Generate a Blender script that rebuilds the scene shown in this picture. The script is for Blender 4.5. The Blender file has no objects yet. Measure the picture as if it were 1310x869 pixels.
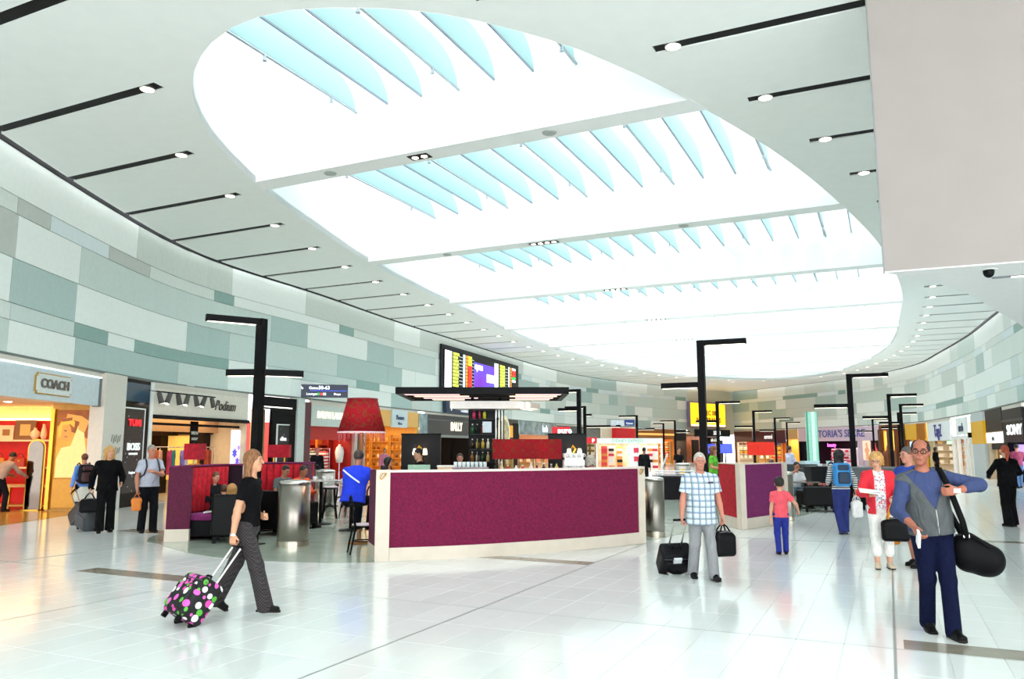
import bpy, bmesh, math, random
import numpy as np
from mathutils import Vector as V, Matrix
random.seed(7)
PI = math.pi
C = bpy.context.scene.collection
sc = bpy.context.scene

# ---------------------------------------------------------------- camera, sky, exposure
cd = bpy.data.cameras.new('camera'); cam = bpy.data.objects.new('camera', cd); C.objects.link(cam)
cam.location = (0, 0, 1.7); cam.rotation_euler = (math.radians(90 + 7.885), 0, 0)
cd.sensor_width = 36.0; cd.lens = 36.0 * 1000 / 1310; cd.clip_end = 400
sc.camera = cam
wd = bpy.data.worlds.new('overcast_sky'); sc.world = wd; wd.use_nodes = True
wb = wd.node_tree.nodes['Background']; wb.inputs[0].default_value = (.955, .985, 1, 1); wb.inputs[1].default_value = 3.6
sc.view_settings.view_transform = 'Standard'; sc.view_settings.look = 'None'
sc.view_settings.exposure = 0.36; sc.view_settings.gamma = 1.0; sc.view_settings.use_curve_mapping = False

# ---------------------------------------------------------------- helpers
def lin(h):
    r = [int(h[i:i+2], 16) / 255 for i in (0, 2, 4)]
    return tuple(c / 12.92 if c <= .04045 else ((c + .055) / 1.055) ** 2.4 for c in r) + (1,)
_m = {}
def nmat(name):
    m = bpy.data.materials.new(name); m.use_nodes = True
    nt = m.node_tree; return m, nt, nt.nodes['Principled BSDF']
def mat(h, rough=.5, metal=0, emit=0, var=.05, scale=9, coat=0, trans=0):
    """procedural surface: base colour with a soft noise variation"""
    k = (h, rough, metal, emit, var, scale, coat, trans)
    if k in _m: return _m[k]
    m, nt, b = nmat('surface_' + h)
    c = lin(h)
    if emit:
        b.inputs['Emission Color'].default_value = c; b.inputs['Emission Strength'].default_value = emit
    n = nt.nodes.new('ShaderNodeTexNoise'); n.inputs['Scale'].default_value = scale; n.inputs['Detail'].default_value = 3
    tc = nt.nodes.new('ShaderNodeTexCoord'); nt.links.new(tc.outputs['Object'], n.inputs['Vector'])
    r = nt.nodes.new('ShaderNodeValToRGB')
    r.color_ramp.elements[0].position = .3; r.color_ramp.elements[1].position = .7
    r.color_ramp.elements[0].color = tuple(min(1, x * (1 - var)) for x in c[:3]) + (1,)
    r.color_ramp.elements[1].color = tuple(min(1, x * (1 + var)) for x in c[:3]) + (1,)
    nt.links.new(n.outputs[0], r.inputs[0]); nt.links.new(r.outputs[0], b.inputs['Base Color'])
    b.inputs['Roughness'].default_value = rough; b.inputs['Metallic'].default_value = metal
    if max(c[:3]) < .03: b.inputs['Specular IOR Level'].default_value = .12
    if coat: b.inputs['Coat Weight'].default_value = coat
    if trans: b.inputs['Transmission Weight'].default_value = trans
    _m[k] = m; return m
class MB:
    """collects shapes, then links them as ONE mesh object"""
    def __init__(s): s.v = []; s.f = []; s.mi = []; s.cm = 0
    def add(s, vs, fs):
        o = len(s.v); s.v += [tuple(v) for v in vs]; s.f += [tuple(i + o for i in f) for f in fs]; s.mi += [s.cm] * len(fs); return s
    def box(s, c, d, rz=0, M=None):
        x, y, z = d[0] / 2, d[1] / 2, d[2] / 2
        vs = [V((a * x, b * y, e * z)) for e in (-1, 1) for b in (-1, 1) for a in (-1, 1)]
        R = M if M is not None else Matrix.Rotation(rz, 3, 'Z')
        return s.add([R @ v + V(c) for v in vs], [(0, 2, 3, 1), (4, 5, 7, 6), (0, 1, 5, 4), (2, 6, 7, 3), (0, 4, 6, 2), (1, 3, 7, 5)])
    def bb(s, x0, x1, y0, y1, z0, z1): return s.box(((x0+x1)/2, (y0+y1)/2, (z0+z1)/2), (abs(x1-x0), abs(y1-y0), abs(z1-z0)))
    def prism(s, poly, z0, z1):
        n = len(poly)
        a = sum(poly[i][0]*poly[(i+1) % n][1]-poly[(i+1) % n][0]*poly[i][1] for i in range(n))
        if a < 0: poly = poly[::-1]
        return s.add([(x, y, z0) for x, y in poly] + [(x, y, z1) for x, y in poly],
            [tuple(range(n))[::-1], tuple(range(n, 2*n))] + [(i, (i+1) % n, n+(i+1) % n, n+i) for i in range(n)])
    def rod(s, a, b, r0, r1=None, n=10, cap=True):
        a, b = V(a), V(b); r1 = r0 if r1 is None else r1
        q = (b - a).normalized().to_track_quat('Z', 'Y').to_matrix()
        vs = []
        for p, r in ((a, r0), (b, r1)):
            vs += [p + q @ V((math.cos(2*PI*i/n)*r, math.sin(2*PI*i/n)*r, 0)) for i in range(n)]
        fs = [(i, (i+1) % n, n+(i+1) % n, n+i) for i in range(n)]
        if cap: fs += [tuple(range(n))[::-1], tuple(range(n, 2*n))]
        return s.add(vs, fs)
    def tube(s, pts, r, n=7):
        pts = [V(p) for p in pts]; vs = []; m = len(pts)
        up = None
        for i, p in enumerate(pts):
            t = (pts[min(i+1, m-1)] - pts[max(i-1, 0)]).normalized()
            if up is None: up = V((0, 0, 1)) if abs(t.z) < .9 else V((1, 0, 0))
            x = up.cross(t).normalized(); y = t.cross(x); up = y
            rr = r[i] if isinstance(r, (list, tuple)) else r
            vs += [p + x*math.cos(2*PI*k/n)*rr + y*math.sin(2*PI*k/n)*rr for k in range(n)]
        fs = [(j*n+i, j*n+(i+1) % n, (j+1)*n+(i+1) % n, (j+1)*n+i) for j in range(m-1) for i in range(n)]
        fs += [tuple(range(n))[::-1], tuple(range((m-1)*n, m*n))]
        return s.add(vs, fs)
    def lathe(s, prof, c=(0, 0, 0), n=20, sx=1, sy=1, ring=False):
        vs = [(c[0]+r*math.cos(2*PI*i/n)*sx, c[1]+r*math.sin(2*PI*i/n)*sy, c[2]+z) for r, z in prof for i in range(n)]
        m = len(prof)
        fs = [(j*n+i, j*n+(i+1) % n, (j+1)*n+(i+1) % n, (j+1)*n+i) for j in range(m-1) for i in range(n)]
        fs += [((m-1)*n+i, (m-1)*n+(i+1) % n, (i+1) % n, i) for i in range(n)] if ring else [tuple(range(n))[::-1], tuple(range((m-1)*n, m*n))]
        return s.add(vs, fs)
    def ball(s, c, r, n=10, m=6):
        r = r if isinstance(r, (tuple, list)) else (r, r, r)
        vs = [(c[0], c[1], c[2]-r[2])]
        for j in range(1, m):
            a = -PI/2 + PI*j/m
            vs += [(c[0]+r[0]*math.cos(a)*math.cos(2*PI*i/n), c[1]+r[1]*math.cos(a)*math.sin(2*PI*i/n), c[2]+r[2]*math.sin(a)) for i in range(n)]
        vs.append((c[0], c[1], c[2]+r[2])); e = len(vs)-1
        fs = [(0, 1+(i+1) % n, 1+i) for i in range(n)] + [(e, e-n+i, e-n+(i+1) % n) for i in range(n)]
        fs += [(1+j*n+i, 1+j*n+(i+1) % n, 1+(j+1)*n+(i+1) % n, 1+(j+1)*n+i) for j in range(m-2) for i in range(n)]
        return s.add(vs, fs)
    def build(s, name, m, parent=None, smooth=False, bevel=0, seg=2):
        me = bpy.data.meshes.new(name); me.from_pydata(s.v, [], s.f)
        for x in (m if isinstance(m, (list, tuple)) else [m]): me.materials.append(x)
        if s.cm or any(s.mi):
            me.polygons.foreach_set('material_index', s.mi)
        if smooth: me.polygons.foreach_set('use_smooth', [True]*len(me.polygons))
        me.update()
        o = bpy.data.objects.new(name, me); C.objects.link(o)
        if parent: o.parent = parent
        if bevel:
            b = o.modifiers.new('bevel', 'BEVEL'); b.width = bevel; b.segments = seg; b.limit_method = 'ANGLE'
        return o
def tag(o, label, cat, group=None, kind=None):
    o['label'] = label; o['category'] = cat
    if group: o['group'] = group
    if kind: o['kind'] = kind
    return o
def thing(name, label, cat, loc=(0, 0, 0), rz=0, group=None):
    o = bpy.data.objects.new(name, None); C.objects.link(o); o.empty_display_size = .1
    o.location = loc if len(loc) == 3 else (loc[0], loc[1], 0); o.rotation_euler = (0, 0, rz)
    return tag(o, label, cat, group)
def struct(o): o['kind'] = 'structure'; return o
def root(name):
    o = bpy.data.objects.new(name, None); C.objects.link(o); o['kind'] = 'structure'; return o
def dup(r, loc, rz=None, label=None, group=None):
    c0 = r.copy(); C.objects.link(c0); c0.location = loc if len(loc) == 3 else (loc[0], loc[1], 0)
    if rz is not None: c0.rotation_euler = (0, 0, rz)
    if label: c0['label'] = label
    if group: c0['group'] = group
    for ch in list(r.children):
        c1 = ch.copy(); C.objects.link(c1); c1.parent = c0
        for g in ch.children:
            c2 = g.copy(); C.objects.link(c2); c2.parent = c1
    return c0
def inst(o, loc, parent=None, rz=None, scale=None):
    c = o.copy(); C.objects.link(c); c.location = loc
    if parent: c.parent = parent
    if rz is not None: c.rotation_euler = (0, 0, rz)
    if scale: c.scale = scale
    return c
def text(s, size, m, name, parent, loc, rot, depth=.01, offset=0, align='CENTER', shear=0, sp=1, sx=1):
    cu = bpy.data.curves.new('lettering', 'FONT'); cu.body = s; cu.size = size; cu.extrude = depth; cu.offset = offset
    cu.align_x = align; cu.align_y = 'CENTER'; cu.shear = shear; cu.space_character = sp; cu.resolution_u = 3
    t = bpy.data.objects.new('tmp', cu); C.objects.link(t)
    dg = bpy.context.evaluated_depsgraph_get()
    me = bpy.data.meshes.new_from_object(t.evaluated_get(dg)); bpy.data.objects.remove(t)
    me.materials.clear(); me.materials.append(m); me.name = name
    o = bpy.data.objects.new(name, me); C.objects.link(o); o.location = loc; o.rotation_euler = rot; o.scale = (sx, 1, 1)
    if parent: o.parent = parent
    return o
def lamp(kind, loc, power, col=(1, .8, .55), size=1, sy=None, rot=(0, 0, 0), parent=None, name='lamp_light'):
    l = bpy.data.lights.new(name, kind); l.energy = power; l.color = col
    if kind == 'AREA':
        l.size = size
        if sy: l.shape = 'RECTANGLE'; l.size_y = sy
    else: l.shadow_soft_size = size
    o = bpy.data.objects.new(name, l); C.objects.link(o); o.location = loc; o.rotation_euler = rot
    if parent: o.parent = parent
    return o
def cr(pts, step=.25, closed=False):
    pts = [np.array(p, float) for p in pts]; n = len(pts); out = []
    for i in range(n if closed else n-1):
        g = lambda k: pts[k % n] if closed else (pts[k] if 0 <= k < n else (2*pts[0]-pts[1] if k < 0 else 2*pts[-1]-pts[-2]))
        a, b, c, d = g(i-1), g(i), g(i+1), g(i+2)
        m = max(2, int(np.linalg.norm(c-b)/step))
        for j in range(m):
            t = j/m; out.append(.5*((2*b)+(c-a)*t+(2*a-5*b+4*c-d)*t*t+(3*b-a-3*c+d)*t**3))
    if not closed: out.append(pts[-1])
    return np.array(out)
class Wall:
    """a curved wall line in plan; p(s, off) is the point at arc length s, off metres towards the hall"""
    def __init__(w, pts, side):
        w.c = cr(pts); w.s = np.r_[0, np.cumsum(np.linalg.norm(np.diff(w.c, axis=0), axis=1))]; w.side = side; w.L = w.s[-1]
    def p(w, s, off=0):
        x = np.interp(s, w.s, w.c[:, 0]); y = np.interp(s, w.s, w.c[:, 1])
        a = [np.interp(s+d, w.s, w.c[:, k]) for d in (-.4, .4) for k in (0, 1)]
        dx, dy = a[2]-a[0], a[3]-a[1]; l = math.hypot(dx, dy)
        n = (dy/l, -dx/l) if w.side > 0 else (-dy/l, dx/l)
        return V((x+n[0]*off, y+n[1]*off))
    def strip(w, b, s0, s1, z0, z1, o0, o1, step=1.2):
        k = max(1, int(math.ceil((s1-s0)/step))); ss = [s0+(s1-s0)*i/k for i in range(k+1)]
        vs = []
        for s in ss:
            a, c = w.p(s, o0), w.p(s, o1)
            vs += [(a.x, a.y, z0), (c.x, c.y, z0), (c.x, c.y, z1), (a.x, a.y, z1)]
        q = [(4*i+j, 4*i+(j+1) % 4, 4*i+4+(j+1) % 4, 4*i+4+j) for i in range(k) for j in range(4)]
        if w.side < 0: q = [f[::-1] for f in q]
        q += [(0, 1, 2, 3)[::(-1 if w.side > 0 else 1)], tuple(4*k+j for j in (0, 1, 2, 3))[::(1 if w.side > 0 else -1)]]
        return b.add(vs, q)
A25 = math.radians(-25.5)
E1 = V((math.cos(A25), math.sin(A25))); E2 = V((-E1.y, E1.x))
def PQ(p, q): return E1*p + E2*q
def toPQ(x, y): return (E1.x*x+E1.y*y, E2.x*x+E2.y*y)
ZC = 8.3
LW = Wall([(-10.3,-6),(-10.5,6),(-10.85,12),(-11.05,16),(-11.2,20),(-11.12,24.6),(-10.4,28.2),(-8.45,33.5),(-4.55,45.3),(5.95,71.5),(19.6,87.8)], 1)
RW = Wall([(19,-6),(19,8),(19,18),(20.6,28.5),(23.8,37.4),(27.2,46),(29.9,54),(32.4,62),(33,69),(32.3,76),(30,84),(26.5,94)], -1)

# ---------------------------------------------------------------- materials of the hall
black = mat('0c0c0e', .5); blackgloss = mat('08080a', .2); white = mat('f2f3f1', .5, var=.02); beige = mat('d8d0c4', .5, var=.03)
steel = mat('c9c7c2', .28, 1, var=.04); chrome = mat('e4e4e4', .12, 1, var=.02); gold = mat('c79a3c', .3, 1)
ceilm = mat('f4f8f5', .7, var=.012, scale=3); skyw = mat('fbfdfd', .6, var=.01)
# ---------------------------------------------------------------- floor
def floor_mat():
    m, nt, b = nmat('polished_white_floor'); N = nt.nodes; L = nt.links
    tc = N.new('ShaderNodeTexCoord'); br = N.new('ShaderNodeTexBrick'); L.new(tc.outputs['Object'], br.inputs['Vector'])
    br.offset = 0; br.squash = 1
    for k, v in (('Scale', 1), ('Mortar Size', .004), ('Mortar Smooth', .1), ('Bias', -.3), ('Brick Width', .4), ('Row Height', .8)): br.inputs[k].default_value = v
    br.inputs['Color1'].default_value = lin('eaefed'); br.inputs['Color2'].default_value = lin('e5ebe9'); br.inputs['Mortar'].default_value = lin('b9c2c0')
    L.new(br.outputs['Color'], b.inputs['Base Color'])
    b.inputs['Roughness'].default_value = .13; b.inputs['Specular IOR Level'].default_value = .6
    return m
FW = dict(rot=A25)
fb = MB().prism([toPQ(*p) for p in [(-22, -8), (26, -8), (44, 30), (44, 100), (-22, 100)]], -.15, -.004).build('floor', floor_mat()); fb.rotation_euler.z = A25; struct(fb)
tiles_m = [mat(h, .12, var=.015, scale=4, coat=0) for h in ('eaefed', 'e5ebe9', 'e8edeb')]
tw, tl, g = .4, .8, .003
tm = MB().add([(x*(tw/2-g-e), y*(tl/2-g-e), z) for z, e in ((-.01, 0), (-.0015, 0), (0, .0015)) for x, y in ((-1, -1), (1, -1), (1, 1), (-1, 1))],
    [(8, 9, 10, 11)] + [(4*k+i, 4*k+(i+1) % 4, 4*k+4+(i+1) % 4, 4*k+4+i) for k in (0, 1) for i in range(4)])
cells = []
for i in range(-30, 30):
    for j in range(3, 22):
        c = PQ(-.05+tw*(i+.5), 7.7+tl*(j-9+.5))
        if c.y > 5.4 and abs(c.x) < .69*c.y+.35: cells.append((c.length, c))
cells.sort(key=lambda t: t[0])
tp = [tm.build('floor_tile', t) for t in tiles_m]
for o in tp: o.location = (0, 0, -5)
for k, (_, c) in enumerate(cells[:300]):
    t = tp[k] if k < 3 else tp[random.randrange(3)].copy()
    if k > 2: C.objects.link(t)
    t.parent = fb; t.location = (*toPQ(c.x, c.y), 0)
strip_m = mat('8d8677', .2, var=.12, scale=5); joint_m = mat('8f9895', .3)
n = 1
for p0, p1, q0, q1 in ((-10.3, -8.3, 7.5, 7.85), (.02, 2.6, 7.72, 8.08), (-6.0, -4.07, 11.1, 11.42), (1.3, 2.1, 16.9, 17.2), (-14.5, -12.5, 11.4, 11.8)):
    o = struct(MB().bb(p0, p1, q0, q1, -.003, .0012).build('trim_%d' % n, strip_m)); o.rotation_euler.z = A25; n += 1
for p in (-12.05, -8.05, -4.05, -.05, 3.95):
    o = struct(MB().bb(p-.012, p+.012, 3.5, 60, -.004, .0008).build('trim_%d' % n, joint_m)); o.rotation_euler.z = A25; n += 1
for q in (7.7, 11.7, 15.7):
    o = struct(MB().bb(-14, 14, q-.008, q+.008, -.004, .0008).build('trim_%d' % n, joint_m)); o.rotation_euler.z = A25; n += 1
# grey-green cafe paving, three rounded islands let into the white floor
cafe_m = mat('a9b5a8', .14, var=.1, scale=3)
isl = [(-6.9, 15.2), (-6.3, 14.3), (-5.15, 12.98), (-4.2, 12.35), (-3.2, 12.05), (-2.2, 12.0), (-.5, 12.6), (1.2, 13.6), (2.6, 14.9), (5.2, 19), (8, 26), (9, 31), (4, 33), (-3, 30), (-6, 24), (-7.2, 19)]
struct(MB().prism([tuple(p) for p in cr(isl, .4, True)], -.004, .0016).build('trim_%d' % n, cafe_m)); n += 1
struct(MB().prism([(4.9, 17.2), (6.3, 18.6), (8.2, 21.4), (13, 30), (14, 42), (8, 40), (5.4, 24)], -.004, .002).build('trim_%d' % n, cafe_m)); n += 1

# ---------------------------------------------------------------- long curved walls of coloured panels
PM = {'L': mat('f2f8f4', .45, var=.02), 'G': mat('d2dad3', .45, var=.03), 'g': mat('dde6e0', .45, var=.03), 'W': mat('c2c8c2', .45, var=.03),
      'M': mat('d0ded9', .45, var=.03), 'm': mat('b4cac6', .45, var=.03), 'T': mat('90b0a9', .45, var=.04), 'B': mat('e0ecee', .45, var=.02)}
CO = [(3.75, 4.5), (4.5, 4.88), (4.88, 5.88), (5.88, 6.88), (6.88, 7.27), (7.27, 8.3)]
def wall(w, name, pat, seed):
    rnd = random.Random(seed)
    r = struct(w.strip(MB(), 0, w.L, 3.78, 8.8, -.25, 0).build(name, mat('9aa39f', .6)))
    for k, (z0, z1) in enumerate(CO):
        segs = list(pat.get(k, [])); s = segs[-1][0] if segs else 0.0
        tall = z1-z0 > .5
        while s < w.L:
            l = rnd.choice([1.6, 2.4, 3.2, 4.8]) if tall else rnd.choice([1.2, 2.4, 3.2])
            s = min(w.L, s+l); segs.append((s, rnd.choice('LLLgMGLgLmM' if tall else 'gLTBLBgL')))
        a = 0.0
        for b, c in segs:
            if b-a > .05: w.strip(MB(), a+.008, b-.008, z0+.008, z1-.008, 0, .03, 1.5).build('wall_panel', PM[c], r)
            a = b
    # dark shadow gap above the panels and the soffit edge below them
    w.strip(MB(), 0, w.L, 8.3, 8.62, .01, .05).build('shadow_gap', black, r)
    w.strip(MB(), 0, w.L, 3.72, 3.78, -.25, .04).build('bottom_edge', mat('6e7673', .5), r)
    return r
wall(LW, 'wall_left', {
  5: [(28.77,'L'),(34.42,'G'),(39.03,'L'),(47.43,'G'),(50.55,'L'),(68.13,'G'),(75.95,'L'),(83.53,'G')],
  4: [(22.94,'g'),(24.32,'W'),(27.18,'B'),(29.61,'W'),(33.46,'g'),(34.59,'T'),(41.77,'L'),(43.15,'T'),(52.94,'g')],
  3: [(23.01,'W'),(25.79,'L'),(36.81,'M'),(39.21,'m'),(44.56,'L'),(47.43,'m'),(52.52,'M')],
  2: [(22.94,'L'),(25.72,'m'),(32.02,'L'),(34.42,'m'),(41.7,'M'),(46.82,'m')],
  1: [(23.01,'g'),(25.74,'M'),(27.45,'T'),(28.97,'L'),(34.46,'T'),(36.72,'L'),(43.54,'M')],
  0: [(23.0,'M'),(25.84,'L'),(31.61,'m'),(34.46,'M'),(38.23,'L'),(47.25,'L')]}, 3)
wall(RW, 'wall_right', {}, 11)
eb = struct(MB().prism([(19.6, 87.8), (26.5, 94), (26.3, 94.3), (19.4, 88.1)], 3.3, 8.8).build('wall_back', mat('d5d2c0', .5)))

# ---------------------------------------------------------------- ceiling with parallel slots and the egg-shaped skylight
OV = [tuple(p) for p in cr([(-2.78,11.03),(-3.93,11.29),(-4.95,12.07),(-5.89,13.61),(-6.42,15.9),(-6.4,19.29),(-5.96,22.69),(-5.0,27.96),(-2.73,35.84),(1.75,49.66),(8.1,61.95),(16.47,73.0),(25.0,76.4),(28.6,70.9),(27.38,60.24),(24.3,49.66),(19.18,37.97),(16.35,32.22),(12.51,25.67),(9.19,20.93),(6.16,17.12),(3.37,14.2),(1.69,12.73),(0.57,11.95),(-1.14,11.18)], .6, True)]
OVPQ = [toPQ(x, y) for x, y in OV]
def cross(poly, q):
    r = []
    for i in range(len(poly)):
        (a, b), (c, d) = poly[i], poly[(i+1) % len(poly)]
        if (b-q)*(d-q) < 0: r.append(a+(c-a)*(q-b)/(d-b))
    return sorted(r)
def crossp(poly, p): return cross([(b, a) for a, b in poly], p)
lo = [LW.p(s, .22) for s in np.linspace(0, LW.L-.2, 70)]; ro = [RW.p(s, .22) for s in np.linspace(.2, RW.L, 60)][::-1]
edge = [(-10.0, -6)] + [tuple(p) for p in lo] + [tuple(p) for p in ro] + [(18.7, -6)]
EDGEPQ = [toPQ(x, y) for x, y in edge]
slab = MB().prism(edge, ZC, ZC+.16).build('ceiling', ceilm)
cut = MB().prism(OV, ZC-.5, ZC+.5)
slots = []
for k in range(-1, 29):
    q = 6.83+2.65*k
    e = cross(EDGEPQ, q); o = cross(OVPQ, q)
    if len(e) < 2: continue
    spans = [(e[0], o[0]-.85, 1), (o[-1]+.85, e[-1], -1)] if len(o) >= 2 else [(e[0], (e[0]+e[-1])/2-1.2, 1), ((e[0]+e[-1])/2+1.2, e[-1], -1)]
    for a, b, sd in spans:
        if b-a > .8: slots.append((q, a, b, sd))
for q, a, b, sd in slots:
    hw = .13
    cut.prism([tuple(PQ(p_, q_)) for p_, q_ in ((a-.4*(sd > 0), q-hw), (b+.4*(sd < 0), q-hw), (b+.4*(sd < 0), q+hw), (a-.4*(sd > 0), q+hw))], ZC-.3, ZC+.3)
co_ = cut.build('cutter', ceilm)
bo = slab.modifiers.new('cut', 'BOOLEAN'); bo.operation = 'DIFFERENCE'; bo.object = co_; bo.solver = 'EXACT'; bo.use_self = False
dg = bpy.context.evaluated_depsgraph_get()
me = bpy.data.meshes.new_from_object(slab.evaluated_get(dg)); slab.modifiers.clear(); slab.data = me
bpy.data.objects.remove(co_); struct(slab)
lampw = mat('fff2e6', .4, emit=6)
order = {1: 0, -1: 0}
ORD = ['first', 'second', 'third', 'fourth', 'fifth', 'sixth', 'seventh', 'eighth', 'ninth', 'tenth', 'eleventh', 'twelfth', 'thirteenth', 'fourteenth', 'fifteenth', 'sixteenth', 'seventeenth', 'eighteenth', 'nineteenth', 'twentieth'] + ['twenty-'+x for x in ('first', 'second', 'third', 'fourth', 'fifth', 'sixth', 'seventh', 'eighth', 'ninth')] + ['thirtieth', 'thirty-first', 'thirty-second']
pl = None
for q, a, b, sd in slots:
    ch = MB().bb(a, b, q-.2, q+.2, ZC+.03, ZC+.2).build('light_slot', black, slab); ch.rotation_euler.z = A25
    p = b-.32 if sd > 0 else a+.32
    w_ = PQ(p, q)
    lab = 'white downlight in the %s black ceiling slot from the front, %s of the skylight' % (ORD[order[sd]], 'left' if sd > 0 else 'right')
    order[sd] += 1
    if pl is None:
        pl = thing('ceiling_downlight', lab, 'ceiling light', (w_.x, w_.y, ZC+.03), 0, 'downlights in the ceiling slots')
        MB().lathe([(.125, -.05), (.135, -.05), (.135, 0), (.125, 0)], n=18, ring=True).build('trim_ring', steel, pl)
        MB().lathe([(.001, -.045), (.12, -.045), (.12, -.02), (.001, -.02)], n=18).build('lens', lampw, pl)
    else: dup(pl, (w_.x, w_.y, ZC+.03), label=lab)
# ---------------------------------------------------------------- skylight: upstand, cross beams, fins, glazing
sk = root('window_1')
ZT = 12.4
nv = len(OV)
MB().add([(x, y, z) for z in (ZC-.004, ZT) for x, y in OV], [(i, (i+1) % nv, nv+(i+1) % nv, nv+i) for i in range(nv)]).build('upstand', skyw, sk)
BQ = [14.55, 22.75, 31.0, 39.4, 47.6, 56.0, 64.6, 73.2]
beam_m = mat('e9eae6', .6, var=.02)
for q in BQ:
    e0 = cross(OVPQ, q-.3); e1 = cross(OVPQ, q+.3)
    pl_ = [tuple(PQ(*t)) for t in ((e0[0]-.05, q-.3), (e0[-1]+.05, q-.3), (e1[-1]+.05, q+.3), (e1[0]-.05, q+.3))]
    MB().prism(pl_, ZC-.006, ZT).build('beam', skyw, sk)
gm, nt, b = nmat('skylight_glass')
tr = nt.nodes.new('ShaderNodeBsdfTransparent'); mx = nt.nodes.new('ShaderNodeMixShader'); mx.inputs[0].default_value = .12
nt.links.new(tr.outputs[0], mx.inputs[1]); nt.links.new(b.outputs[0], mx.inputs[2]); nt.links.new(mx.outputs[0], nt.nodes['Material Output'].inputs[0])
b.inputs['Base Color'].default_value = lin('f4fbfb'); b.inputs['Roughness'].default_value = .1
MB().prism(OV, ZT, ZT+.03).build('glazing', gm, sk)
fm, nt, b = nmat('fin_glass')
b.inputs['Base Color'].default_value = lin('cfe6e6'); b.inputs['Roughness'].default_value = .35
tl_ = nt.nodes.new('ShaderNodeBsdfTranslucent'); tl_.inputs[0].default_value = lin('cdebeb')
mx = nt.nodes.new('ShaderNodeMixShader'); mx.inputs[0].default_value = .5
nt.links.new(b.outputs[0], mx.inputs[1]); nt.links.new(tl_.outputs[0], mx.inputs[2]); nt.links.new(mx.outputs[0], nt.nodes['Material Output'].inputs[0])
finedge = mat('9aa7b8', .4)
ZF = 9.6; qs = [8.6] + BQ + [81.0]
for bi in range(len(qs)-1):
    qa, qb = qs[bi]+(.3 if bi else 0), qs[bi+1]-(.3 if bi < 8 else 0)
    eq = cross(OVPQ, min(qb, 72.5)); p = -6.3-.922*math.floor((-6.3-(eq[0]+2.25))/.922)
    k = 0
    while p < eq[-1]-1.2:
        x = crossp(OVPQ, p)
        if len(x) >= 2:
            a, b_ = max(qa, x[0]+.05), min(qb, x[-1]-.05)
            if b_-a > .9:
                L_ = b_-a; prof = [(0, 0), (L_, 0)] + [(L_-1.1*(1-math.cos(t)), .72*math.sin(t)) for t in [PI/2*i/6 for i in range(1, 7)]] + [(0, .72)]
                prof = [(max(0, u_), z_) for u_, z_ in prof]
                nn = len(prof); vs = [(sx*.012, u_, z_) for sx in (-1, 1) for u_, z_ in prof]
                f = MB().add(vs, [tuple(range(nn)), tuple(range(nn, 2*nn))[::-1]] + [(i, nn+i, nn+(i+1) % nn, (i+1) % nn) for i in range(nn)]).build('fin', fm, sk)
                w_ = PQ(p, a); f.location = (w_.x, w_.y, ZF); f.rotation_euler.z = A25
                bt = MB().bb(-.02, .02, 0, L_, -.035, 0).build('fin_edge', finedge, f)
                if k % 3 == 0:
                    pp = MB().rod((.05, 0, -.07), (.05, L_, -.07), .028, n=6)
                    for t in (.35, .8): pp.rod((.05, L_*t, -.07), (.05, L_*t, -.2), .03, .05, n=6)
                    pp.build('sprinkler_pipe', mat('b8c2c8', .35, .6), f)
        p += .922; k += 1
# lamps and speakers set in the beam soffits
k = 0
sp = None
for bi, q in enumerate(BQ[:6]):
    e = cross(OVPQ, q); mid = e[0]+(e[-1]-e[0])*.43
    w_ = PQ(mid, q)
    nl = 2 if bi == 0 else 4
    t = thing('beam_spotlight', 'dark box of %s round lamps under the %s skylight beam from the front' % ('two' if nl == 2 else 'four', ORD[bi]), 'ceiling light', (w_.x, w_.y, ZC-.006), A25, 'lamp boxes in the skylight beams')
    MB().bb(-.12*nl-.02, .12*nl+.02, -.14, .14, -.012, 0).build('housing', mat('2a2220', .5), t)
    for i in range(nl): MB().lathe([(.001, -.02), (.075, -.02), (.075, -.008), (.001, -.008)], ((i-(nl-1)/2)*.24, 0, 0), n=12).build('lens', lampw, t)
    if bi < 2:
        for f in (.2, .72):
            w_ = PQ(e[0]+(e[-1]-e[0])*f, q)
            lab = 'round grey speaker grille in the %s skylight beam, %s of its lamp box' % (ORD[bi], 'left' if f < .4 else 'right')
            tag(MB().lathe([(.001, -.03), (.14, -.022), (.155, 0), (.001, 0)], (w_.x, w_.y, ZC-.006), 18).build('ceiling_speaker', mat('aeb6b3', .5)), lab, 'speaker', 'speakers in the skylight beams')

# ---------------------------------------------------------------- the bulkhead at the right with its white soffit
bk = [(x*.862, y*.862) for x, y in [(6.0, 12.28), (7.2, 13.05), (8.4, 14.1), (9.8, 15.65), (11.4, 17.4), (13.3, 19.6), (16, 21.6), (20.5, 22), (20.5, 6.35)]]
bo_ = struct(MB().prism(bk, 4.1, ZC+.02).build('wall_bulkhead', white))
d = (V(bk[-1])-V(bk[0])).normalized(); nn = V((d.y, -d.x))
a, b_ = V(bk[0])+nn*.012-d*.01, V(bk[-1])+nn*.012
MB().prism([tuple(a), tuple(b_), tuple(b_-nn*.02), tuple(a-nn*.02)], 4.12, ZC+.02).build('face_panel', mat('a39a96', .7, var=.02, scale=2), bo_)
MB().prism([tuple(a-d*.02), tuple(a+d*.0), tuple(a-nn*.06), tuple(a-d*.02-nn*.06)], 4.1, ZC+.02).build('corner_bead', mat('8c8c8c', .4), bo_)

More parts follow.
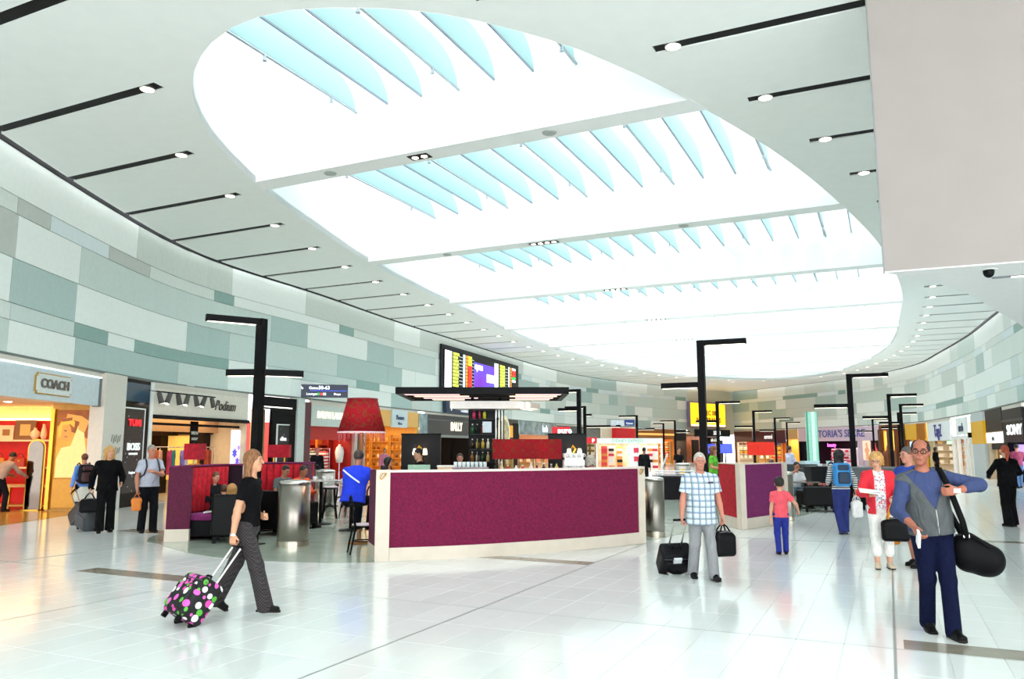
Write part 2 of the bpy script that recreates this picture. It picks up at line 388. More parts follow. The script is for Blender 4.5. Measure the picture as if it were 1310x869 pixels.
# ================================================================ shops
NUM = ['one', 'two', 'three', 'four', 'five', 'six', 'seven', 'eight']
class Shop:
    """one shop unit behind the wall line: local x runs to the viewer's right, y into the shop, z up"""
    def __init__(s, w, s0, s1, label, depth=4.5, f=None, fz=(2.75, 3.72), back='e8dfcf', side=None, floor='d9d4c9', ceil='efeae0', light=(1, .8, .55), power=260, ex=(0, 0), H=3.72, cz=None, emit=0):
        a, b = (w.p(s0), w.p(s1)) if w.side > 0 else (w.p(s1), w.p(s0))
        s.W = (b-a).length; s.rz = math.atan2(b.y-a.y, b.x-a.x); s.o = (a+b)/2; s.D = depth
        s.X = V((math.cos(s.rz), math.sin(s.rz))); s.Y = V((-s.X.y, s.X.x))
        r = s.r = thing('shop', label, 'shop', (s.o.x, s.o.y, 0), s.rz)
        h = s.W/2; cz = cz or (fz[0]+.1)
        x0, x1 = -h-ex[0], h+ex[1]
        MB().bb(x0, x1, depth, depth+.1, 0, cz).build('back_wall', mat(back, .5, emit=emit), r)
        for x in (x0, x1): MB().bb(x-.04, x+.04, .05, depth, 0, cz).build('side_wall', mat(side or back, .5), r)
        MB().bb(x0, x1, .02, depth, -.003, .004).build('shop_floor', mat(floor, .2), r)
        MB().bb(x0, x1, .1, depth+.1, cz, cz+.08).build('shop_ceiling', mat(ceil, .6), r)
        if f:
            s.fas = MB().bb(-h+.02, h-.02, -.02, .12, fz[0], fz[1]).build('fascia', mat(f, .4), r)
            if fz[1] < H-.03: MB().bb(-h, h, 0, .12, fz[1], H).build('head_panel', beige, r)
        if power:
            lamp('AREA', (0, depth*.45, cz-.06), power*.33, light, s.W*.7, depth*.6, parent=r)
            for i in range(max(2, int(s.W/1.6))):
                MB().lathe([(.001, -.02), (.07, -.02), (.085, 0), (.001, 0)], (-h+(i+.5)*s.W/max(2, int(s.W/1.6)), .7, cz), 10).build('ceiling_lamp', lampw, r)
    def at(s, x, y, z=0): p = s.o+s.X*x+s.Y*y; return (p.x, p.y, z)
    def sign(s, t, size, col, x, z, y=-.04, off=.006, emit=0, sx=1, shear=0, name='shop_lettering', sp=1):
        return text(t, size, mat(col, .4, emit=emit), name, s.r, (x, y, z), (PI/2, 0, 0), .015, off, shear=shear, sx=sx, sp=sp)
    def box(s, name, x0, x1, y0, y1, z0, z1, m, bevel=0, parent=None):
        return MB().bb(x0, x1, y0, y1, z0, z1).build(name, m if not isinstance(m, str) else mat(m, .5), parent or s.r, bevel=bevel)
    def shelf(s, label, x0, x1, y, zs, col='caa46a', dep=.35, top=None, ends=True, side=False):
        c = s.at((x0+x1)/2, y) if not side else s.at(y, (x0+x1)/2); t = thing('display_shelf', label, 'shelf', c, s.rz-(PI/2 if side else 0)); w = (x1-x0)/2; zt = top or zs[-1]+.35; m = mat(col, .45)
        for z in zs: MB().bb(-w, w, -dep/2, dep/2, z-.03, z).build('shelf_board', m, t)
        if ends:
            for x in (-w, w): MB().bb(x-.02, x+.02, -dep/2, dep/2, .004, zt).build('side_panel', m, t)
        MB().bb(-w, w, dep/2, dep/2+.02, .004, zt).build('back_panel', m, t)
        return t
_proto = {}
def put(key, make, loc, rz, label, group):
    """first use makes the thing, later uses copy it and its parts"""
    if key not in _proto: _proto[key] = r = make(); r.location = loc; r.rotation_euler.z = rz; r['label'] = label; r['group'] = group; return r
    return dup(_proto[key], loc, rz, label, group)
def mk_bottle(col, cap, h=.26, r=.05):
    t = thing('bottle', '', 'bottle'); MB().lathe([(.001, 0), (r, .005), (r, h*.6), (r*.4, h*.75), (r*.35, h*.9), (.001, h*.9)], n=10).build('glass_body', mat(col, .15), t, True)
    MB().lathe([(.001, h*.88), (r*.42, h*.88), (r*.42, h), (.001, h)], n=8).build('cap', mat(cap, .3), t); return t
def mk_box(name, cat, col, d, top=None):
    t = thing(name, '', cat); MB().bb(-d[0]/2, d[0]/2, -d[1]/2, d[1]/2, 0, d[2]*.8).build('carton', mat(col, .5), t, bevel=.004)
    MB().bb(-d[0]/2-.004, d[0]/2+.004, -d[1]/2-.004, d[1]/2+.004, d[2]*.78, d[2]).build('lid', mat(top or col, .5), t, bevel=.004); return t
def mk_bag(col, handle, w=.34, h=.26, d=.14):
    t = thing('handbag', '', 'handbag'); b = MB()
    b.add([(sx*w*k/2, sy*d*j/2, z) for z, k, j in ((0, 1, 1), (h*.5, .97, .9), (h, .8, .35)) for sx, sy in ((-1, -1), (1, -1), (1, 1), (-1, 1))],
      [(3, 2, 1, 0), (8, 9, 10, 11)] + [(4*k+i, 4*k+(i+1) % 4, 4*k+4+(i+1) % 4, 4*k+4+i) for k in (0, 1) for i in range(4)])
    b.build('bag_body', mat(col, .4), t, bevel=.015)
    MB().tube([(w*.3*math.cos(a), 0, h*.95+w*.42*math.sin(a)) for a in [PI*i/10 for i in range(11)]], .011, 6).build('bag_handle', mat(handle, .4), t, True)
    MB().bb(-.03, .03, -d*.4, -d*.36, h*.6, h*.72).build('clasp', gold, t); return t
def stripes(c1, c2, n=14, axis=2, w=.5):
    m, nt, b = nmat('striped_cloth'); tc = nt.nodes.new('ShaderNodeTexCoord'); sp = nt.nodes.new('ShaderNodeSeparateXYZ')
    nt.links.new(tc.outputs['Object'], sp.inputs[0]); mu = nt.nodes.new('ShaderNodeMath'); mu.operation = 'MULTIPLY'; mu.inputs[1].default_value = n
    nt.links.new(sp.outputs[axis], mu.inputs[0]); fr = nt.nodes.new('ShaderNodeMath'); fr.operation = 'FRACT'; nt.links.new(mu.outputs[0], fr.inputs[0])
    gt = nt.nodes.new('ShaderNodeMath'); gt.operation = 'GREATER_THAN'; gt.inputs[1].default_value = w; nt.links.new(fr.outputs[0], gt.inputs[0])
    mx = nt.nodes.new('ShaderNodeMix'); mx.data_type = 'RGBA'; nt.links.new(gt.outputs[0], mx.inputs[0])
    mx.inputs[6].default_value = lin(c1); mx.inputs[7].default_value = lin(c2); nt.links.new(mx.outputs[2], b.inputs['Base Color']); b.inputs['Roughness'].default_value = .8
    return m
def mk_garment(m, w=.46, h=.75, d=.12, dress=False):
    t = thing('hanging_dress' if dress else 'hanging_shirt', '', 'clothing')
    lo = w*.55 if dress else w*.42
    pts = [(-lo, -h), (lo, -h), (w*.38, -.28), (w*.56, -.34), (w*.62, -.22), (w*.42, -.05), (w*.16, 0), (-w*.16, 0), (-w*.42, -.05), (-w*.62, -.22), (-w*.56, -.34), (-w*.38, -.28)]
    n = len(pts); vs = []
    for k, y in ((.86, -d/2), (1, -d*.2), (1, d*.2), (.86, d/2)): vs += [(x*k, y, z*(1 if k == 1 else .98)) for x, z in pts]
    MB().add(vs, [tuple(range(n)), tuple(range(3*n, 4*n))[::-1]] + [(j*n+(i+1) % n, j*n+i, (j+1)*n+i, (j+1)*n+(i+1) % n) for j in range(3) for i in range(n)]).build('cloth', m, t)
    MB().tube([(-w*.36, 0, -.03), (0, 0, .05), (w*.36, 0, -.03)], .008, 5).build('hanger', chrome, t)
    MB().tube([(0, 0, .05), (0, 0, .1), (.03, 0, .13), (.05, 0, .1)], .005, 5).build('hanger_hook', chrome, t); return t

# ---- first shop on the left: red leather-goods shop, built in world axes
s0 = Shop(LW, 20.35, 27.29, 'leather goods shop with red interior and pale blue fascia at far left', 2.2, 'cfdbe0', (2.82, 3.56), back='e32012', floor='c89a56', ceil='e8d9c0', power=0, cz=2.86)
for o in [c for c in s0.r.children if c.name.startswith(('back_wall', 'side_wall', 'shop_floor', 'shop_ceiling'))]: bpy.data.objects.remove(o)
ir = s0.r.matrix_world
def w2l(s, x, y, z): d = V((x, y))-s.o; return (d.dot(s.X), d.dot(s.Y), z)
def wb(s, name, x0, x1, y0, y1, z0, z1, m, **k):
    o = MB().bb(x0, x1, y0, y1, z0, z1).build(name, m if not isinstance(m, str) else mat(m, .5), None, **k)
    o.parent = s.r; o.matrix_parent_inverse = (Matrix.Translation(s.r.location) @ Matrix.Rotation(s.rz, 4, 'Z')).inverted(); return o
wb(s0, 'red_back_wall', -19, -12.62, 23.2, 23.35, 0, 2.5, mat('e0150a', .5, var=.08))
wb(s0, 'cove_wall', -19, -12.62, 23.4, 23.5, 2.4, 3.0, mat('ffe9a8', .5))
lt = wb(s0, 'cove_light', -19, -12.7, 23.22, 23.3, 2.5, 2.56, mat('ffe08a', .5, emit=6))
wb(s0, 'shop_floor', -19, -11.25, 14, 23.4, -.003, .004, mat('b98a45', .18, var=.15))
wb(s0, 'shop_ceiling', -19, -11.3, 14, 23.5, 2.9, 3.0, mat('eadcc6', .6))
wb(s0, 'partition', -12.62, -11.2, 21.55, 23.3, 0, 2.9, mat('c9962f', .4, var=.1))
wb(s0, 'gold_frame', -12.6, -12.5, 21.45, 21.55, .05, 2.75, gold)
wb(s0, 'side_wall', -19.1, -19, 14, 23.5, 0, 3, mat('d8c8a8'))
for x in (-14.6, -13.2, -16): 
    o = MB().lathe([(.001, -.02), (.08, -.02), (.1, 0), (.001, 0)], (x, 20.5, 2.9), 10).build('ceiling_lamp', lampw, None); o.parent = s0.r; o.matrix_parent_inverse = (Matrix.Translation(s0.r.location) @ Matrix.Rotation(s0.rz, 4, 'Z')).inverted()
lamp('AREA', (-14.2, 20.3, 2.86), 80, (1, .62, .28), 3.2, 3.6, name='shop_lamp')
b = MB().bb(-9.9/2, s0.W/2-.04, -.05, .0, 3.56, 3.6); b.build('light_strip', mat('e8f6ff', .4, emit=.7), s0.r)
s0.box('fascia_end', s0.W/2-.1, s0.W/2, -.04, .14, 2.8, 3.58, '5d6468')
# name plate with cut corners
cx_, cz_ = w2l(s0, *(-11.16, 18.9, 3.14))[0], 3.2
def plate(w, h, c): return [(-w+c, -h), (w-c, -h), (w-c, -h+c), (w, -h+c), (w, h-c), (w-c, h-c), (w-c, h), (-w+c, h), (-w+c, h-c), (-w, h-c), (-w, -h+c), (-w+c, -h+c)]
for nm, (w_, h_), y_, m_ in (('plate_border', (.8, .25), -.05, gold), ('name_plate', (.77, .225), -.065, mat('dfe6e4', .35))):
    o = MB().prism(plate(w_, h_, .06), 0, .03).build(nm, m_, s0.r); o.location = (cx_, y_+.03, cz_); o.rotation_euler = (PI/2, 0, 0)
s0.sign('COACH', .3, '6d6258', cx_, cz_, -.08, .008, sx=1.15)
# big illuminated poster of a woman in white on the partition
po = thing('advertising_poster', 'tall glowing poster of a blonde woman in a white shirt in the red shop', 'poster', (-11.98, 21.5, 0))
MB().bb(-.45, .5, 0, .05, .88, 2.72).build('poster_sheet', mat('e0a03c', .5, emit=.16, var=.25, scale=2), po)
MB().bb(-.45, .5, -.03, .05, .1, .86).build('base_panel', mat('d8a02c', .4), po)
def flat(name, pts, y, m, par): return MB().add([(x, y, z) for x, z in pts], [tuple(range(len(pts)))]).build(name, m, par)
flat('printed_backdrop', [(-.45, 2.3), (.5, 1.9), (.5, 2.72), (-.45, 2.72)], -.004, mat('9a5214', .5, emit=.12, var=.3, scale=3), po)
flat('printed_shirt', [(-.42, .9), (.45, .9), (.4, 1.5), (.28, 2.2), (.12, 2.3), (-.05, 1.75), (-.3, 1.7), (-.42, 1.4)], -.006, mat('f4d890', .5, emit=.22), po)
flat('printed_arm', [(.12, 2.2), (.3, 2.1), (.42, 2.42), (.2, 2.56), (-.2, 2.62), (-.22, 2.5), (.15, 2.4)], -.008, mat('e8a850', .5, emit=.18), po)
flat('printed_face', [(-.2+.17*math.cos(a)-.02, 2.13+.25*math.sin(a)) for a in [2*PI*i/16 for i in range(16)]], -.010, mat('e09a48', .5, emit=.16), po)
flat('printed_hair', [(-.4, 2.0), (-.34, 1.95), (-.3, 2.3), (-.1, 2.34), (.02, 2.24), (.03, 2.4), (-.1, 2.52), (-.3, 2.5), (-.4, 2.3)], -.012, mat('e8b840', .5, emit=.2), po)
flat('printed_sunglasses', [(-.33, 2.4), (-.05, 2.44), (-.05, 2.52), (-.33, 2.49)], -.014, mat('8a4a20', .5, emit=.3), po)
flat('printed_eye', [(-.25, 2.15), (-.18, 2.14), (-.18, 2.17), (-.25, 2.175)], -.014, mat('5a3218', .5), po)
flat('printed_lips', [(-.24, 1.99), (-.15, 1.98), (-.16, 2.01), (-.22, 2.015)], -.014, mat('b04a38', .5, emit=.2), po)
nb = thing('display_niche', 'narrow black niche with lit amber shelves beside the glowing poster', 'display', (-11.36, 21.5, 0))
MB().bb(-.1, .1, 0, .05, .05, 2.35).build('black_back', black, nb)
for z in (.95, 1.5, 2.0): MB().bb(-.09, .09, -.08, 0, z-.012, z).build('shelf_board', mat('d89a3a', .4, emit=.3), nb)
for i, (z, c) in enumerate(((.95, 'b8752c'), (1.5, 'c98a3a'), (2.0, 'a4541e'))):
    put('nb'+c, lambda: mk_bag(c, '5a3010', .15, .13, .07), (-11.36, 21.45, z), 0, 'amber handbag on the %s shelf of the narrow black niche' % ['lowest', 'middle', 'top'][i], 'handbags in the niche')
rs = thing("display_shelf", 'long pale shelves on the red back wall of the leather shop', 'shelf', (-14.4, 23.02, 0))
for z in (1.15, 1.93): MB().bb(-3, 1.5, -.18, .18, z-.05, z).build('shelf_board', mat('f3d9b0', .4), rs)
for i, (x, z, c) in enumerate(((-14.9, 1.15, 'd98c3a'), (-14.3, 1.15, 'b33a20'), (-13.3, 1.15, '7a3a1c'), (-13.0, 1.15, 'c9762c'))):
    put('rs'+c, lambda: mk_bag(c, '5a3010'), (x, 22.98, z), 0, ['honey', 'red', 'dark brown', 'tan'][i]+' handbag on the lower pale shelf of the red wall', 'handbags on the red wall')
for i, (x, w_, c, c2) in enumerate(((-14.75, .42, 'f2ddb2', 'a8743a'), (-14.2, .6, '8a5a22', 'e2b868'))):
    t = thing('framed_picture', 'framed %s picture standing on the upper pale shelf' % ('small cream' if i == 0 else 'wider brown'), 'picture', (x, 22.95, 1.93))
    MB().bb(-w_/2, w_/2, 0, .04, 0, .42+.15*i).build('frame', mat(c, .4), t); MB().bb(-w_/4, w_/4, -.006, 0, .12, .3+.15*i).build('print', mat(c2, .5), t)
for i, x in enumerate((-13.9, -13.65)):
    t = thing('decor_vase', ['cream ball vase', 'second slimmer cream vase'][i]+' beside the pictures on the upper shelf', 'vase', (x, 22.95, 1.93))
    MB().lathe([(.05, 0), (.13-.04*i, .12), (.12-.04*i, .22), (.04, .3+.1*i), (.05, .34+.1*i)], n=14).build('body', mat('f4dfb8', .3), t, True)
    MB().lathe([(.03, .33+.1*i), (.055, .34+.1*i), (.055, .36+.1*i), (.03, .36+.1*i)], n=12).build('rim', gold, t)
dtb = thing('display_table', 'low gold display table in front of the red wall', 'table', (-14.1, 22.2, 0))
MB().bb(-1.1, 1.6, -.3, .3, .62, .68).build('table_top', mat('e8c27a', .3), dtb); MB().bb(-1.1, 1.6, -.3, .3, .1, .14).build('lower_shelf', mat('d8a850', .3), dtb)
for x in (-1.06, -.1, .8, 1.56):
    for y in (-.27, .27): MB().bb(x-.03, x+.03, y-.03, y+.03, 0, .62).build('leg', gold, dtb)
for i, (x, c) in enumerate(((-14.9, 'd9b070'), (-14.5, 'a8521e'), (-12.8, 'c8923c'))):
    put('dt'+c, lambda: mk_bag(c, '6a3a14', .3, .22), (x, 22.2, .68), 0, ['cream', 'rust', 'gold'][i]+' handbag on the low gold display table', 'handbags on the low table')
mr = thing('standing_mirror', 'arched standing mirror with gold frame in the red shop', 'mirror', (-13.15, 21.85, 0))
arc = lambda w, h: [(-w, 0), (w, 0), (w, h-w)] + [(w*math.cos(a), h-w+w*math.sin(a)) for a in [PI*i/8 for i in range(1, 8)]] + [(-w, h-w)]
for nm, w_, h_, y_, m_ in (('mirror_frame', .25, 1.92, .04, gold), ('mirror_glass', .2, 1.87, .0, mat('6a6058', .08, 1))):
    o = MB().prism(arc(w_, h_), 0, .04).build(nm, m_, mr); o.rotation_euler = (PI/2, 0, 0); o.location = (0, y_, .02)
MB().bb(-.25, .25, -.15, .15, 0, .03).build('foot', gold, mr)

# ---- pale column with a small etched logo, then the black directory panel
def column(w, a, b, label, m, z1=3.74, off=(-.3, .1), name='column'):
    r = tag(w.strip(MB(), a, b, 0, z1, *off).build(name, m), label, 'column'); return r
column(LW, 27.39, 28.56, 'pale stone column between the red shop and the black sign panel', mat('dcd6cb', .45, var=.03))
class Fr(Shop):
    def __init__(s, w, s0, s1, label, cat='sign', name='sign_panel'):
        a, b = (w.p(s0), w.p(s1)) if w.side > 0 else (w.p(s1), w.p(s0))
        s.W = (b-a).length; s.rz = math.atan2(b.y-a.y, b.x-a.x); s.o = (a+b)/2
        s.X = V((math.cos(s.rz), math.sin(s.rz))); s.Y = V((-s.X.y, s.X.x)); s.r = thing(name, label, cat, (s.o.x, s.o.y, 0), s.rz)
def speckle():
    m, nt, b = nmat('black_speckled_board'); v = nt.nodes.new('ShaderNodeTexVoronoi'); v.inputs['Scale'].default_value = 6
    tc = nt.nodes.new('ShaderNodeTexCoord'); nt.links.new(tc.outputs['Object'], v.inputs['Vector'])
    lt_ = nt.nodes.new('ShaderNodeMath'); lt_.operation = 'LESS_THAN'; lt_.inputs[1].default_value = .13; nt.links.new(v.outputs['Distance'], lt_.inputs[0])
    mx = nt.nodes.new('ShaderNodeMix'); mx.data_type = 'RGBA'; nt.links.new(lt_.outputs[0], mx.inputs[0])
    mx.inputs[6].default_value = lin('0c0e14'); mx.inputs[7].default_value = lin('aab4c0'); nt.links.new(mx.outputs[2], b.inputs['Base Color']); b.inputs['Roughness'].default_value = .25
    return m
speck = speckle()
cl = Fr(LW, 27.59, 28.62, 'small grey etched emblem on the pale stone column', 'emblem', 'wall_emblem')
for i, (x, z, r_) in enumerate(((0, 1.95, .16), (.0, 1.62, .13))):
    b = MB()
    for a in range(5): b.rod((x-.25+a*.11, -.115, z-r_*(.5+.3*(a % 2))), (x-.2+a*.11, -.115, z+r_*(.5+.2*((a+1) % 2))), .012, n=5)
    b.build('emblem_line', mat('8b8b86', .5), cl.r)
p1 = Fr(LW, 28.61, 30.04, 'black speckled directory panel with red and white lettering beside the pale column')
h = p1.W/2
p1.box('black_panel', -h, h, -.05, .1, 0, 3.7, blackgloss); p1.box('top_glass', -h+.02, h-.02, -.06, -.05, 3.05, 3.6, mat('3d5468', .1))
p1.box('sign_board', -h+.02, h*.55, -.08, -.05, .4, 2.85, speck)
for x0, x1, z0, z1 in ((-h+.0, h*.58, 2.83, 2.87), (h*.55, h*.6, .4, 2.87)): p1.box('white_frame', x0, x1, -.095, -.05, z0, z1, white)
xm = (-h+h*.55)/2
p1.sign('TUMI', .27, 'e2202c', xm, 2.42, -.095, .012, .5, 1.15); p1.sign('BOSS', .3, 'f2f4f4', xm, 1.72, -.095, .004, .4, 1.05); p1.sign('HUGO BOSS', .085, 'f2f4f4', xm, 1.52, -.095, 0, .4); p1.sign('longines', .1, 'f2f4f4', xm, .98, -.095, 0, .4)
tag(LW.strip(MB(), 30.08, 30.26, 0, 3.7, -.1, .06).build('column', white), 'slim white post between the black panel and the clothing shop', 'column')

# ---- clothing shop with script lettering
s2 = Shop(LW, 30.29, 35.71, 'clothing shop with cream fascia and black script lettering', 4.6, 'e6ddcf', (2.72, 3.55), back='f0a848', side='e8d2ae', power=260, light=(1, .72, .36), H=3.72)
h = s2.W/2
s2.sign('Podium', .52, '4a443c', h*.42, 3.16, -.05, -.004, shear=.35, sx=.8)
s2.box('black_beam', -h, h, -.1, .05, 2.6, 2.72, black); s2.box('lower_beam', -h, h, .3, .4, 2.42, 2.5, black); s2.box('cream_header', -h, h, 1.2, 1.3, 2.25, 2.82, 'd8a878')
for y in (1.5, 3.3): s2.box('dark_pillar', h-.5, h-.05, y, y+.4, 0, 2.5, '241c18')
s2.box('dark_header', -h, h, 2.9, 3.2, 2.15, 2.4, '2a1c16')
for y in (1.95, 3.75): s2.box('lit_niche', h-.14, h-.06, y, min(4.5, y+1.3), .5, 2.15, mat('ffce68', .5, emit=.45))
s2.box('dark_header', h-.3, h-.05, 1.4, 4.5, 2.2, 2.5, '2a1c16')
ns = s2.box('hanging_sign', .0, .42, .5, .53, 1.75, 2.6, black); s2.sign('NEW', .16, 'd8d8d0', .21, 2.2, .48, 0); s2.sign('SHOP', .13, 'd8d8d0', .21, 2.0, .48, 0)
lb = s2.box('light_box', h*.8, h-.02, .25, .32, .1, 2.35, mat('f3f0ff', .4, emit=.7))
for i, (x, z, r_) in enumerate(((h*.86, 1.5, .2), (h*.93, 1.2, .17), (h*.88, .95, .15), (h*.95, 1.7, .12))):
    flat('printed_flower', [(x+r_*(1 if k % 2 else .5)*math.cos(k*PI/8), z+r_*1.2*(1 if k % 2 else .5)*math.sin(k*PI/8)) for k in range(16)], .24, mat(['5a4fd0', '7a5ad8', '4a3fb0', 'b58ae0'][i], .5, emit=.5), s2.r)
tr_ = thing('track_rail', 'thin black lighting track under the cream fascia', 'lighting track', s2.at(-h*.45-.4, -.45, 3.4), s2.rz)
MB().bb(-1.5, 1.5, -.02, .02, -.02, .02).build('rail', black, tr_); [MB().rod((x, 0, 0), (x, .42, .05), .012, n=6).build('bracket', black, tr_) for x in (-1.4, 0, 1.4)]
def mk_spot():
    t = thing('track_spotlight', '', 'spotlight'); q = V((.35, -.1, -1)).normalized()
    MB().rod((0, 0, 0), (0, 0, -.1), .015, n=6).build('stem', black, t)
    MB().rod(V((0, 0, -.1))-q*.1, V((0, 0, -.1))+q*.24, .07, .085, 12).build('lamp_can', mat('55524e', .4), t); MB().rod(V((0, 0, -.1))+q*.24, V((0, 0, -.1))+q*.245, .07, n=12).build('lens', lampw, t); return t
for i in range(7): put('spot', mk_spot, s2.at(-h*.45-1.75+i*.45, -.45, 3.38), s2.rz+[0, PI, .3, 3.4, .2, 3, .1][i], '%s grey spotlight from the left on the track by the cream fascia' % ORD[i], 'spotlights on the track')
cols = ['d84a7a', 'e8a0b8', 'e2602c', 'f0b48c', 'c83a60', '2f8f86', '8f7ab8', 'd8c0e0', 'e8d2a0', 'd8702c', 'c8481c', 'a8381a']
for i, c in enumerate(cols):
    x = -h*.72+i*(h*1.4/11)
    put('gar'+c, lambda: mk_garment(mat(c, .8), .42, .62+.2*(i % 3), dress=i % 2), s2.at(x, .85+.12*(i % 2), 1.62), s2.rz+.5, '%s %s from the left on the clothing shop rail, near the yellow niches' % (ORD[i], 'dress' if i % 2 else 'shirt'), 'clothes on the rail')
rl = thing('clothes_rail', 'chrome clothes rail along the cream-fascia clothing shop', 'clothes rail', s2.at(0, .91, 0), s2.rz)
MB().rod((-h*.8, 0, 1.72), (h*.76, 0, 1.72), .016, n=8).build('rail', chrome, rl)
for x in (-h*.8, h*.76): MB().rod((x, 0, .004), (x, 0, 1.72), .016, n=8).build('upright', chrome, rl); MB().bb(x-.2, x+.2, -.2, .2, .004, .02).build('foot', chrome, rl)

# ---- second black directory panel, column and maroon strip
p2 = Fr(LW, 36.3, 38.57, 'black directory panel right of the near lamp post, under a thin light line')
h = p2.W/2
p2.box('black_panel', -h*.3, h, -.05, .1, 0, 3.62, blackgloss); p2.box('lintel', -h, h, -.07, .05, 3.2, 3.68, black); p2.box('white_line', -h, h*.72, -.1, -.07, 3.26, 3.3, mat('fff6ea', .4, emit=1.5))
p2.box('glass_reveal', -h, -h*.3, .3, .35, 0, 3.2, mat('c9a46a', .2)); p2.box('sign_board', -h*.05, h*.6, -.08, -.05, .5, 2.6, speck)
for a in ((-h*.08, -h*.03, .5, 2.62), (-h*.08, h*.62, 2.59, 2.63)): p2.box('white_frame', a[0], a[1], -.095, -.05, a[2], a[3], white)
p2.sign('diva', .24, 'f4f4f4', h*.27, 2.05, -.095, .004, .4, shear=.2); p2.sign('bluebox', .17, 'f4f4f4', h*.27, .93+.5, -.095, .004, .4)
column(LW, 38.62, 39.13, 'pale column between the black directory panel and the maroon strip', mat('cfd5d0', .45))
tag(LW.strip(MB(), 39.15, 39.65, 0, 3.6, -.2, .05).build('wall_strip', mat('5a1f28', .4)), 'dark maroon wall strip beside the red shirt shop', 'wall strip')

# ---- red shirt shop
s3 = Shop(LW, 39.7, 43.35, 'shirt shop with pale green fascia, cream capitals and red shelves', 3.6, 'c9d2cb', (2.62, 3.5), back='a8180e', side='b01c10', floor='7a4a30', ceil='c8281c', power=260, light=(1, .72, .45))
h = s3.W/2
s3.sign('RALPH LAUREN', .42, 'fff4da', -.05, 3.1, -.05, .006, .8, .9)
s3.box('red_header', -h, h, .2, .3, 2.05, 2.65, mat('c01a12', .5))
sh = s3.shelf('red wall shelving of the shirt shop with orange dividers', 1.0, 3.5, h-.28, [.5, .95, 1.4, 1.85], '8f1c10', .4, 2.4, side=True)
for x in (-1.05, -.2, .65): MB().bb(x-.05, x+.05, -.22, .2, .5, 2.4).build('divider', mat('c87a24', .5), sh)
gs = [('shirts', 'b83a20'), ('x', '2a3550'), ('y', 'e8d8b8'), ('z', 'd8541c'), ('w', '33406a')]
for i in range(10):
    z = [.95, 1.4][i % 2]; y = 3.3-(i//2)*.48; c = gs[i % 5][1]
    put('fold'+c, lambda: mk_box('folded_shirt', 'shirt', c, (.34, .3, .16)), s3.at(h-.34, y, z), s3.rz-PI/2, '%s folded shirt pile from the left on the %s red shelf' % (ORD[i//2], 'upper' if z > 1 else 'lower'), 'folded shirts on the red shelves')
st = thing('display_stand', 'chrome stand holding two striped shirts before the red shelves', 'clothes rail', s3.at(h*.1, .75, 0), s3.rz)
MB().rod((-.9, 0, 1.66), (.9, 0, 1.66), .018, n=8).build('rail', chrome, st)
for x in (-.9, .9): MB().rod((x, 0, .004), (x, 0, 1.66), .018, n=8).build('upright', chrome, st)
g1 = mk_garment(stripes('f0f0e8', '1d4a3c', 7), .85, 1.05, .3); g1.location = s3.at(h*.1-.45, .75, 1.54); g1.rotation_euler.z = s3.rz+.35; tag(g1, 'green and white striped shirt hanging before the red shelves', 'clothing')
g1 = mk_garment(stripes('f4e6dc', 'd0301c', 7), .85, 1.05, .3); g1.location = s3.at(h*.1+.4, .75, 1.54); g1.rotation_euler.z = s3.rz+.35; tag(g1, 'red and white striped shirt hanging before the red shelves', 'clothing')
wm = thing('shirt_form', 'white shirt on a dress form in the red shirt shop', 'dress form', s3.at(h*.85, .5, 0), s3.rz)
MB().lathe([(.001, 1.0), (.2, 1.02), (.24, 1.25), (.28, 1.5), (.2, 1.72), (.09, 1.78), (.08, 1.86), (.001, 1.86)], n=16, sy=.65).build('white_shirt', mat('f4f0ea', .7), wm, True); MB().rod((0, 0, 0), (0, 0, 1.02), .03, n=8).build('pole', chrome, wm); MB().lathe([(.001, 0), (.2, 0), (.2, .02), (.001, .02)], n=14).build('foot', chrome, wm)

# ---- columns, then the warm cosmetics shop
column(LW, 43.37, 43.66, 'silver ribbed column right of the red shirt shop', mat('c8ccca', .3, .7), 2.9)
column(LW, 43.7, 44.05, 'brown timber column beside the silver column', mat('5a3a22', .4), 3.5)
column(LW, 44.09, 44.44, 'second silver column, right of the brown timber one', mat('aab4b8', .25, .7), 3.5)
s4 = Shop(LW, 44.48, 50.49, 'amber-lit perfume shop with white sign above and bottle shelves', 4, 'f0b864', (2.8, 3.6), back='f4b044', side='f0bc62', floor='d9b070', power=300, light=(1, .68, .3))
h = s4.W/2
s4.box('white_sign', -h*.1, h*.5, -.1, .0, 2.75, 3.65, mat('d5e2e8', .3)); s4.sign("l'heure", .34, '4a5a78', h*.2, 3.25, -.12, 0, .1); s4.sign('bleue', .2, '4a5a78', h*.2, 2.95, -.12, 0, .1)
for j, x0 in enumerate((2.75, 1.6, .45)):
    s4.shelf('%s honey-coloured bottle shelf of the amber perfume shop' % ['left', 'middle', 'right'][j], x0, x0+1.05, h-.25, [.7, 1.15, 1.6, 2.05], 'e0a850', .3, 2.4, side=True)
    for k, z in enumerate((.7, 1.15, 1.6, 2.05)):
        for i in range(4):
            c = random.choice(['b86a1c', 'e8c070', 'f4ead0', '7a3a14', 'd89030'])
            put('pf'+c, lambda: mk_bottle(c, 'e8d8a8', .24, .07), s4.at(h-.3, x0+.92-i*.26, z), s4.rz-PI/2, '%s bottle from the left, %s row of the %s honey-coloured shelf' % (ORD[i], ['lowest', 'second', 'third', 'top'][k], ['left', 'middle', 'right'][j]), 'bottles in the perfume shop')
pz = tag(MB().lathe([(.18, 0), (.18, .1), (.1, .12), (.1, 2.1), (.14, 2.12), (.14, 2.35), (.1, 2.4)], s4.at(h*.55, -.5), 12).build('display_post', mat('f4ece0', .4)), 'slim white display post before the amber perfume shop', 'post')
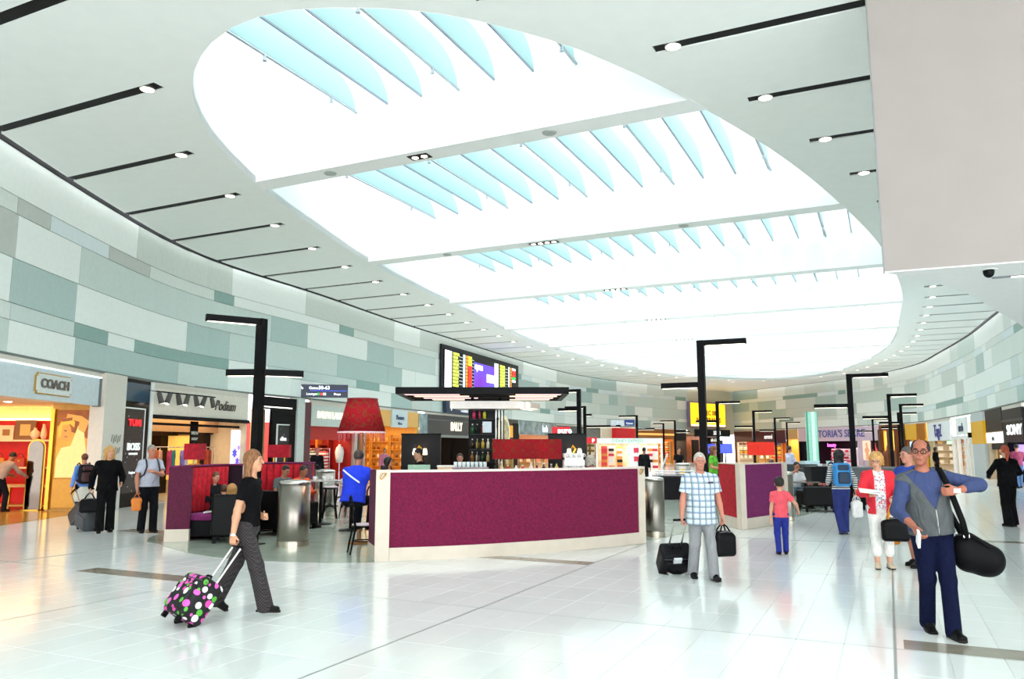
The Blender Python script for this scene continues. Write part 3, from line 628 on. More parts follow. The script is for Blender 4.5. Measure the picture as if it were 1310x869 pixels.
column(LW, 50.53, 51.47, 'narrow glazed column with blue reflections beside the dark-fascia shop', mat('b8d0d8', .08, .6, var=.3, scale=2), 3.6)

# ---- dark-fascia shoe shop
s5 = Shop(LW, 51.52, 58.04, 'dark shoe shop with charcoal fascia and cream capital lettering', 4, '3a3c3b', (2.45, 3.6), back='2a2220', side='241e1c', floor='4a4440', power=150, light=(1, .75, .45))
h = s5.W/2
s5.sign('BALLY', .72, 'fff0d8', h*.25, 2.95, -.06, .014, 1.0, .85); s5.box('lower_fascia', -h, h, -.06, .1, 2.3, 2.45, '8a8c86'); s5.box('fascia_rib', -h, h, -.05, 0, 3.28, 3.34, '6a6c68')
s5.box('white_counter', -h*.7, h*.3, 1.2, 1.8, 0, .85, white)
for k, (x, z, c) in enumerate(((-h*.6, 1.75, 'd8874a'), (-h*.6, 1.25, 'f4c08a'))): s5.box('lit_niche', x-.45, x+.45, 3.9, 3.98, z-.2, z+.2, mat(c, .4, emit=1.0))

# ---- shops further along the left wall
def far_shop(w, a, b, label, f, fz, back, sign=None, sc_=None, power=300, light=(1, .8, .55), depth=4, goods=0, gcol=None, emit=0, semit=.6, sx=1, **k):
    s = Shop(w, a, b, label, depth, f, fz, back=back, power=power, light=light, emit=emit, **k)
    if sign: s.sign(sign, sc_[0], sc_[1], sc_[2]*s.W/2, (fz[0]+fz[1])/2, -.06, .01, semit, sx)
    h = s.W/2
    for i in range(goods):
        x0 = .35+i*(depth-.6)/goods; x1 = x0+(depth-.6)/goods*.9; sd_ = w.side
        u = s.shelf('%s shelf unit from the front in the %s' % (ORD[i], label.split(' with')[0]), x0, x1, sd_*(h-.25), [.5, 1.0, 1.5, 2.0], random.choice(['e8d8c0', 'c8a878', 'f0ece4']), .4, side=True)
        if sd_ < 0: u.rotation_euler.z = s.rz+PI/2
        for j, z in enumerate((.5, 1.0, 1.5, 2.0)):
            n_ = max(2, int((x1-x0)/.55)); col = random.choice(gcol or ['c83a2a', 'e8d8b0', '3a5a8a', 'd8a030', 'f0f0ec', '5a3020'])
            for q in range(n_):
                put('bx'+col, lambda: mk_box('stock_box', 'box', col, (.36, .25, .3), random.choice(['f0f0ec', 'd8c8a0', col])), s.at(sd_*(h-.3), x0+(q+.5)*(x1-x0)/n_, z), s.rz-sd_*PI/2,
                    '%s box, %s row, %s shelf of the %s' % (ORD[q], ['lowest', 'second', 'third', 'top'][j], ORD[i], label.split(' with')[0].replace(' the ', ' ')), 'boxes on shop shelves')
    return s
s6 = far_shop(LW, 58.18, 67.09, 'charcoal clock-sign shop with round cream sign behind the bar', '33383a', (2.3, 3.75), '3a2a20', power=200, goods=1)
h = s6.W/2
o = MB().lathe([(.001, 0), (1.25, 0), (1.25, .08), (.001, .08)], n=28).build('round_sign', mat('e8dcc0', .4, emit=.3), s6.r); o.rotation_euler = (PI/2, 0, 0); o.location = (h*.25, -.03, 2.75)
o = MB().lathe([(.001, 0), (.95, 0), (.95, .1), (.001, .1)], n=28).build('round_emblem', mat('c8b890', .4, var=.4, scale=3), s6.r); o.rotation_euler = (PI/2, 0, 0); o.location = (h*.25, -.05, 2.75)
s6.box('orange_bar', h*.55, h*.7, -.06, 0, 2.45, 3.3, mat('e89a2a', .4, emit=.5)); s6.box('black_niche', h*.72, h, -.04, .0, 2.3, 3.5, black)
s7 = far_shop(LW, 67.26, 75.88, 'silver shimmering-fascia shop with small white lettering', 'b8ccd4', (2.7, 3.72), 'f0c0a0', 'lush', (.8, 'f4f8ff', .3), 500, (1, .78, .6), emit=.1, goods=2, gcol=['f0b8a0', 'f4e0d0', 'd88a6a', 'e8d0b8'])
s7.fas.data.materials[0] = mat('a8bcc4', .2, .4, var=.5, scale=1.2)
s8 = far_shop(LW, 75.98, 85.26, 'grey ribbed-fascia shop with dark glass front', '565e5e', (2.3, 3.6), '6a4a40', power=200, goods=1)
s8.box('ribbed_panel', h*.1, s8.W/2-.2, -.06, 0, 2.5, 3.4, mat('7a8280', .35, var=.3, scale=5))
s9 = far_shop(LW, 85.33, 91.56, 'bright cream gift shop with red box sign on its fascia', 'f0e2c8', (2.3, 3.7), 'f4e8d8', power=350, goods=2, gcol=['d82030', 'e84a5a', 'f0f0f0', '2a2a2a'])
s9.box('red_sign', -1.2, 2.4, -.5, -.06, 2.6, 3.6, mat('c01824', .4, emit=.3))
s10 = far_shop(LW, 91.7, 98.92, 'amber souvenir shop with brown timber fascia at the far left', 'a06a38', (2.6, 3.7), 'd8883a', power=800, light=(1, .65, .3), goods=2, gcol=['e87a3a', 'e8e0d0', '6a3a8a', 'c83a2a'])
s10.box('lit_header', -s10.W/2, s10.W/2, -.1, -.02, 3.0, 3.2, mat('f0b060', .4, emit=.8))
s11 = far_shop(LW, 99.08, LW.L-.4, 'dark shop at the far end of the left wall', '2c2e30', (2.5, 3.7), '3a2a24', power=250)

struct(LW.strip(MB(), .2, 20.25, 0, 3.72, -.2, 0).build('wall_left_lower', mat('c9cfcc', .45)))
# ---- the far end wall: billboard, gate sign, dark shops
eb_a, eb_b = V((19.6, 87.8)), V((26.5, 94)); ed = (eb_b-eb_a).normalized(); erz = math.atan2(ed.y, ed.x)
def endp(t, off=.3): p = eb_a+ed*t; return (p.x+ed.y*off, p.y-ed.x*off)
bbd = thing('billboard', 'glowing yellow billboard high on the far end wall', 'billboard', (*endp(3.4), 0), erz)
MB().bb(-3.6, 3.6, -.15, .2, 3.95, 6.85).build('frame', mat('8a7aa0', .4), bbd); MB().bb(-3.4, 3.4, -.2, -.15, 4.1, 6.7).build('yellow_screen', mat('ffd21e', .4, emit=1.0), bbd)
text('DEC 08', .75, mat('9a5a10', .5), 'billboard_lettering', bbd, (.2, -.24, 5.6), (PI/2, 0, 0), .01, .02); text('NEW BRANDS', .75, mat('9a5a10', .5), 'billboard_lettering', bbd, (0, -.24, 4.8), (PI/2, 0, 0), .01, .02)
MB().bb(-3.3, 3.3, -.22, -.2, 4.12, 4.3).build('white_band', mat('fff8e0', .4, emit=1), bbd)
gs_ = thing('gate_sign', 'long black gate sign hanging under the yellow billboard', 'sign', (*endp(3.5, .9), 0), erz)
MB().bb(-3.4, 3.4, -.1, .1, 2.95, 3.75).build('sign_box', mat('1e2a30', .3), gs_); text('50-63', .62, mat('f0f4f4', .4, emit=.8), 'sign_lettering', gs_, (.7, -.12, 3.35), (PI/2, 0, 0), .01, .01)
gs2 = thing('gate_sign', 'smaller black number sign below the long gate sign', 'sign', (*endp(2.6, 1.5), 0), erz)
MB().bb(-1.2, 1.2, -.1, .1, 2.2, 2.85).build('sign_box', mat('20221f', .3), gs2); text('60-61', .5, mat('f0f4e4', .4, emit=.6), 'sign_lettering', gs2, (0, -.12, 2.52), (PI/2, 0, 0), .01, .01)
ew = thing('shop', 'dark duty-free shop under the far end wall with blue screens', 'shop', (*endp(4.6, -2.5), 0), erz)
MB().bb(-5, 5, 0, .1, 0, 3.3).build('back_wall', mat('6a3a24', .4, var=.4, scale=1.5), ew); MB().bb(-5, 5, -2.4, 0, 3.2, 3.3).build('shop_ceiling', mat('d8c8a8', .5), ew)
for x in (-3.6, -1.2, 1.4, 3.8): MB().bb(x-.5, x+.5, -1.2, -.9, 0, 2.6).build('dark_pillar', black, ew)
for x in (-2.4, .1, 2.6): MB().bb(x-.5, x+.5, -.1, -.02, .6, 2.2).build('lit_panel', mat('ffb060', .4, emit=1.2), ew)
lamp('AREA', (0, -1.2, 3.1), 300, (1, .75, .5), 8, 1.5, parent=ew)
for i, (u_, v_) in enumerate(((0, 0), (1, 0))):
    t = thing('information_screen', 'bright blue information screen, %s of a pair below the gate signs' % ['left', 'right'][i], 'screen', (*endp(.6+3.4*i, 2.2), 0), erz)
    MB().bb(-1.3, 1.3, -.05, .12, 1.05, 2.15).build('casing', black, t); MB().bb(-1.22, 1.22, -.07, -.05, 1.12, 2.08).build('blue_display', mat('2a4cf0', .3, emit=1.6), t); MB().bb(-.06, .06, 0, .1, -.003, 1.1).build('stand', black, t)

# ---- shops of the right wall
r1 = far_shop(RW, 99.7, 103.19, 'dark brown far shop with small lit displays beside the end wall', '4a2a28', (2.5, 3.6), '6a4028', power=300, goods=1)
r2 = far_shop(RW, 93.92, 99.52, 'maroon-fascia far shop with amber wall', '4a1c28', (2.2, 3.6), 'c87a3a', power=600, goods=2)
r2.sign('omni', .7, 'f4f4f4', 0, 2.9, -.08, .01, .6)
r3 = far_shop(RW, 91.85, 93.79, 'slim yellow-lit far shop left of the pink shop', 'd8b070', (2.6, 3.6), 'e0a848', power=300)
r4 = far_shop(RW, 81.72, 91.76, 'lingerie shop with pale pink fascia and violet capital lettering', 'e6cfdd', (2.35, 3.72), '2a1822', "VICTORIA'S SECRET", (1.0, '5a62b0', .28), 420, (1, .7, .8), semit=0, sx=1.05)
h = r4.W/2
r4.box('pink_pier', h*.86, h, -.06, .3, 0, 2.4, 'e2c8d8'); r4.box('black_front', -h, -h*.45, .2, .3, 0, 2.35, black)
r4.sign('beauty', .5, 'f05ad0', h*.0, 1.95, .3, .01, 2.0)
for i, x in enumerate((h*.05, h*.4)):
    t = thing('cosmetics_stand', '%s red and white cosmetics stand in the pink-fascia shop' % ['left', 'right'][i], 'display', r4.at(x, .8, 0), r4.rz)
    MB().bb(-1.0, 1.0, 0, .3, 0, 1.6).build('stand_back', mat('f2e2e6', .4, emit=.3), t)
    for j in range(4): MB().bb(-.9, .9, -.25, 0, .3+.32*j, .34+.32*j).build('shelf_board', mat('d83050', .4), t)
    for j in range(4):
        for q in range(4): MB().bb(-.8+.43*q, -.55+.43*q, -.2, -.02, .34+.32*j, .52+.32*j).build('product', mat(random.choice(['e0203a', 'f06a8a', 'fff0f2', 'c01830']), .4), t)
for i, x in enumerate((h*.3, h*.62)):
    po = thing('window_poster', '%s black and white figure poster inside the pink-fascia shop' % ['left', 'right'][i], 'poster', r4.at(x, 2.2, 0), r4.rz)
    MB().bb(-.8, .8, 0, .05, .9, 2.2).build('poster_sheet', mat('1a1216', .4), po)
    flat('printed_figure', [(-.15, .92), (.3, .92), (.22, 1.3), (.4, 1.55), (.15, 1.75), (.2, 1.95), (.05, 2.1), (-.12, 2.0), (-.1, 1.78), (-.4, 1.6), (-.2, 1.3)], -.01, mat('e8e2e4', .5, emit=.3), po)
r5 = Fr(RW, 79.02, 81.67, 'pale pink pier with two figure posters right of the pink-fascia shop', 'wall pier', 'wall_pier')
h = r5.W/2
r5.box('pier', -h, h, 0, .3, 0, 3.7, mat('e0cbdc', .4))
for i, (x, c) in enumerate(((-h*.5, 'f0d0b8'), (h*.55, '2a1014'))):
    po = thing('figure_poster', ['pale figure poster on the pink pier', 'dark figure poster with a red glow on the pink pier'][i], 'poster', r5.at(x, -.03, 0), r5.rz)
    MB().bb(-.75, .75, -.03, .02, .55, 2.35).build('poster_sheet', mat(c, .4, emit=.5 if i == 0 else 0), po)
    flat('printed_figure', [(-.2, .6), (.3, .6), (.25, 1.2), (.45, 1.5), (.2, 1.75), (.15, 2.1), (-.05, 2.2), (-.2, 2.0), (-.1, 1.75), (-.4, 1.5), (-.2, 1.1)], -.04, mat(['d89a70', 'd84a4a'][i], .5, emit=.5), po)
r6 = far_shop(RW, 74.14, 78.91, 'brown timber shop with golden display windows', '6a3a1c', (3.2, 3.7), 'e0b860', power=700, light=(1, .7, .3), depth=3.5)
h = r6.W/2
for x in (-h+.2, -h*.2, h*.35, h-.2): r6.box('timber_post', x-.25, x+.25, -.1, .2, 0, 3.3, '5a2a14')
for x in (-h*.6, h*.08): r6.box('golden_panel', x-.5, x+.5, .3, .35, .6, 3.1, mat('f0cf70', .3, emit=.7))
for i in range(5):
    c = ['8a3a1c', 'c8762c', '5a2a18', 'd89a40', '3a1c14'][i]
    put('rb'+c, lambda: mk_bag(c, '2a140c', .5, .42, .2), r6.at(-h+.9+i*(2*h-1.8)/4, .0, 1.0+.5*(i % 2)), r6.rz, '%s bag from the left in the golden shop windows' % ORD[i], 'bags in golden windows')
    r6.box('bag_plinth', -h+.7+i*(2*h-1.8)/4, -h+1.1+i*(2*h-1.8)/4, -.15, .2, 0, 1.0+.5*(i % 2), '7a4a24')
r7 = far_shop(RW, 69.25, 74.12, 'yellow slatted-front shop left of the white sign', 'f0b41e', (2.35, 3.6), '8a5a20', power=400, light=(1, .7, .25), goods=2, gcol=['c8902c', 'e8d0a0', '5a3014', 'a83a1c'])
h = r7.W/2
for i in range(7): r7.box('slat', h*.2+i*h*.12, h*.2+i*h*.12+.14, -.1, -.02, 2.3, 3.6, mat('b8740e', .4))
for x in (-h*.2, h*.4, h*.95): r7.box('yellow_post', x-.12, x+.12, -.1, .1, 0, 2.4, mat('f0b020', .4))
r7.box('blue_screen', -h*.75, -h*.25, .1, .16, 1.35, 2.2, mat('a8c8f0', .3, emit=1.2))
for i in range(6):
    c = ['c8902c', 'e8d0a0', '5a3014'][i % 3]
    r7.box('shelf_board', h*.45, h*.9, .6, .9, .5+.3*i, .54+.3*i, 'e8c890')
r8 = far_shop(RW, 60.83, 69.02, 'watch shop with white sign board and dark blue lettering', 'eef2f4', (2.2, 3.55), 'd8c49a', 'TagZ', (1.25, '1c2c8a', 0), 260, (1, .9, .7), semit=.1, goods=2, gcol=['d83a5a', 'f0e0d0', 'c8a060', 'f4f0ea'])
h = r8.W/2
r8.box('pink_shelf', h*.1, h*.85, 1.4, 1.6, 1.5, 1.8, mat('e8487a', .4, emit=.4)); r8.box('exit_sign', h*.5, h*.85, .1, .15, 1.95, 2.15, mat('a8e8b0', .4, emit=1.2))
r9 = far_shop(RW, 54.41, 60.36, 'white-framed glass shop beside the pillar with yellow band', None, (2.3, 3.7), 'e8dcc8', power=220, light=(1, .92, .8), goods=1, gcol=['e8943a', 'f0c070', 'c8602c'])
h = r9.W/2
for x, w_ in ((-h+.15, .15), (-h*.45, .14), (h*.28, .14), (h*.62, .16), (h-.15, .14)): r9.box('white_mullion', x-w_, x+w_, -.08, .1, 0, 3.6, white)
r9.box('white_transom', -h, h, -.1, .1, 2.25, 2.45, white); r9.box('sign_board', -h*.42, h*.55, -.06, .0, 2.5, 3.6, white); r9.sign('mob', .75, '2c3c5a', .05, 2.95, -.09, .01, .1)
r9.box('amber_window', -h*.1, h*.2, .3, .36, .2, 2.2, mat('e8943a', .3, emit=.8)); r9.box('round_lamp', -h*.02, h*.12, .2, .28, 1.0, 1.4, mat('fff0c0', .3, emit=2))
gl_, nt, b = nmat('shop_glass'); tr = nt.nodes.new('ShaderNodeBsdfTransparent'); mx = nt.nodes.new('ShaderNodeMixShader'); mx.inputs[0].default_value = .12
b.inputs['Roughness'].default_value = .05; nt.links.new(tr.outputs[0], mx.inputs[1]); nt.links.new(b.outputs[0], mx.inputs[2]); nt.links.new(mx.outputs[0], nt.nodes['Material Output'].inputs[0])
r9.box('glass_pane', -h, h, -.01, .01, 0, 2.25, gl_)
pc = Fr(RW, 50.85, 54.3, 'square grey pillar with a broad yellow band near the right edge', 'pillar', 'pillar'); h = pc.W/2
pc.box('shaft', -h, h, -.12, 1.6, 0, 3.72, mat('c2c8c8', .45)); pc.box('yellow_band', -h-.01, h+.01, -.14, 1.5, 1.92, 3.2, mat('f2b40c', .4)); pc.box('camera_bracket', -h-.25, -h+.1, -.3, -.14, 2.3, 2.6, black)
r10 = far_shop(RW, 46.18, 50.74, 'cosmetics hall with black upper panel and lit white strip right of the pillar', '121314', (2.55, 3.72), 'd8c8b0', power=240, light=(1, .85, .6), goods=1, ex=(0, .0))
r10.box('white_strip', -r10.W/2, r10.W/2, -.03, .05, 1.95, 2.5, mat('eef2f4', .4, emit=.6)); r10.sign('eva', .4, '3a3a3a', -.2, 2.2, -.06, 0, 0); r10.box('dark_strip', -r10.W/2, r10.W/2*.6, .2, .3, 1.6, 1.92, black)
r11 = far_shop(RW, 41.98, 46.13, 'black electronics shop with white capitals at the right edge', '0e0f12', (1.95, 3.55), '16141a', power=60, light=(.8, .7, 1), ex=(0, 2))
h = r11.W/2
r11.sign('SONY', .66, 'fafafa', .55, 2.52, -.06, .012, 1.0, 1.75); r11.box('fascia_rib', -h, h, -.05, 0, 2.95, 3.05, '3a3c40')
r11.box('violet_screen', -h*.6, h+1.2, .3, .36, .7, 1.85, mat('b090f0', .3, emit=1.0)); r11.box('screen_frame', -h, -h*.62, -.02, .3, 0, 1.95, black)
# the end of the right wall beyond the frame is carried down to the floor
s_ = RW.strip(MB(), .2, 37.58, 0, 3.72, -.2, 0).build('wall_right_lower', mat('c9cfcc', .45)); struct(s_)

# ---------------------------------------------------------------- signs
fb_ = Fr(LW, 53.0, 66.59, 'large flight departures screen with yellow rows and violet advertisement', 'information screen', 'flight_screen')
h = fb_.W/2
fb_.box('casing', -h, h, -.2, -.08, 4.6, 7.8, mat('26292b', .4))
fb_.box('display', -h+.25, h-.25, -.24, -.2, 4.7, 7.55, mat('14171a', .3))
def fx(f): return -h+.25+(2*h-.5)*f/(1.24-.24*f)
def cols_(name, f0, f1, col, em, rows, z0=4.72, z1=7.5, pad=.3):
    b = MB(); n_ = 13
    for r_ in rows:
        zz = z1-(r_+.5)*(z1-z0)/n_; hh = (z1-z0)/n_/2*(1-pad); b.bb(fx(f0), fx(f1)-random.random()*.25*(fx(f1)-fx(f0))*(pad > .2), -.26, -.24, zz-hh, zz+hh)
    return b.build(name, mat(col, .4, emit=em), fb_.r)
A13 = range(13)
for r_ in A13:
    cols_('row_logo', .01, .06, 'fbe8f4', 1.2, [r_], pad=.08); cols_('row_flight', .062, .1, 'e8f4f8', 1.1, [r_], pad=.1); cols_('row_city', .12, .2, 'c8d848', 1.1, [r_], pad=.25)
    cols_('row_time', .255, .28, 'd8f0f8', 1.0, [r_], pad=.1); cols_('row_gate', .295, .31, 'f0a030', 1.0, [r_], pad=.2)
    cols_('row_status', .32, .37, 'd8d030' if r_ < 3 else 'f02818', 1.0, [r_], pad=.15)
    cols_('row_logo', .68, .73, 'f4f4fa', 1.2, [r_], pad=.05); cols_('row_city', .755, .82, 'c8d848', 1.1, [r_], pad=.2); cols_('row_time', .87, .885, 'f4f4f4', 1.0, [r_], pad=.1); cols_('row_gate', .9, .91, 'f0a030', 1, [r_], pad=.2)
    if r_ < 5: cols_('row_status', .92, .965, 'f03020' if r_ in (1, 2) else ('30e050' if r_ == 3 else 'e8e8e8'), 1, [r_], pad=.2)
for z in [4.72+i*(2.78/13) for i in range(1, 13)]:
    for f0, f1 in ((.2, .25), (.375, .4), (.825, .865)): fb_.box('rule_line', fx(f0), fx(f1), -.252, -.24, z-.015, z+.015, mat('d0d4d4', .4, emit=.8))
adm, nt, b = nmat('violet_advert'); gt_ = nt.nodes.new('ShaderNodeTexNoise'); gt_.inputs['Scale'].default_value = .45; tc = nt.nodes.new('ShaderNodeTexCoord'); nt.links.new(tc.outputs['Object'], gt_.inputs['Vector'])
rp = nt.nodes.new('ShaderNodeValToRGB'); rp.color_ramp.elements[0].color = lin('7a28c0'); rp.color_ramp.elements[1].color = lin('5a5af8'); rp.color_ramp.elements[0].position = .4; rp.color_ramp.elements[1].position = .62; nt.links.new(gt_.outputs[0], rp.inputs[0])
nt.links.new(rp.outputs[0], b.inputs['Emission Color']); b.inputs['Emission Strength'].default_value = 1.1; b.inputs['Base Color'].default_value = lin('301050')
fb_.box('advertisement', fx(.4), fx(.675), -.26, -.24, 4.72, 7.2, adm); fb_.box('advert_card', fx(.57), fx(.67), -.28, -.26, 6.05, 6.6, mat('e8d8fa', .4, emit=1.2))
fb_.sign('opsm', .62, 'fafaff', fx(.46), 6.95, -.28, .015, 1.6)
sg = thing('gate_sign', 'dark blue gate direction sign projecting from the left wall above the shops', 'sign', (-7.95, 32.75, 0), .18)
MB().bb(-1.05, 1.05, -.1, .1, 3.78, 4.32).build('sign_box', mat('16264a', .3), sg); MB().bb(-.5, 1.0, -.115, -.1, 4.05, 4.075).build('blue_rule', mat('2c50d8', .3, emit=.8), sg)
text('Gates', .16, mat('f4f6fa', .4, emit=1), 'sign_lettering', sg, (-.35, -.12, 4.17), (PI/2, 0, 0), .005, .003); text('50-63', .2, mat('f4f6fa', .4, emit=1), 'sign_lettering', sg, (.08, -.12, 4.18), (PI/2, 0, 0), .005, .006)
text('Lounges', .13, mat('f4f6fa', .4, emit=1), 'sign_lettering', sg, (-.42, -.12, 3.92), (PI/2, 0, 0), .005, .003); text('Shops', .12, mat('f4f6fa', .4, emit=1), 'sign_lettering', sg, (.62, -.12, 3.92), (PI/2, 0, 0), .005, .003)
flat('arrow', [(-.92, 4.02), (-.86, 4.02), (-.86, 4.17), (-.8, 4.11), (-.76, 4.15), (-.89, 4.27), (-1.02, 4.15), (-.98, 4.11), (-.92, 4.17)], -.11, mat('f4f6fa', .4, emit=1), sg)
for x, c in ((-.16, '30a050'), (-.02, 'd83a3a'), (.1, 'f4f6fa')): MB().bb(x-.06, x+.06, -.12, -.1, 3.87, 3.97).build('pictogram', mat(c, .4, emit=.8), sg)
MB().bb(-1.2, -1.05, -.04, .04, 3.95, 4.15).build('bracket', black, sg)
s_b = Fr(LW, 53.5, 57.65, 'dark blue pictogram sign on the left wall behind the bar canopy', 'sign', 'pictogram_sign'); h = s_b.W/2
s_b.box('sign_box', -h, h, -.3, -.1, 3.76, 4.5, mat('20304e', .3)); s_b.sign('7', .7, 'e8ecf4', -h*.65, 4.12, -.34, .01, .6); s_b.sign('Toilets', .42, 'e8ecf4', h*.25, 4.0, -.34, .005, .4)

# ================================================================ lamp posts
ledm = mat('fff3dc', .4, emit=3.0)
def post(x, y, arms, label, rz=A25, h=4.05, w=.15):
    t = thing('lamp_post', label, 'lamp post', (x, y, 0), rz, 'black lamp posts')
    MB().bb(-w/2, w/2, -w/2, w/2, 0, h).build('post', black, t, bevel=.006); MB().bb(-.16, .16, -.16, .16, .002, .02).build('base_plate', black, t)
    for z, a, L_ in arms:
        M_ = Matrix.Rotation(a, 3, 'Z'); s = w*.95
        o = MB().bb(w/2-.004 if z < h-.1 else -w/2, L_, -s*.4, s*.4, -.12, 0).build('arm', black, t, bevel=.004); o.location = (0, 0, z); o.rotation_euler.z = a
        MB().bb(w/2+.04, L_-.03, -s*.26, s*.26, -.128, -.12).build('light_strip', ledm, o)
    return t
post(-4.6, 14.2, [(4.05, PI+1.02, .98), (3.12, PI/3-.15, .78), (3.12, PI+.35, .62)], 'black lamp post with three arms behind the woman with the dotted suitcase')
post(4.17, 17.15, [(4.05, 0, .98), (3.13, PI, .9)], 'tall black lamp post rising behind the man in the checked shirt')
post(10.85, 25.1, [(4.05, 0, 1.15), (3.1, PI, 1.1)], 'black two-armed lamp post behind the woman with the blue backpack', w=.17)
for x, arms, lab in (
  ((2.7, 31.62), [(4.05, PI, .55), (3.3, PI, .9)], 'black lamp post at the right end of the bar canopy'),
  ((4.13, 44.55), [(4.05, PI, 1.2), (3.6, 0, .4), (2.95, 0, 2.1)], 'black lamp post carrying the white and navy sign'),
  ((9.09, 57.23), [(4.05, PI, 1.35), (3.1, 0, 1.3)], 'black lamp post before the cream gift shop'),
  ((14.08, 67.92), [(4.05, PI, 1.3), (3.1, 0, 1.3)], 'black lamp post before the amber souvenir shop'),
  ((14.68, 76.23), [(4.05, PI, 1.0)], 'one-armed lamp post left of the amber souvenir shop lamp post'),
  ((5.87, 77.24), [(4.05, PI, 1.3)], 'one-armed lamp post by the red hanging sign'),
  ((12.06, 89.09), [(4.05, PI, 1.3)], 'one-armed lamp post above the kiosk with pale green fascia'),
  ((-3.82, 50.31), [(4.05, PI, 1.2)], 'lamp post in front of the charcoal fascia shoe shop'),
  ((0.5, 63.93), [(4.05, PI, 1.3)], 'lamp post in front of the silver shimmering fascia'),
  ((10.49, 40.07), [(4.05, 0, 1.15), (3.1, PI, 1.1)], 'two-armed lamp post in front of the yellow billboard'),
  ((15.39, 50.02), [(4.05, 0, 1.15), (3.1, PI, 1.2)], 'two-armed lamp post above the small red shade on the far booth'),
  ((20.63, 61.68), [(4.05, 0, 1.15), (3.1, PI, 1.2)], 'two-armed lamp post left of the green glass column, second nearest to it'),
  ((25.31, 72.43), [(4.05, 0, 1.2)], 'one-armed lamp post just left of the green glass column'),
  ((16.62, 34.54), [(4.05, 0, 1.12), (3.1, PI, 1.1)], 'two-armed lamp post behind the man in blue beside the grey vest'),
  ((21.06, 42.49), [(4.05, 0, 1.12), (3.1, PI, 1.1)], 'two-armed lamp post before the yellow slatted shop'),
  ((25.95, 52.74), [(4.05, 0, 1.12), (3.1, PI, 1.1)], 'two-armed lamp post before the brown timber shop'),
  ((29.6, 64.5), [(4.05, 0, 1.2), (3.1, PI, 1.2)], 'small distant lamp post left of the brown timber shop lamp post'),
  ((38.43, 84.75), [(4.05, 0, 1.2), (3.1, PI, 1.4)], 'farthest right lamp post, before the pink pier posters')): post(x[0], x[1], arms, lab)

# ================================================================ cafe: curved fabric screen in front of the bar
def fabric(h, sc_=30):
    m, nt, b = nmat('woven_fabric_'+h); n_ = nt.nodes.new('ShaderNodeTexNoise'); n_.inputs['Scale'].default_value = sc_; n_.inputs['Detail'].default_value = 4
    tc = nt.nodes.new('ShaderNodeTexCoord'); nt.links.new(tc.outputs['Object'], n_.inputs['Vector']); r = nt.nodes.new('ShaderNodeValToRGB'); c = lin(h)
    r.color_ramp.elements[0].position = .35; r.color_ramp.elements[1].position = .65; r.color_ramp.elements[0].color = tuple(x*.72 for x in c[:3])+(1,); r.color_ramp.elements[1].color = tuple(x*1.2 for x in c[:3])+(1,)
    nt.links.new(n_.outputs[0], r.inputs[0]); nt.links.new(r.outputs[0], b.inputs['Base Color']); b.inputs['Roughness'].default_value = .9
    bp = nt.nodes.new('ShaderNodeBump'); bp.inputs['Strength'].default_value = .15; nt.links.new(n_.outputs[0], bp.inputs['Height']); nt.links.new(bp.outputs[0], b.inputs['Normal']); return m
magenta = fabric('75083c'); plum = fabric('5c1838'); crimson = fabric('c01226', 12); violet = fabric('7a1f60')
def panel_strip(b, pts, z0, z1, t0, t1):
    pts = [V(p) for p in pts]; n_ = len(pts); vs = []
    for i, p in enumerate(pts):
        d = (pts[min(i+1, n_-1)]-pts[max(i-1, 0)]).normalized(); nr = V((d.y, -d.x))
        a, c = p+nr*t0, p+nr*t1; vs += [(a.x, a.y, z0), (c.x, c.y, z0), (c.x, c.y, z1), (a.x, a.y, z1)]
    fs = [(4*i+j, 4*i+(j+1) % 4, 4*i+4+(j+1) % 4, 4*i+4+j) for i in range(n_-1) for j in range(4)]
    return b.add(vs, fs+[(3, 2, 1, 0), tuple(4*n_-4+j for j in range(4))])
trav = mat('ded2c2', .4, var=.05, scale=4)
def emblem(parent, loc, rz, s=1):
    o = MB().tube([(.035*s*math.cos(a)*(1+a*.05), 0, .045*s*math.sin(a*1.3)) for a in [i*.45 for i in range(26)]], .004*s, 5).build('emblem', gold, parent); o.location = loc; o.rotation_euler.z = rz; return o
path = [tuple(p) for p in cr([(-1.86, 12.13), (-.9, 12.42), (0.05, 12.86), (1.2, 13.52), (2.27, 14.33)], .3)]
scn = thing('fabric_screen', 'long curved magenta fabric screen with travertine base and end posts', 'screen wall', (0, 0, 0))
panel_strip(MB(), path, .2, 1.325, -.12, 0).build('fabric_panel', magenta, scn); panel_strip(MB(), path, 0, .2, -.13, .02).build('base', trav, scn)
panel_strip(MB(), path, 1.325, 1.36, -.13, .015).build('top_cap', mat('e8d8d2', .35), scn)
for (x, y), w_, rz in ((( -1.965, 12.11), .21, .2), ((2.33, 14.39), .16, .62)):
    o = MB().bb(-w_/2, w_/2, -.03, .14, 0, 1.362).build('end_post', trav, scn); o.location = (x, y, 0); o.rotation_euler.z = rz
    emblem(scn, (x+.034*math.sin(rz), y-.036*math.cos(rz), 1.27), rz, 1.1)
panel_strip(MB(), [(-2.32, 12.95), (-2.07, 12.2)], 0.2, 1.35, -.08, .0).build('side_panel', plum, scn); panel_strip(MB(), [(-2.32, 12.95), (-2.07, 12.2)], 0, .2, -.09, .01).build('base', trav, scn)

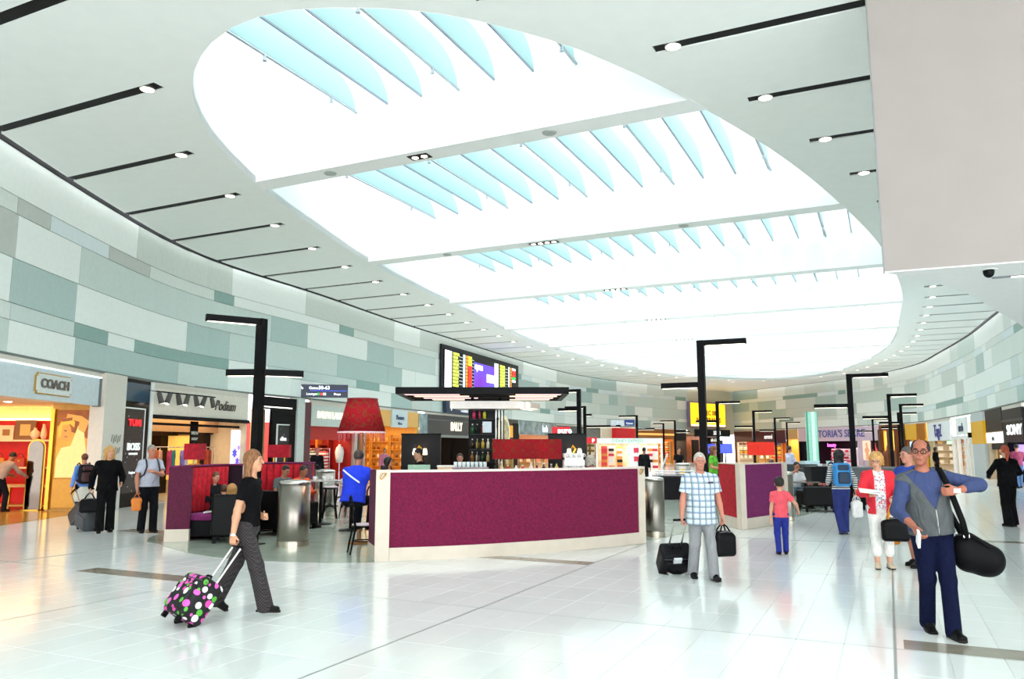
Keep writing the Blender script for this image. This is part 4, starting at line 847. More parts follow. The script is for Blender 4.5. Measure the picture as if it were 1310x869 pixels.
bs = thing('fabric_screen', 'angled magenta and crimson screen corner right of the man in the checked shirt', 'screen wall', (0, 0, 0))
panel_strip(MB(), [(4.72, 18.1), (4.8, 16.85)], .22, 1.34, -.1, 0).build('crimson_panel', crimson, bs); panel_strip(MB(), [(4.92, 16.85), (6.2, 18.22)], .22, 1.34, -.1, 0).build('fabric_panel', violet, bs)
panel_strip(MB(), [(4.72, 18.1), (4.8, 16.8)], 0, .22, -.12, .02).build('base', trav, bs); panel_strip(MB(), [(4.9, 16.8), (6.24, 18.25)], 0, .22, -.12, .02).build('base', trav, bs)
for (x, y), rz in (((4.86, 16.82), .4), ((6.27, 18.28), .8)): o = MB().bb(-.07, .07, -.05, .1, 0, 1.37).build('end_post', trav, bs); o.location = (x, y, 0); o.rotation_euler.z = rz
panel_strip(MB(), [(4.72, 18.1), (4.8, 16.85)], 1.34, 1.365, -.11, .01).build('top_cap', trav, bs); panel_strip(MB(), [(4.92, 16.85), (6.2, 18.22)], 1.34, 1.365, -.11, .01).build('top_cap', trav, bs)

# ---- canopy with lit louvres over the bar
cn = thing('bar_canopy', 'black flat canopy with lit louvres above the bar', 'canopy', (-.55, 16.4, 0))
X0, X1, Y0, Y1 = -1.72, 1.66, -1.2, 1.2
MB().bb(X0, X1, Y0, Y0+.1, 2.74, 2.87).build('front_beam', black, cn); MB().bb(X0, X1, Y1-.1, Y1, 2.74, 2.87).build('rear_beam', black, cn)
for x in (X0, X1-.1): MB().bb(x, x+.1, Y0+.1, Y1-.1, 2.74, 2.87).build('side_beam', black, cn)
MB().bb(X0+.1, X1-.1, Y0+.1, Y1-.1, 2.84, 2.86).build('roof_sheet', mat('302422', .5), cn)
tube_m = mat('ffe6c8', .4, emit=.9); tube_p = mat('f8d0d8', .4, emit=.75)
for i in range(4):
    y = Y0+.32+i*.56; MB().bb(X0+.1, X1-.1, y+.2, y+.3, 2.742, 2.86).build('louvre', mat('241c1c', .5), cn)
    for a, b_ in ((X0+.14+.13*i, -.5+.16*(i % 3)), (.62-.12*(i % 2), X1-.14-.05*i)): MB().bb(a, b_, y-.16, y+.16, 2.742, 2.77).build('light_tube', tube_m if i % 2 else tube_p, cn)
for x, y in ((-.28, -.02), (.3, -.02), (-.28, .3), (.3, .3)): MB().bb(x-.03, x+.03, y-.03, y+.03, 2.62, 2.84).build('hanger', black, cn)
pel = thing('light_pelmet', 'white angled light pelmet hanging under the black canopy', 'pelmet', (-.55, 15.6, 0))
MB().prism([(-.68, -.05), (.7, -.05), (.78, .62), (-.5, .62)], 2.47, 2.62).build('white_box', mat('eceae4', .45), pel)
for i in range(4): MB().prism([(.72+.055*i, -.06+.02*i), (.76+.055*i, -.06+.02*i), (.98+.05*i, .6), (.94+.05*i, .6)], 2.46+.01*i, 2.6).build('light_fin', mat('fff0d8', .4, emit=1.0) if i % 2 == 0 else mat('d8d4cc', .4), pel)
# ---- shelf tower with bottles
tw_ = thing('bottle_tower', 'tall black bottle tower in the middle of the bar', 'shelf', (-.53, 16.0, 0))
for z in (1.02, 1.42, 1.68, 1.98, 2.28, 2.46): MB().bb(-.34, .18, -.2, .2, z-.03, z).build('shelf_board', blackgloss, tw_)
MB().bb(-.34, .18, .16, .2, 0, 2.46).build('back_board', mat('141416', .3), tw_); MB().bb(-.34, .34, -.2, .2, 0, 1.0).build('cabinet', blackgloss, tw_)
for x in (-.33, -.15, .18, .24, .3, .36): MB().bb(x-.012, x+.012, -.2, -.17, 0, 2.46).build('upright', black, tw_)
for x in (.2, .28, .34): MB().bb(x-.01, x+.01, .1, .14, 0, 2.46).build('upright', steel, tw_)
for k, (z, row) in enumerate(((2.28-.28, []), (1.68, ['3a2a18', 'd8c060', 'c8a840', 'e8e0c8', '4a5a3a']), (1.42, ['8a5a20', 'e0d8c0', '2a4a2c', 'c8b070']), (1.98, ['1f5a2c', '2a2a2a', 'a83a20', 'e8e0d0']), (2.28, ['d83a6a', 'd83a6a', 'c8d030']))):
    for i, c in enumerate(row):
        put('tb'+c, lambda: mk_bottle(c, 'e8e4dc' if c[0] != 'd' else 'f4e8f0', .2, .035), (-.53-.27+i*.105+(.03 if len(row) < 4 else 0), 15.92, z), 0, '%s bottle from the left on the %s shelf of the black bar tower' % (ORD[i], {1: 'third', 2: 'second', 3: 'fourth', 4: 'top'}[k]), 'bottles on the bar tower')
t = thing('menu_card', 'pale blue menu card on the black bottle tower', 'card', (-.5, 15.78, 1.98)); MB().bb(-.09, .09, 0, .008, 0.02, .24).build('card', mat('d0dce6', .5), t); MB().bb(-.1, .1, -.01, .02, 0, .02).build('card_foot', black, t)
# ---- bar counter and what stands on it
bc = thing('bar_counter', 'dark bar counter hidden behind the magenta screen', 'counter', (0, 15.1, 0))
MB().bb(-1.95, 1.95, -.2, .3, 0, 1.14).build('body', black, bc); MB().bb(-2.0, 2.0, -.28, .36, 1.14, 1.18).build('worktop', mat('8a8580', .2), bc)
dm = mat('3a0a10', .6)
def damask():
    m, nt, b = nmat('red_damask'); v = nt.nodes.new('ShaderNodeTexVoronoi'); v.feature = 'SMOOTH_F1'; v.inputs['Scale'].default_value = 5.5; v.inputs['Randomness'].default_value = .15
    tc = nt.nodes.new('ShaderNodeTexCoord'); nt.links.new(tc.outputs['Object'], v.inputs['Vector']); w_ = nt.nodes.new('ShaderNodeMath'); w_.operation = 'SINE'; mu = nt.nodes.new('ShaderNodeMath'); mu.operation = 'MULTIPLY'; mu.inputs[1].default_value = 30
    nt.links.new(v.outputs['Distance'], mu.inputs[0]); nt.links.new(mu.outputs[0], w_.inputs[0]); n_ = nt.nodes.new('ShaderNodeTexNoise'); n_.inputs['Scale'].default_value = 22; nt.links.new(tc.outputs['Object'], n_.inputs['Vector'])
    ad = nt.nodes.new('ShaderNodeMath'); ad.operation = 'MULTIPLY_ADD'; ad.inputs[1].default_value = .35; nt.links.new(w_.outputs[0], ad.inputs[0]); nt.links.new(n_.outputs[0], ad.inputs[2])
    r = nt.nodes.new('ShaderNodeValToRGB'); r.color_ramp.elements[0].position = .56; r.color_ramp.elements[0].color = lin('b4142a'); r.color_ramp.elements[1].position = 1.0; r.color_ramp.elements[1].color = lin('8e4a24')
    nt.links.new(ad.outputs[0], r.inputs[0]); nt.links.new(r.outputs[0], b.inputs['Base Color']); b.inputs['Roughness'].default_value = .8; tl = nt.nodes.new('ShaderNodeBsdfTranslucent'); nt.links.new(r.outputs[0], tl.inputs[0]); mx = nt.nodes.new('ShaderNodeMixShader'); mx.inputs[0].default_value = .5; nt.links.new(b.outputs[0], mx.inputs[1]); nt.links.new(tl.outputs[0], mx.inputs[2]); nt.links.new(mx.outputs[0], nt.nodes['Material Output'].inputs[0]); return m
dmk = damask()
def box_lamp(x, y, z0, z1, w, d, zb, label, rz=0, power=4, shade=None):
    t = thing('table_lamp', label, 'lamp', (x, y, zb), rz); b = MB()
    for a in ((-w/2, w/2, -d/2, -d/2+.01), (-w/2, w/2, d/2-.01, d/2), (-w/2, -w/2+.01, -d/2+.01, d/2-.01), (w/2-.01, w/2, -d/2+.01, d/2-.01)): b.bb(*a, z0-zb, z1-zb)
    b.build('lamp_shade', shade or dmk, t)
    for sx in (-.25, .25):
        MB().rod((sx*w, 0, .02), (sx*w, 0, (z0+z1)/2-zb), .018, n=8).build('stem', gold, t); MB().lathe([(.001, 0), (.07, 0), (.07, .02), (.001, .025)], (sx*w, 0, 0), 12).build('foot', gold, t)
        MB().ball((sx*w, 0, (z0+z1)/2-zb+.03), .045).build('bulb', mat('ffd0a0', .4, emit=10), t, True)
        lamp('POINT', (sx*w, 0, (z0+z1)/2-zb+.03), power, (1, .5, .25), .05, parent=t)
    return t
box_lamp(.28, 15.0, 1.49, 1.86, 1.3, .34, 1.18, 'long red damask box lamp standing on the bar', .04, 9)
box_lamp(5.85, 18.55, 1.53, 1.83, .58, .3, 1.2, 'small red box lamp above the angled screen corner', .5, 5, mat('dc3020', .7, emit=.3))
pl2 = thing('side_table', 'slim dark ledge behind the angled screen corner', 'table', (5.85, 18.6, 0), .8); MB().bb(-.45, .45, -.16, .16, 1.16, 1.2).build('table_top', black, pl2); MB().bb(-.04, .04, -.04, .04, .004, 1.16).build('leg', black, pl2); MB().bb(-.25, .25, -.14, .14, .002, .02).build('foot', black, pl2)
cm = thing('coffee_machine', 'white and chrome coffee machine on the right of the bar', 'coffee machine', (1.17, 15.05, 1.18))
MB().prism([(-.2, -.2), (.2, -.2), (.2, .2), (-.2, .2)], .02, .3).build('body', mat('f0f0ee', .25), cm, bevel=.03); MB().bb(-.18, .18, -.24, -.2, .18, .28).build('group_panel', chrome, cm)
for x in (-.1, .1): MB().rod((x, -.25, .19), (x, -.25, .12), .03, n=10).build('group_head', chrome, cm); MB().rod((x, -.27, .12), (x, -.4, .12), .012, n=6).build('handle', black, cm)
MB().bb(-.2, .2, -.3, -.2, .02, .05).build('drip_tray', steel, cm); MB().bb(-.17, .17, -.14, .14, .3, .33).build('cup_rail', chrome, cm)
def mk_cup(c): 
    t = thing('cup', '', 'cup'); MB().lathe([(.001, 0), (.03, 0), (.042, .04), (.045, .085), (.04, .085), (.03, .01), (.001, .01)], n=12).build('cup_body', mat(c, .25), t, True)
    MB().tube([(.042, 0, .07), (.07, 0, .06), (.07, 0, .035), (.04, 0, .025)], .006, 5).build('handle', mat(c, .25), t); return t
for i in range(7): put('cup', lambda: mk_cup('f4f2ee'), (1.0+.055*i*1.0, 15.0+.06*(i % 2), 1.51), 0, '%s white cup from the left on top of the coffee machine' % ORD[i], 'cups on the coffee machine')
def mk_glass():
    t = thing('drinking_glass', '', 'glass'); MB().lathe([(.001, 0), (.03, 0), (.036, .13), (.033, .13), (.027, .01), (.001, .01)], n=12).build('glass_body', mat('dfe8ea', .08), t, True); MB().lathe([(.001, -.004), (.032, -.004), (.032, 0), (.001, 0)], n=12).build('glass_foot', mat('c8d4d8', .1), t); return t
rk = thing('glass_rack', 'low steel rack holding glasses at the middle of the bar', 'rack', (-.78, 15.0, 1.18))
MB().bb(-.34, .34, -.14, .14, 0, .12).build('rack_body', steel, rk); MB().bb(-.34, .34, -.15, -.14, .1, .16).build('rack_lip', chrome, rk)
for i in range(8): put('gls', mk_glass, (-1.07+.08*i, 14.98, 1.305), 0, '%s upright glass from the left in the steel rack on the bar' % ORD[i], 'glasses in the bar rack')
for i, (x, c, h_) in enumerate(((-.3, '2a2a2a', .3), (-.2, 'd8c8a0', .26), (-.08, 'c83040', .2), (.08, 'f0e8e4', .22), (.2, 'd8304a', .2), (.36, 'f4f0ec', .26), (.47, 'c82a3a', .19), (.6, '3a3230', .24), (.74, '8a8a84', .22), (.84, 'd8c070', .25))):
    put('bb'+c+str(h_), lambda: mk_bottle(c, ['1a1a1a', 'f4f0e8', 'e8e0d0'][i % 3], h_, .042), (x, 14.93, 1.18), 0, '%s bottle from the left under the long red box lamp' % ORD[i], 'bottles under the red lamp')
wt = thing('pastry_case', 'small cream pastry case on the left of the bar', 'case', (-1.2, 15.0, 1.18)); MB().bb(-.2, .1, -.14, .14, 0, .16).build('case_body', mat('e8c8a0', .4), wt, bevel=.01); MB().bb(-.21, .11, -.15, .15, .16, .19).build('cloth', mat('f8f4ee', .8), wt)
mt_ = thing('glass_screen', 'pale green glass splash screen at the left end of the bar', 'glass screen', (-1.75, 15.0, 1.18)); MB().bb(-.22, .2, -.01, .01, .02, .2).build('glass_sheet', mat('a8d0b8', .1), mt_); MB().bb(-.22, .2, -.03, .03, 0, .02).build('rail', chrome, mt_)
# ---- black sconce walls
def sconce(x, y, label):
    t = thing('wall_sconce', label, 'wall lamp', (x, y, 1.5)); b = MB()
    for sx in (-1, 1): b.tube([(0, 0, -.12), (sx*.04, -.02, -.16), (sx*.06, -.03, -.1), (sx*.03, -.03, -.03), (sx*.05, -.05, .05), (sx*.11, -.07, .06)], .016, 6)
    b.tube([(0, 0, -.18), (.025, -.02, -.05), (-.025, -.02, .08), (.03, -.02, .18), (-.03, -.02, .25), (-.05, -.02, .19)], [.022, .026, .022, .024, .02, .012], 6); b.build('ornament', gold, t, True)
    for sx in (-1, 1): MB().lathe([(.045, .0), (.052, .02), (.03, .13), (.025, .13)], (sx*.11, -.07, .05), 12, ring=True).build('lit_shade', mat('fff0c8', .4, emit=5), t, True)
    lamp('POINT', (0, -.22, .1), 5, (1, .6, .25), .06, parent=t)
for x0, x1, y, z1, lab in ((-2.42, -1.56, 17.3, 1.98, 'left'), (.76, 1.55, 16.6, 1.97, 'right')):
    t = thing('partition_wall', 'black partition with a golden sconce, %s of the bottle tower' % lab, 'partition', ((x0+x1)/2, y, 0)); h = (x1-x0)/2
    MB().bb(-h, h, -.05, .05, 0, z1).build('panel', mat('1c1e24', .4), t); MB().bb(-h-.01, h+.01, -.06, .06, z1, z1+.03).build('top_rail', black, t)
sconce(-2.0, 17.23, 'golden two-light sconce on the black partition left of the bottle tower'); sconce(1.3, 16.53, 'golden two-light sconce on the black partition right of the long red lamp')
# ---- the tall red floor lamp
fl_ = thing('floor_lamp', 'tall floor lamp with red patterned drum shade behind the blue jacket', 'floor lamp', (-2.74, 14.35, 0))
MB().lathe([(.43, 0), (.27, .6), (.26, .6), (.42, 0)], (0, 0, 1.98), 36, ring=True).build('lamp_shade', dmk, fl_, True); MB().lathe([(.425, -.015), (.435, -.015), (.437, .01), (.425, .01)], (0, 0, 1.98), 36, ring=True).build('white_trim', mat('f0d8dc', .5), fl_)
MB().lathe([(.265, .59), (.28, .59), (.28, .615), (.265, .615)], (0, 0, 1.98), 30, ring=True).build('top_trim', mat('8a1420', .6), fl_)
MB().lathe([(.001, 0), (.2, 0), (.2, .03), (.05, .06), (.035, .1), (.035, 2.3), (.001, 2.3)], n=14).build('pole', mat('8a5a2c', .35), fl_, True); MB().ball((0, 0, 2.38), .06).build('bulb', mat('ffd8a8', .4, emit=8), fl_, True)
for sx in (0, 1): MB().rod((-.26+.0, .26*(sx*2-1)*0, 2.5), (.26, 0, 2.5), .008, n=5).build('spider', black, fl_) if sx == 0 else None
b = MB()
for i in range(26):
    a = 2*PI*i/26; b.rod((.41*math.cos(a), .41*math.sin(a), 1.965), (.41*math.cos(a), .41*math.sin(a), 1.86-.06*(i % 2)), .009, .005, 5)
b.build('bead_fringe', mat('c84a5a', .3), fl_)['kind'] = 'stuff'
lamp('POINT', (0, 0, 2.3), 16, (1, .6, .35), .06, parent=fl_)
# ---- the left booths
ba = thing('booth_bench', 'plum booth with red channelled back at left, end panel towards us', 'booth', (0, 0, 0))
panel_strip(MB(), [(-6.33, 14.62), (-5.93, 14.69)], .22, 1.34, -.1, 0).build('end_panel', plum, ba); panel_strip(MB(), [(-6.34, 14.6), (-5.92, 14.67)], 0, .22, -.11, .01).build('base', trav, ba)
panel_strip(MB(), [(-6.28, 14.75), (-6.05, 16.4)], .0, 1.34, 0, .1).build('back_board', plum, ba); panel_strip(MB(), [(-6.3, 14.65), (-6.07, 16.4), (-5.6, 16.5)], 1.34, 1.37, -.04, .16).build('top_cap', fabric('7a2858'), ba)
panel_strip(MB(), [(-6.05, 16.35), (-5.6, 16.44)], 0, 1.34, -.1, 0).build('end_panel', mat('2a1626', .6), ba)
for i in range(9):
    t_ = (i+.5)/9; x, y = -6.2+.23*t_+.03, 14.82+1.5*t_; MB().rod((x+.06, y, .5), (x+.06, y, 1.32), .085, n=10).build('back_channel', crimson, ba, True)
MB().prism([(-6.1, 14.8), (-5.55, 14.75), (-5.4, 16.25), (-5.9, 16.3)], .08, .36).build('seat_plinth', black, ba); MB().prism([(-6.1, 14.8), (-5.52, 14.75), (-5.37, 16.25), (-5.9, 16.3)], .36, .48).build('seat_cushion', violet, ba, bevel=.03)
bb2 = thing('booth_bench', 'second booth with red channelled back facing us, behind the near lamp post', 'booth', (0, 0, 0))
panel_strip(MB(), [(-6.0, 18.35), (-4.62, 18.45)], 0, 1.34, -.12, 0).build('back_board', plum, bb2); panel_strip(MB(), [(-6.0, 18.35), (-4.6, 18.45)], 1.34, 1.37, -.14, .1).build('top_cap', fabric('7a2858'), bb2)
for i in range(9): MB().rod((-5.88+i*.15, 18.3+i*.011, .5), (-5.88+i*.15, 18.3+i*.011, 1.32), .08, n=10).build('back_channel', crimson, bb2, True)
MB().bb(-5.95, -4.62, 17.75, 18.3, .08, .36).build('seat_plinth', black, bb2); MB().bb(-5.95, -4.62, 17.73, 18.28, .36, .48).build('seat_cushion', violet, bb2, bevel=.03)
panel_strip(MB(), [(-4.62, 18.5), (-4.6, 17.75)], 0, 1.34, 0, .1).build('end_panel', plum, bb2)
rsh = fabric('b01428', 15)
box_lamp(-6.22, 15.5, 1.47, 1.78, .3, .3, 1.37, 'red cube lamp standing on top of the left plum booth', 1.45, 2, rsh)
ldg = thing('side_table', 'narrow dark ledge behind the second red-backed booth', 'table', (-5.35, 18.85, 0), .07); MB().bb(-.7, .7, -.16, .16, 1.27, 1.3).build('table_top', black, ldg); MB().bb(-.65, .65, -.12, .12, .004, 1.27).build('cabinet', plum, ldg)
box_lamp(-5.55, 18.85, 1.47, 1.77, .5, .24, 1.3, 'red box lamp standing behind the second red-backed booth', .07, 2, rsh)
# ---- steel bins
def bin_(x, y, r, h, label):
    t = thing('litter_bin', label, 'bin', (x, y, .002)); MB().lathe([(.001, 0), (r, 0), (r, .09), (r*.985, .095), (r*.985, .105), (r, .11), (r, h*.97), (r*.97, h*.97), (.001, h*.97)], n=36).build('drum', mat('98928a', .28, 1, var=.15, scale=2), t, True)
    MB().lathe([(r*1.02, 0), (r*1.02, .03), (r*.9, .05), (r*.45, .07), (.001, .075)], (0, 0, h*.97), 36).build('lid', mat('d0ccc6', .25, 1), t, True); MB().lathe([(r+.003, .0), (r+.003, .085), (r-.02, .085), (r-.02, 0)], n=36, ring=True).build('kick_band', mat('c8bfae', .3, 1), t); return t
bin_(-3.84, 14.05, .275, 1.1, 'brushed steel cylinder bin right of the woman with the dotted suitcase'); bin_(2.78, 15.6, .2, 1.1, 'steel cylinder bin at the right end of the magenta screen')
bin_(-4.75, 20.2, .24, 1.12, 'steel bin among the bar stools, in front of the red shirt shop'); bin_(6.55, 18.9, .14, 1.1, 'slim steel bin behind the boy in the pink shirt'); bin_(6.15, 28.5, .27, 1.12, 'steel bin behind the yellow cone near the dark counter')
# ---- bar stools, chairs, tables
cush = mat('d8c8cc', .6)
def mk_stool(h=.78):
    t = thing('bar_stool', '', 'stool'); r0 = .17; MB().lathe([(.001, 0), (.18, 0), (.19, .02), (.18, .035), (.001, .035)], (0, 0, h-.075), 20).build('seat_frame', black, t); MB().lathe([(.18, 0), (.185, .02), (.15, .04), (.001, .042)], (0, 0, h-.042), 20).build('seat_cushion', cush, t, True)
    for i in range(4):
        a = PI/4+i*PI/2; c, s = math.cos(a), math.sin(a); MB().tube([(c*.14, s*.14, h-.07), (c*.17, s*.17, h*.5), (c*.24, s*.24, 0.003)], [.02, .018, .014], 7).build('leg', black, t, True)
        a2 = a+PI/2; MB().tube([(c*.2, s*.2, .2), ((c+math.cos(a2))*.09, (s+math.sin(a2))*.09, .36), (math.cos(a2)*.2, math.sin(a2)*.2, .2)], .011, 6).build('arch_brace', black, t, True)
    MB().tube([(.195*math.cos(a), .195*math.sin(a), .3) for a in [2*PI*i/20 for i in range(21)]], .011, 6).build('foot_ring', black, t, True); return t
for i, (u, lab) in enumerate((((-4.41, 19.28), 'black bentwood bar stool with pale seat nearest the steel bin'), ((-4.08, 19.92), 'black bentwood bar stool right of the stool by the steel bin'), ((-5.45, 22.17), 'black bar stool farther back, left of the bentwood pair'), ((-4.88, 22.74), 'black bar stool farther back behind the bentwood pair'), ((-4.25, 21.36), 'black bar stool under the man in the blue jacket'))):
    put('stool', mk_stool, (u[0], u[1], .002), .3+i, lab, 'bentwood bar stools')
def mk_chair():
    t = thing('cafe_chair', '', 'chair'); MB().lathe([(.001, 0), (.19, 0), (.2, .02), (.19, .03), (.001, .03)], (0, 0, .42), 20).build('seat_frame', black, t); MB().lathe([(.19, 0), (.19, .02), (.001, .035)], (0, 0, .45), 20).build('seat_cushion', cush, t, True)
    for x, y in ((-.15, -.14), (.15, -.14)): MB().tube([(x, y, .43), (x*1.25, y*1.3, .003)], [.018, .013], 7).build('leg', black, t, True)
    for sx in (-1, 1): MB().tube([(sx*.15, .15, .43), (sx*.18, .23, .003)], [.018, .013], 7).build('leg', black, t, True)
    MB().tube([(-.16, .15, .43), (-.19, .19, .62), (-.17, .21, .8), (-.09, .22, .9), (0, .22, .92), (.09, .22, .9), (.17, .21, .8), (.19, .19, .62), (.16, .15, .43)], .016, 7).build('back_hoop', black, t, True)
    MB().tube([(-.11, .16, .45), (-.11, .19, .65), (-.07, .2, .76), (0, .205, .79), (.07, .2, .76), (.11, .19, .65), (.11, .16, .45)], .012, 6).build('inner_hoop', black, t, True)
    MB().tube([(.15*math.cos(a), .15*math.sin(a), .2) for a in [2*PI*i/16 for i in range(17)]], .01, 6).build('ring_stretcher', black, t, True); return t
for i, (x, y, rz, lab) in enumerate(((-2.42, 13.05, 1.9, 'black bentwood chair at the left end of the magenta screen'), (-4.4, 16.3, -1.2, 'black bentwood chair behind the large steel bin'), (-2.75, 16.6, 2.4, 'black bentwood chair behind the man in the blue jacket'))):
    put('chair', mk_chair, (x, y, .002), rz, lab, 'bentwood chairs')
def table(x, y, h, r, label, col='2a2626'):
    t = thing('cafe_table', label, 'table', (x, y, .002)); MB().lathe([(.001, 0), (r, 0), (r+.01, .015), (r, .03), (.001, .03)], (0, 0, h-.03), 26).build('table_top', mat(col, .2), t); MB().rod((0, 0, .03), (0, 0, h-.03), .035, n=10).build('pedestal', black, t); MB().lathe([(.001, 0), (.25, 0), (.25, .015), (.05, .04), (.001, .04)], n=20).build('foot', black, t); return t
table(-3.35, 16.6, .98, .35, 'tall black round table beside the man in the blue jacket', '8a8480'); table(-4.3, 17.9, .98, .35, 'tall black round table behind the large steel bin', 'b8b4b0'); table(-5.2, 16.6, .72, .36, 'low black round table between the booth and the steel bin')
for i, (x, y, z) in enumerate(((-4.4, 17.7, .98), (-4.2, 17.75, .98), (-4.1, 18.0, .98), (-3.5, 16.5, .98), (-3.25, 16.45, .98))): put('tcup', lambda: mk_cup('f2f4f4'), (x, y, z+.002), i, '%s white cup from the left on the tall tables before the shirt shop' % ORD[i], 'cups on the tall tables')
def armchair(x, y, rz, label, w=.7, d=.68, hb=.72, legs=.12):
    t = thing('armchair', label, 'armchair', (x, y, .002), rz); lea = mat('0b0b0c', .4)
    MB().bb(-w/2+.1, w/2-.1, -d/2, d/2-.12, legs+.12, legs+.34).build('seat_cushion', lea, t, bevel=.03); MB().bb(-w/2, w/2, d/2-.14, d/2, legs, hb).build('backrest', lea, t, bevel=.03)
    for sx in (-1, 1): MB().bb(min(sx*w/2, sx*(w/2-.11)), max(sx*w/2, sx*(w/2-.11)), -d/2, d/2-.14, legs, .56).build('armrest', lea, t, bevel=.025)
    MB().bb(-w/2+.11, w/2-.11, -d/2+.02, d/2-.14, legs, legs+.12).build('seat_frame', black, t)
    for sx in (-1, 1):
        for sy in (-1, 1): MB().bb(sx*(w/2-.06)-.03, sx*(w/2-.06)+.03, sy*(d/2-.06)-.03, sy*(d/2-.06)+.03, 0, legs).build('leg', black, t)
armchair(-5.08, 14.72, PI+.25, 'black armchair beside the left plum booth, its back towards us', hb=.86, w=.8); armchair(-4.62, 15.9, PI-.3, 'second black armchair, directly behind the woman in black', hb=.86)
armchair(-4.6, 16.9, 2.6, 'black armchair behind the large steel bin')
armchair(8.25, 21.6, PI, 'black armchair in the right cafe, seen from behind', w=.85, hb=.66, legs=.16); armchair(9.35, 22.2, PI+.3, 'black armchair left of the grey half wall'); armchair(7.3, 23.2, 1.6, 'black armchair behind the angled screen corner')
# ---- the right cafe: cabinets, half walls, tables
def block(name, label, cat, x, y, w, d, h, col, rz=0, top=None, n=0, rough=.4):
    t = thing(name, label, cat, (x, y, .002), rz); MB().bb(-w/2, w/2, -d/2, d/2, 0, h-.04).build('body', mat(col, rough), t, bevel=.008); MB().bb(-w/2-.015, w/2+.015, -d/2-.015, d/2+.015, h-.04, h).build('top', mat(top or col, .3), t)
    for i in range(n): MB().bb(-w/2+(i+.04)*w/n, -w/2+(i+.96)*w/n, -d/2-.012, -d/2, .1, h-.1).build('panel', mat(col, rough, var=.1), t)
    return t
block('cabinet', 'black service cabinet behind the woman with the blue backpack', 'cabinet', 9.35, 23.6, 1.1, .6, 1.15, '1d2022', n=2)
block('half_wall', 'dark grey panelled half wall left of the woman in red', 'half wall', 10.9, 24.1, 1.75, .3, 1.12, '4c5458', -.25, '6a7276', 3)
block('half_wall', 'teal grey half wall behind the seated men in white', 'half wall', 10.2, 28.3, 1.3, .25, 1.12, '2f3a3e', 0, '4a5458', 2)
block('cabinet', 'dark counter with silver rail behind the man in the checked shirt', 'counter', 5.5, 26.6, 1.5, .7, .78, '1c1a1e', -.1, '3a3a44', 2)
t = thing('rail', 'silver double rail on the dark counter', 'rail', (5.5, 26.35, .782), -.1); [MB().rod((-.75, 0, z), (.75, 0, z), .018, n=8).build('rail_bar', chrome, t) for z in (.06, .14)]; [MB().rod((x, 0, 0), (x, 0, .15), .015, n=6).build('upright', chrome, t) for x in (-.7, 0, .7)]
table(8.35, 22.6, .74, .4, 'low dark table before the seated men in white', '6a625c'); table(7.2, 25.4, .74, .35, 'dark cafe table farther back beside the screen corner')
t = thing('warning_cone', 'yellow warning cone on the dark counter side by the steel bin', 'cone', (5.95, 27.6, .002)); MB().lathe([(.2, 0), (.2, .04), (.001, .04)], n=16).build('cone_base', mat('e8a81c', .5), t); MB().lathe([(.15, .04), (.06, .95), (.001, .98)], n=16).build('cone_body', mat('f0b01e', .5), t, True)
t = thing('folded_banner', 'thin slanted white banner pole beside the steel bin', 'banner', (5.25, 28.2, 0)); MB().rod((-.28, 0, .02), (.3, 0, 1.5), .03, n=8).build('pole', white, t); MB().bb(-.4, -.1, -.15, .15, .002, .03).build('foot', white, t)
# green glass light column
gc = thing('glass_column', 'tall green glass column rising from the right cafe', 'column', (15.25, 40, 0)); gg = mat('a8dcc8', .08, emit=.12); ge = mat('5fa898', .1)
for i, (x, y) in enumerate(((-.16, -.1), (0, -.18), (.16, -.1), (-.2, .08), (.2, .08), (0, .15))): MB().bb(x-.075, x+.075, y-.02, y+.02, .9, 3.5).build('glass_strip', gg if i != 1 else mat('c8ecd8', .1, emit=.35), gc)
for x in (-.245, .245): MB().bb(x-.015, x+.015, -.12, .1, .9, 3.52).build('glass_edge', ge, gc)
MB().lathe([(.001, 0), (.4, 0), (.4, .9), (.001, .9)], n=18).build('plinth', mat('d8dcd8', .3), gc)
for i, (x, c) in enumerate(((14.6, 'bcd8e0'), (15.9, 'c8dce0'))): block('planter', 'pale blue square planter %s of the green glass column' % ['left', 'right'][i], 'planter', x, 38.8, .7, .7, 1.05, c)
# kiosk row with the pale green fascia
kx, ky = 7.0, 46.5
kk = thing('kiosk', 'gift kiosk with long pale green fascia and white posts', 'kiosk', (kx, ky, 0), -.05)
MB().bb(-2.1, 1.85, -.1, .1, 1.95, 2.25).build('fascia', mat('dceee2', .35, emit=.25), kk); text('SYDNEY EXPRESS', .24, mat('a8c4b8', .4), 'kiosk_lettering', kk, (-.2, -.11, 2.1), (PI/2, 0, 0), .005, .003)
for x in (-2.0, .0, .9, 1.8): MB().bb(x-.05, x+.05, -.05, .05, 0, 1.95).build('post', white, kk)
MB().bb(-2.05, 1.8, 1.5, 1.6, 0, 1.95).build('back_panel', mat('e8c8a0', .5, var=.4, scale=3), kk); MB().bb(-.15, .55, -.12, .0, 0, 1.9).build('white_panel', mat('f6f0f0', .4), kk)
for z in (.45, 1.05, 1.55): MB().bb(.16, .44, -.14, -.12, z-.14, z+.14).build('red_tag', mat('e0304a', .4), kk)
for i, (x, c) in enumerate(((-1.5, 'e03a3a'), (-1.1, 'f4d8c8'), (-.6, 'f0a050'), (1.2, 'fff0e8'), (1.5, 'f4ece4'))):
    t = thing('kiosk_display', '%s goods display from the left in the pale green kiosk' % ORD[i], 'display', (kx+x, ky+.6, 0)); MB().bb(-.17, .17, -.1, .1, 0, 1.8).build('stand', mat(c, .5, emit=.15), t)
    for z in (.5, .85, 1.2, 1.5): MB().bb(-.16, .16, -.2, -.1, z, z+.15).build('product', mat(random.choice(['c82a3a', '2a2a2a', 'e8e0d8', 'd8802c']), .5), t)
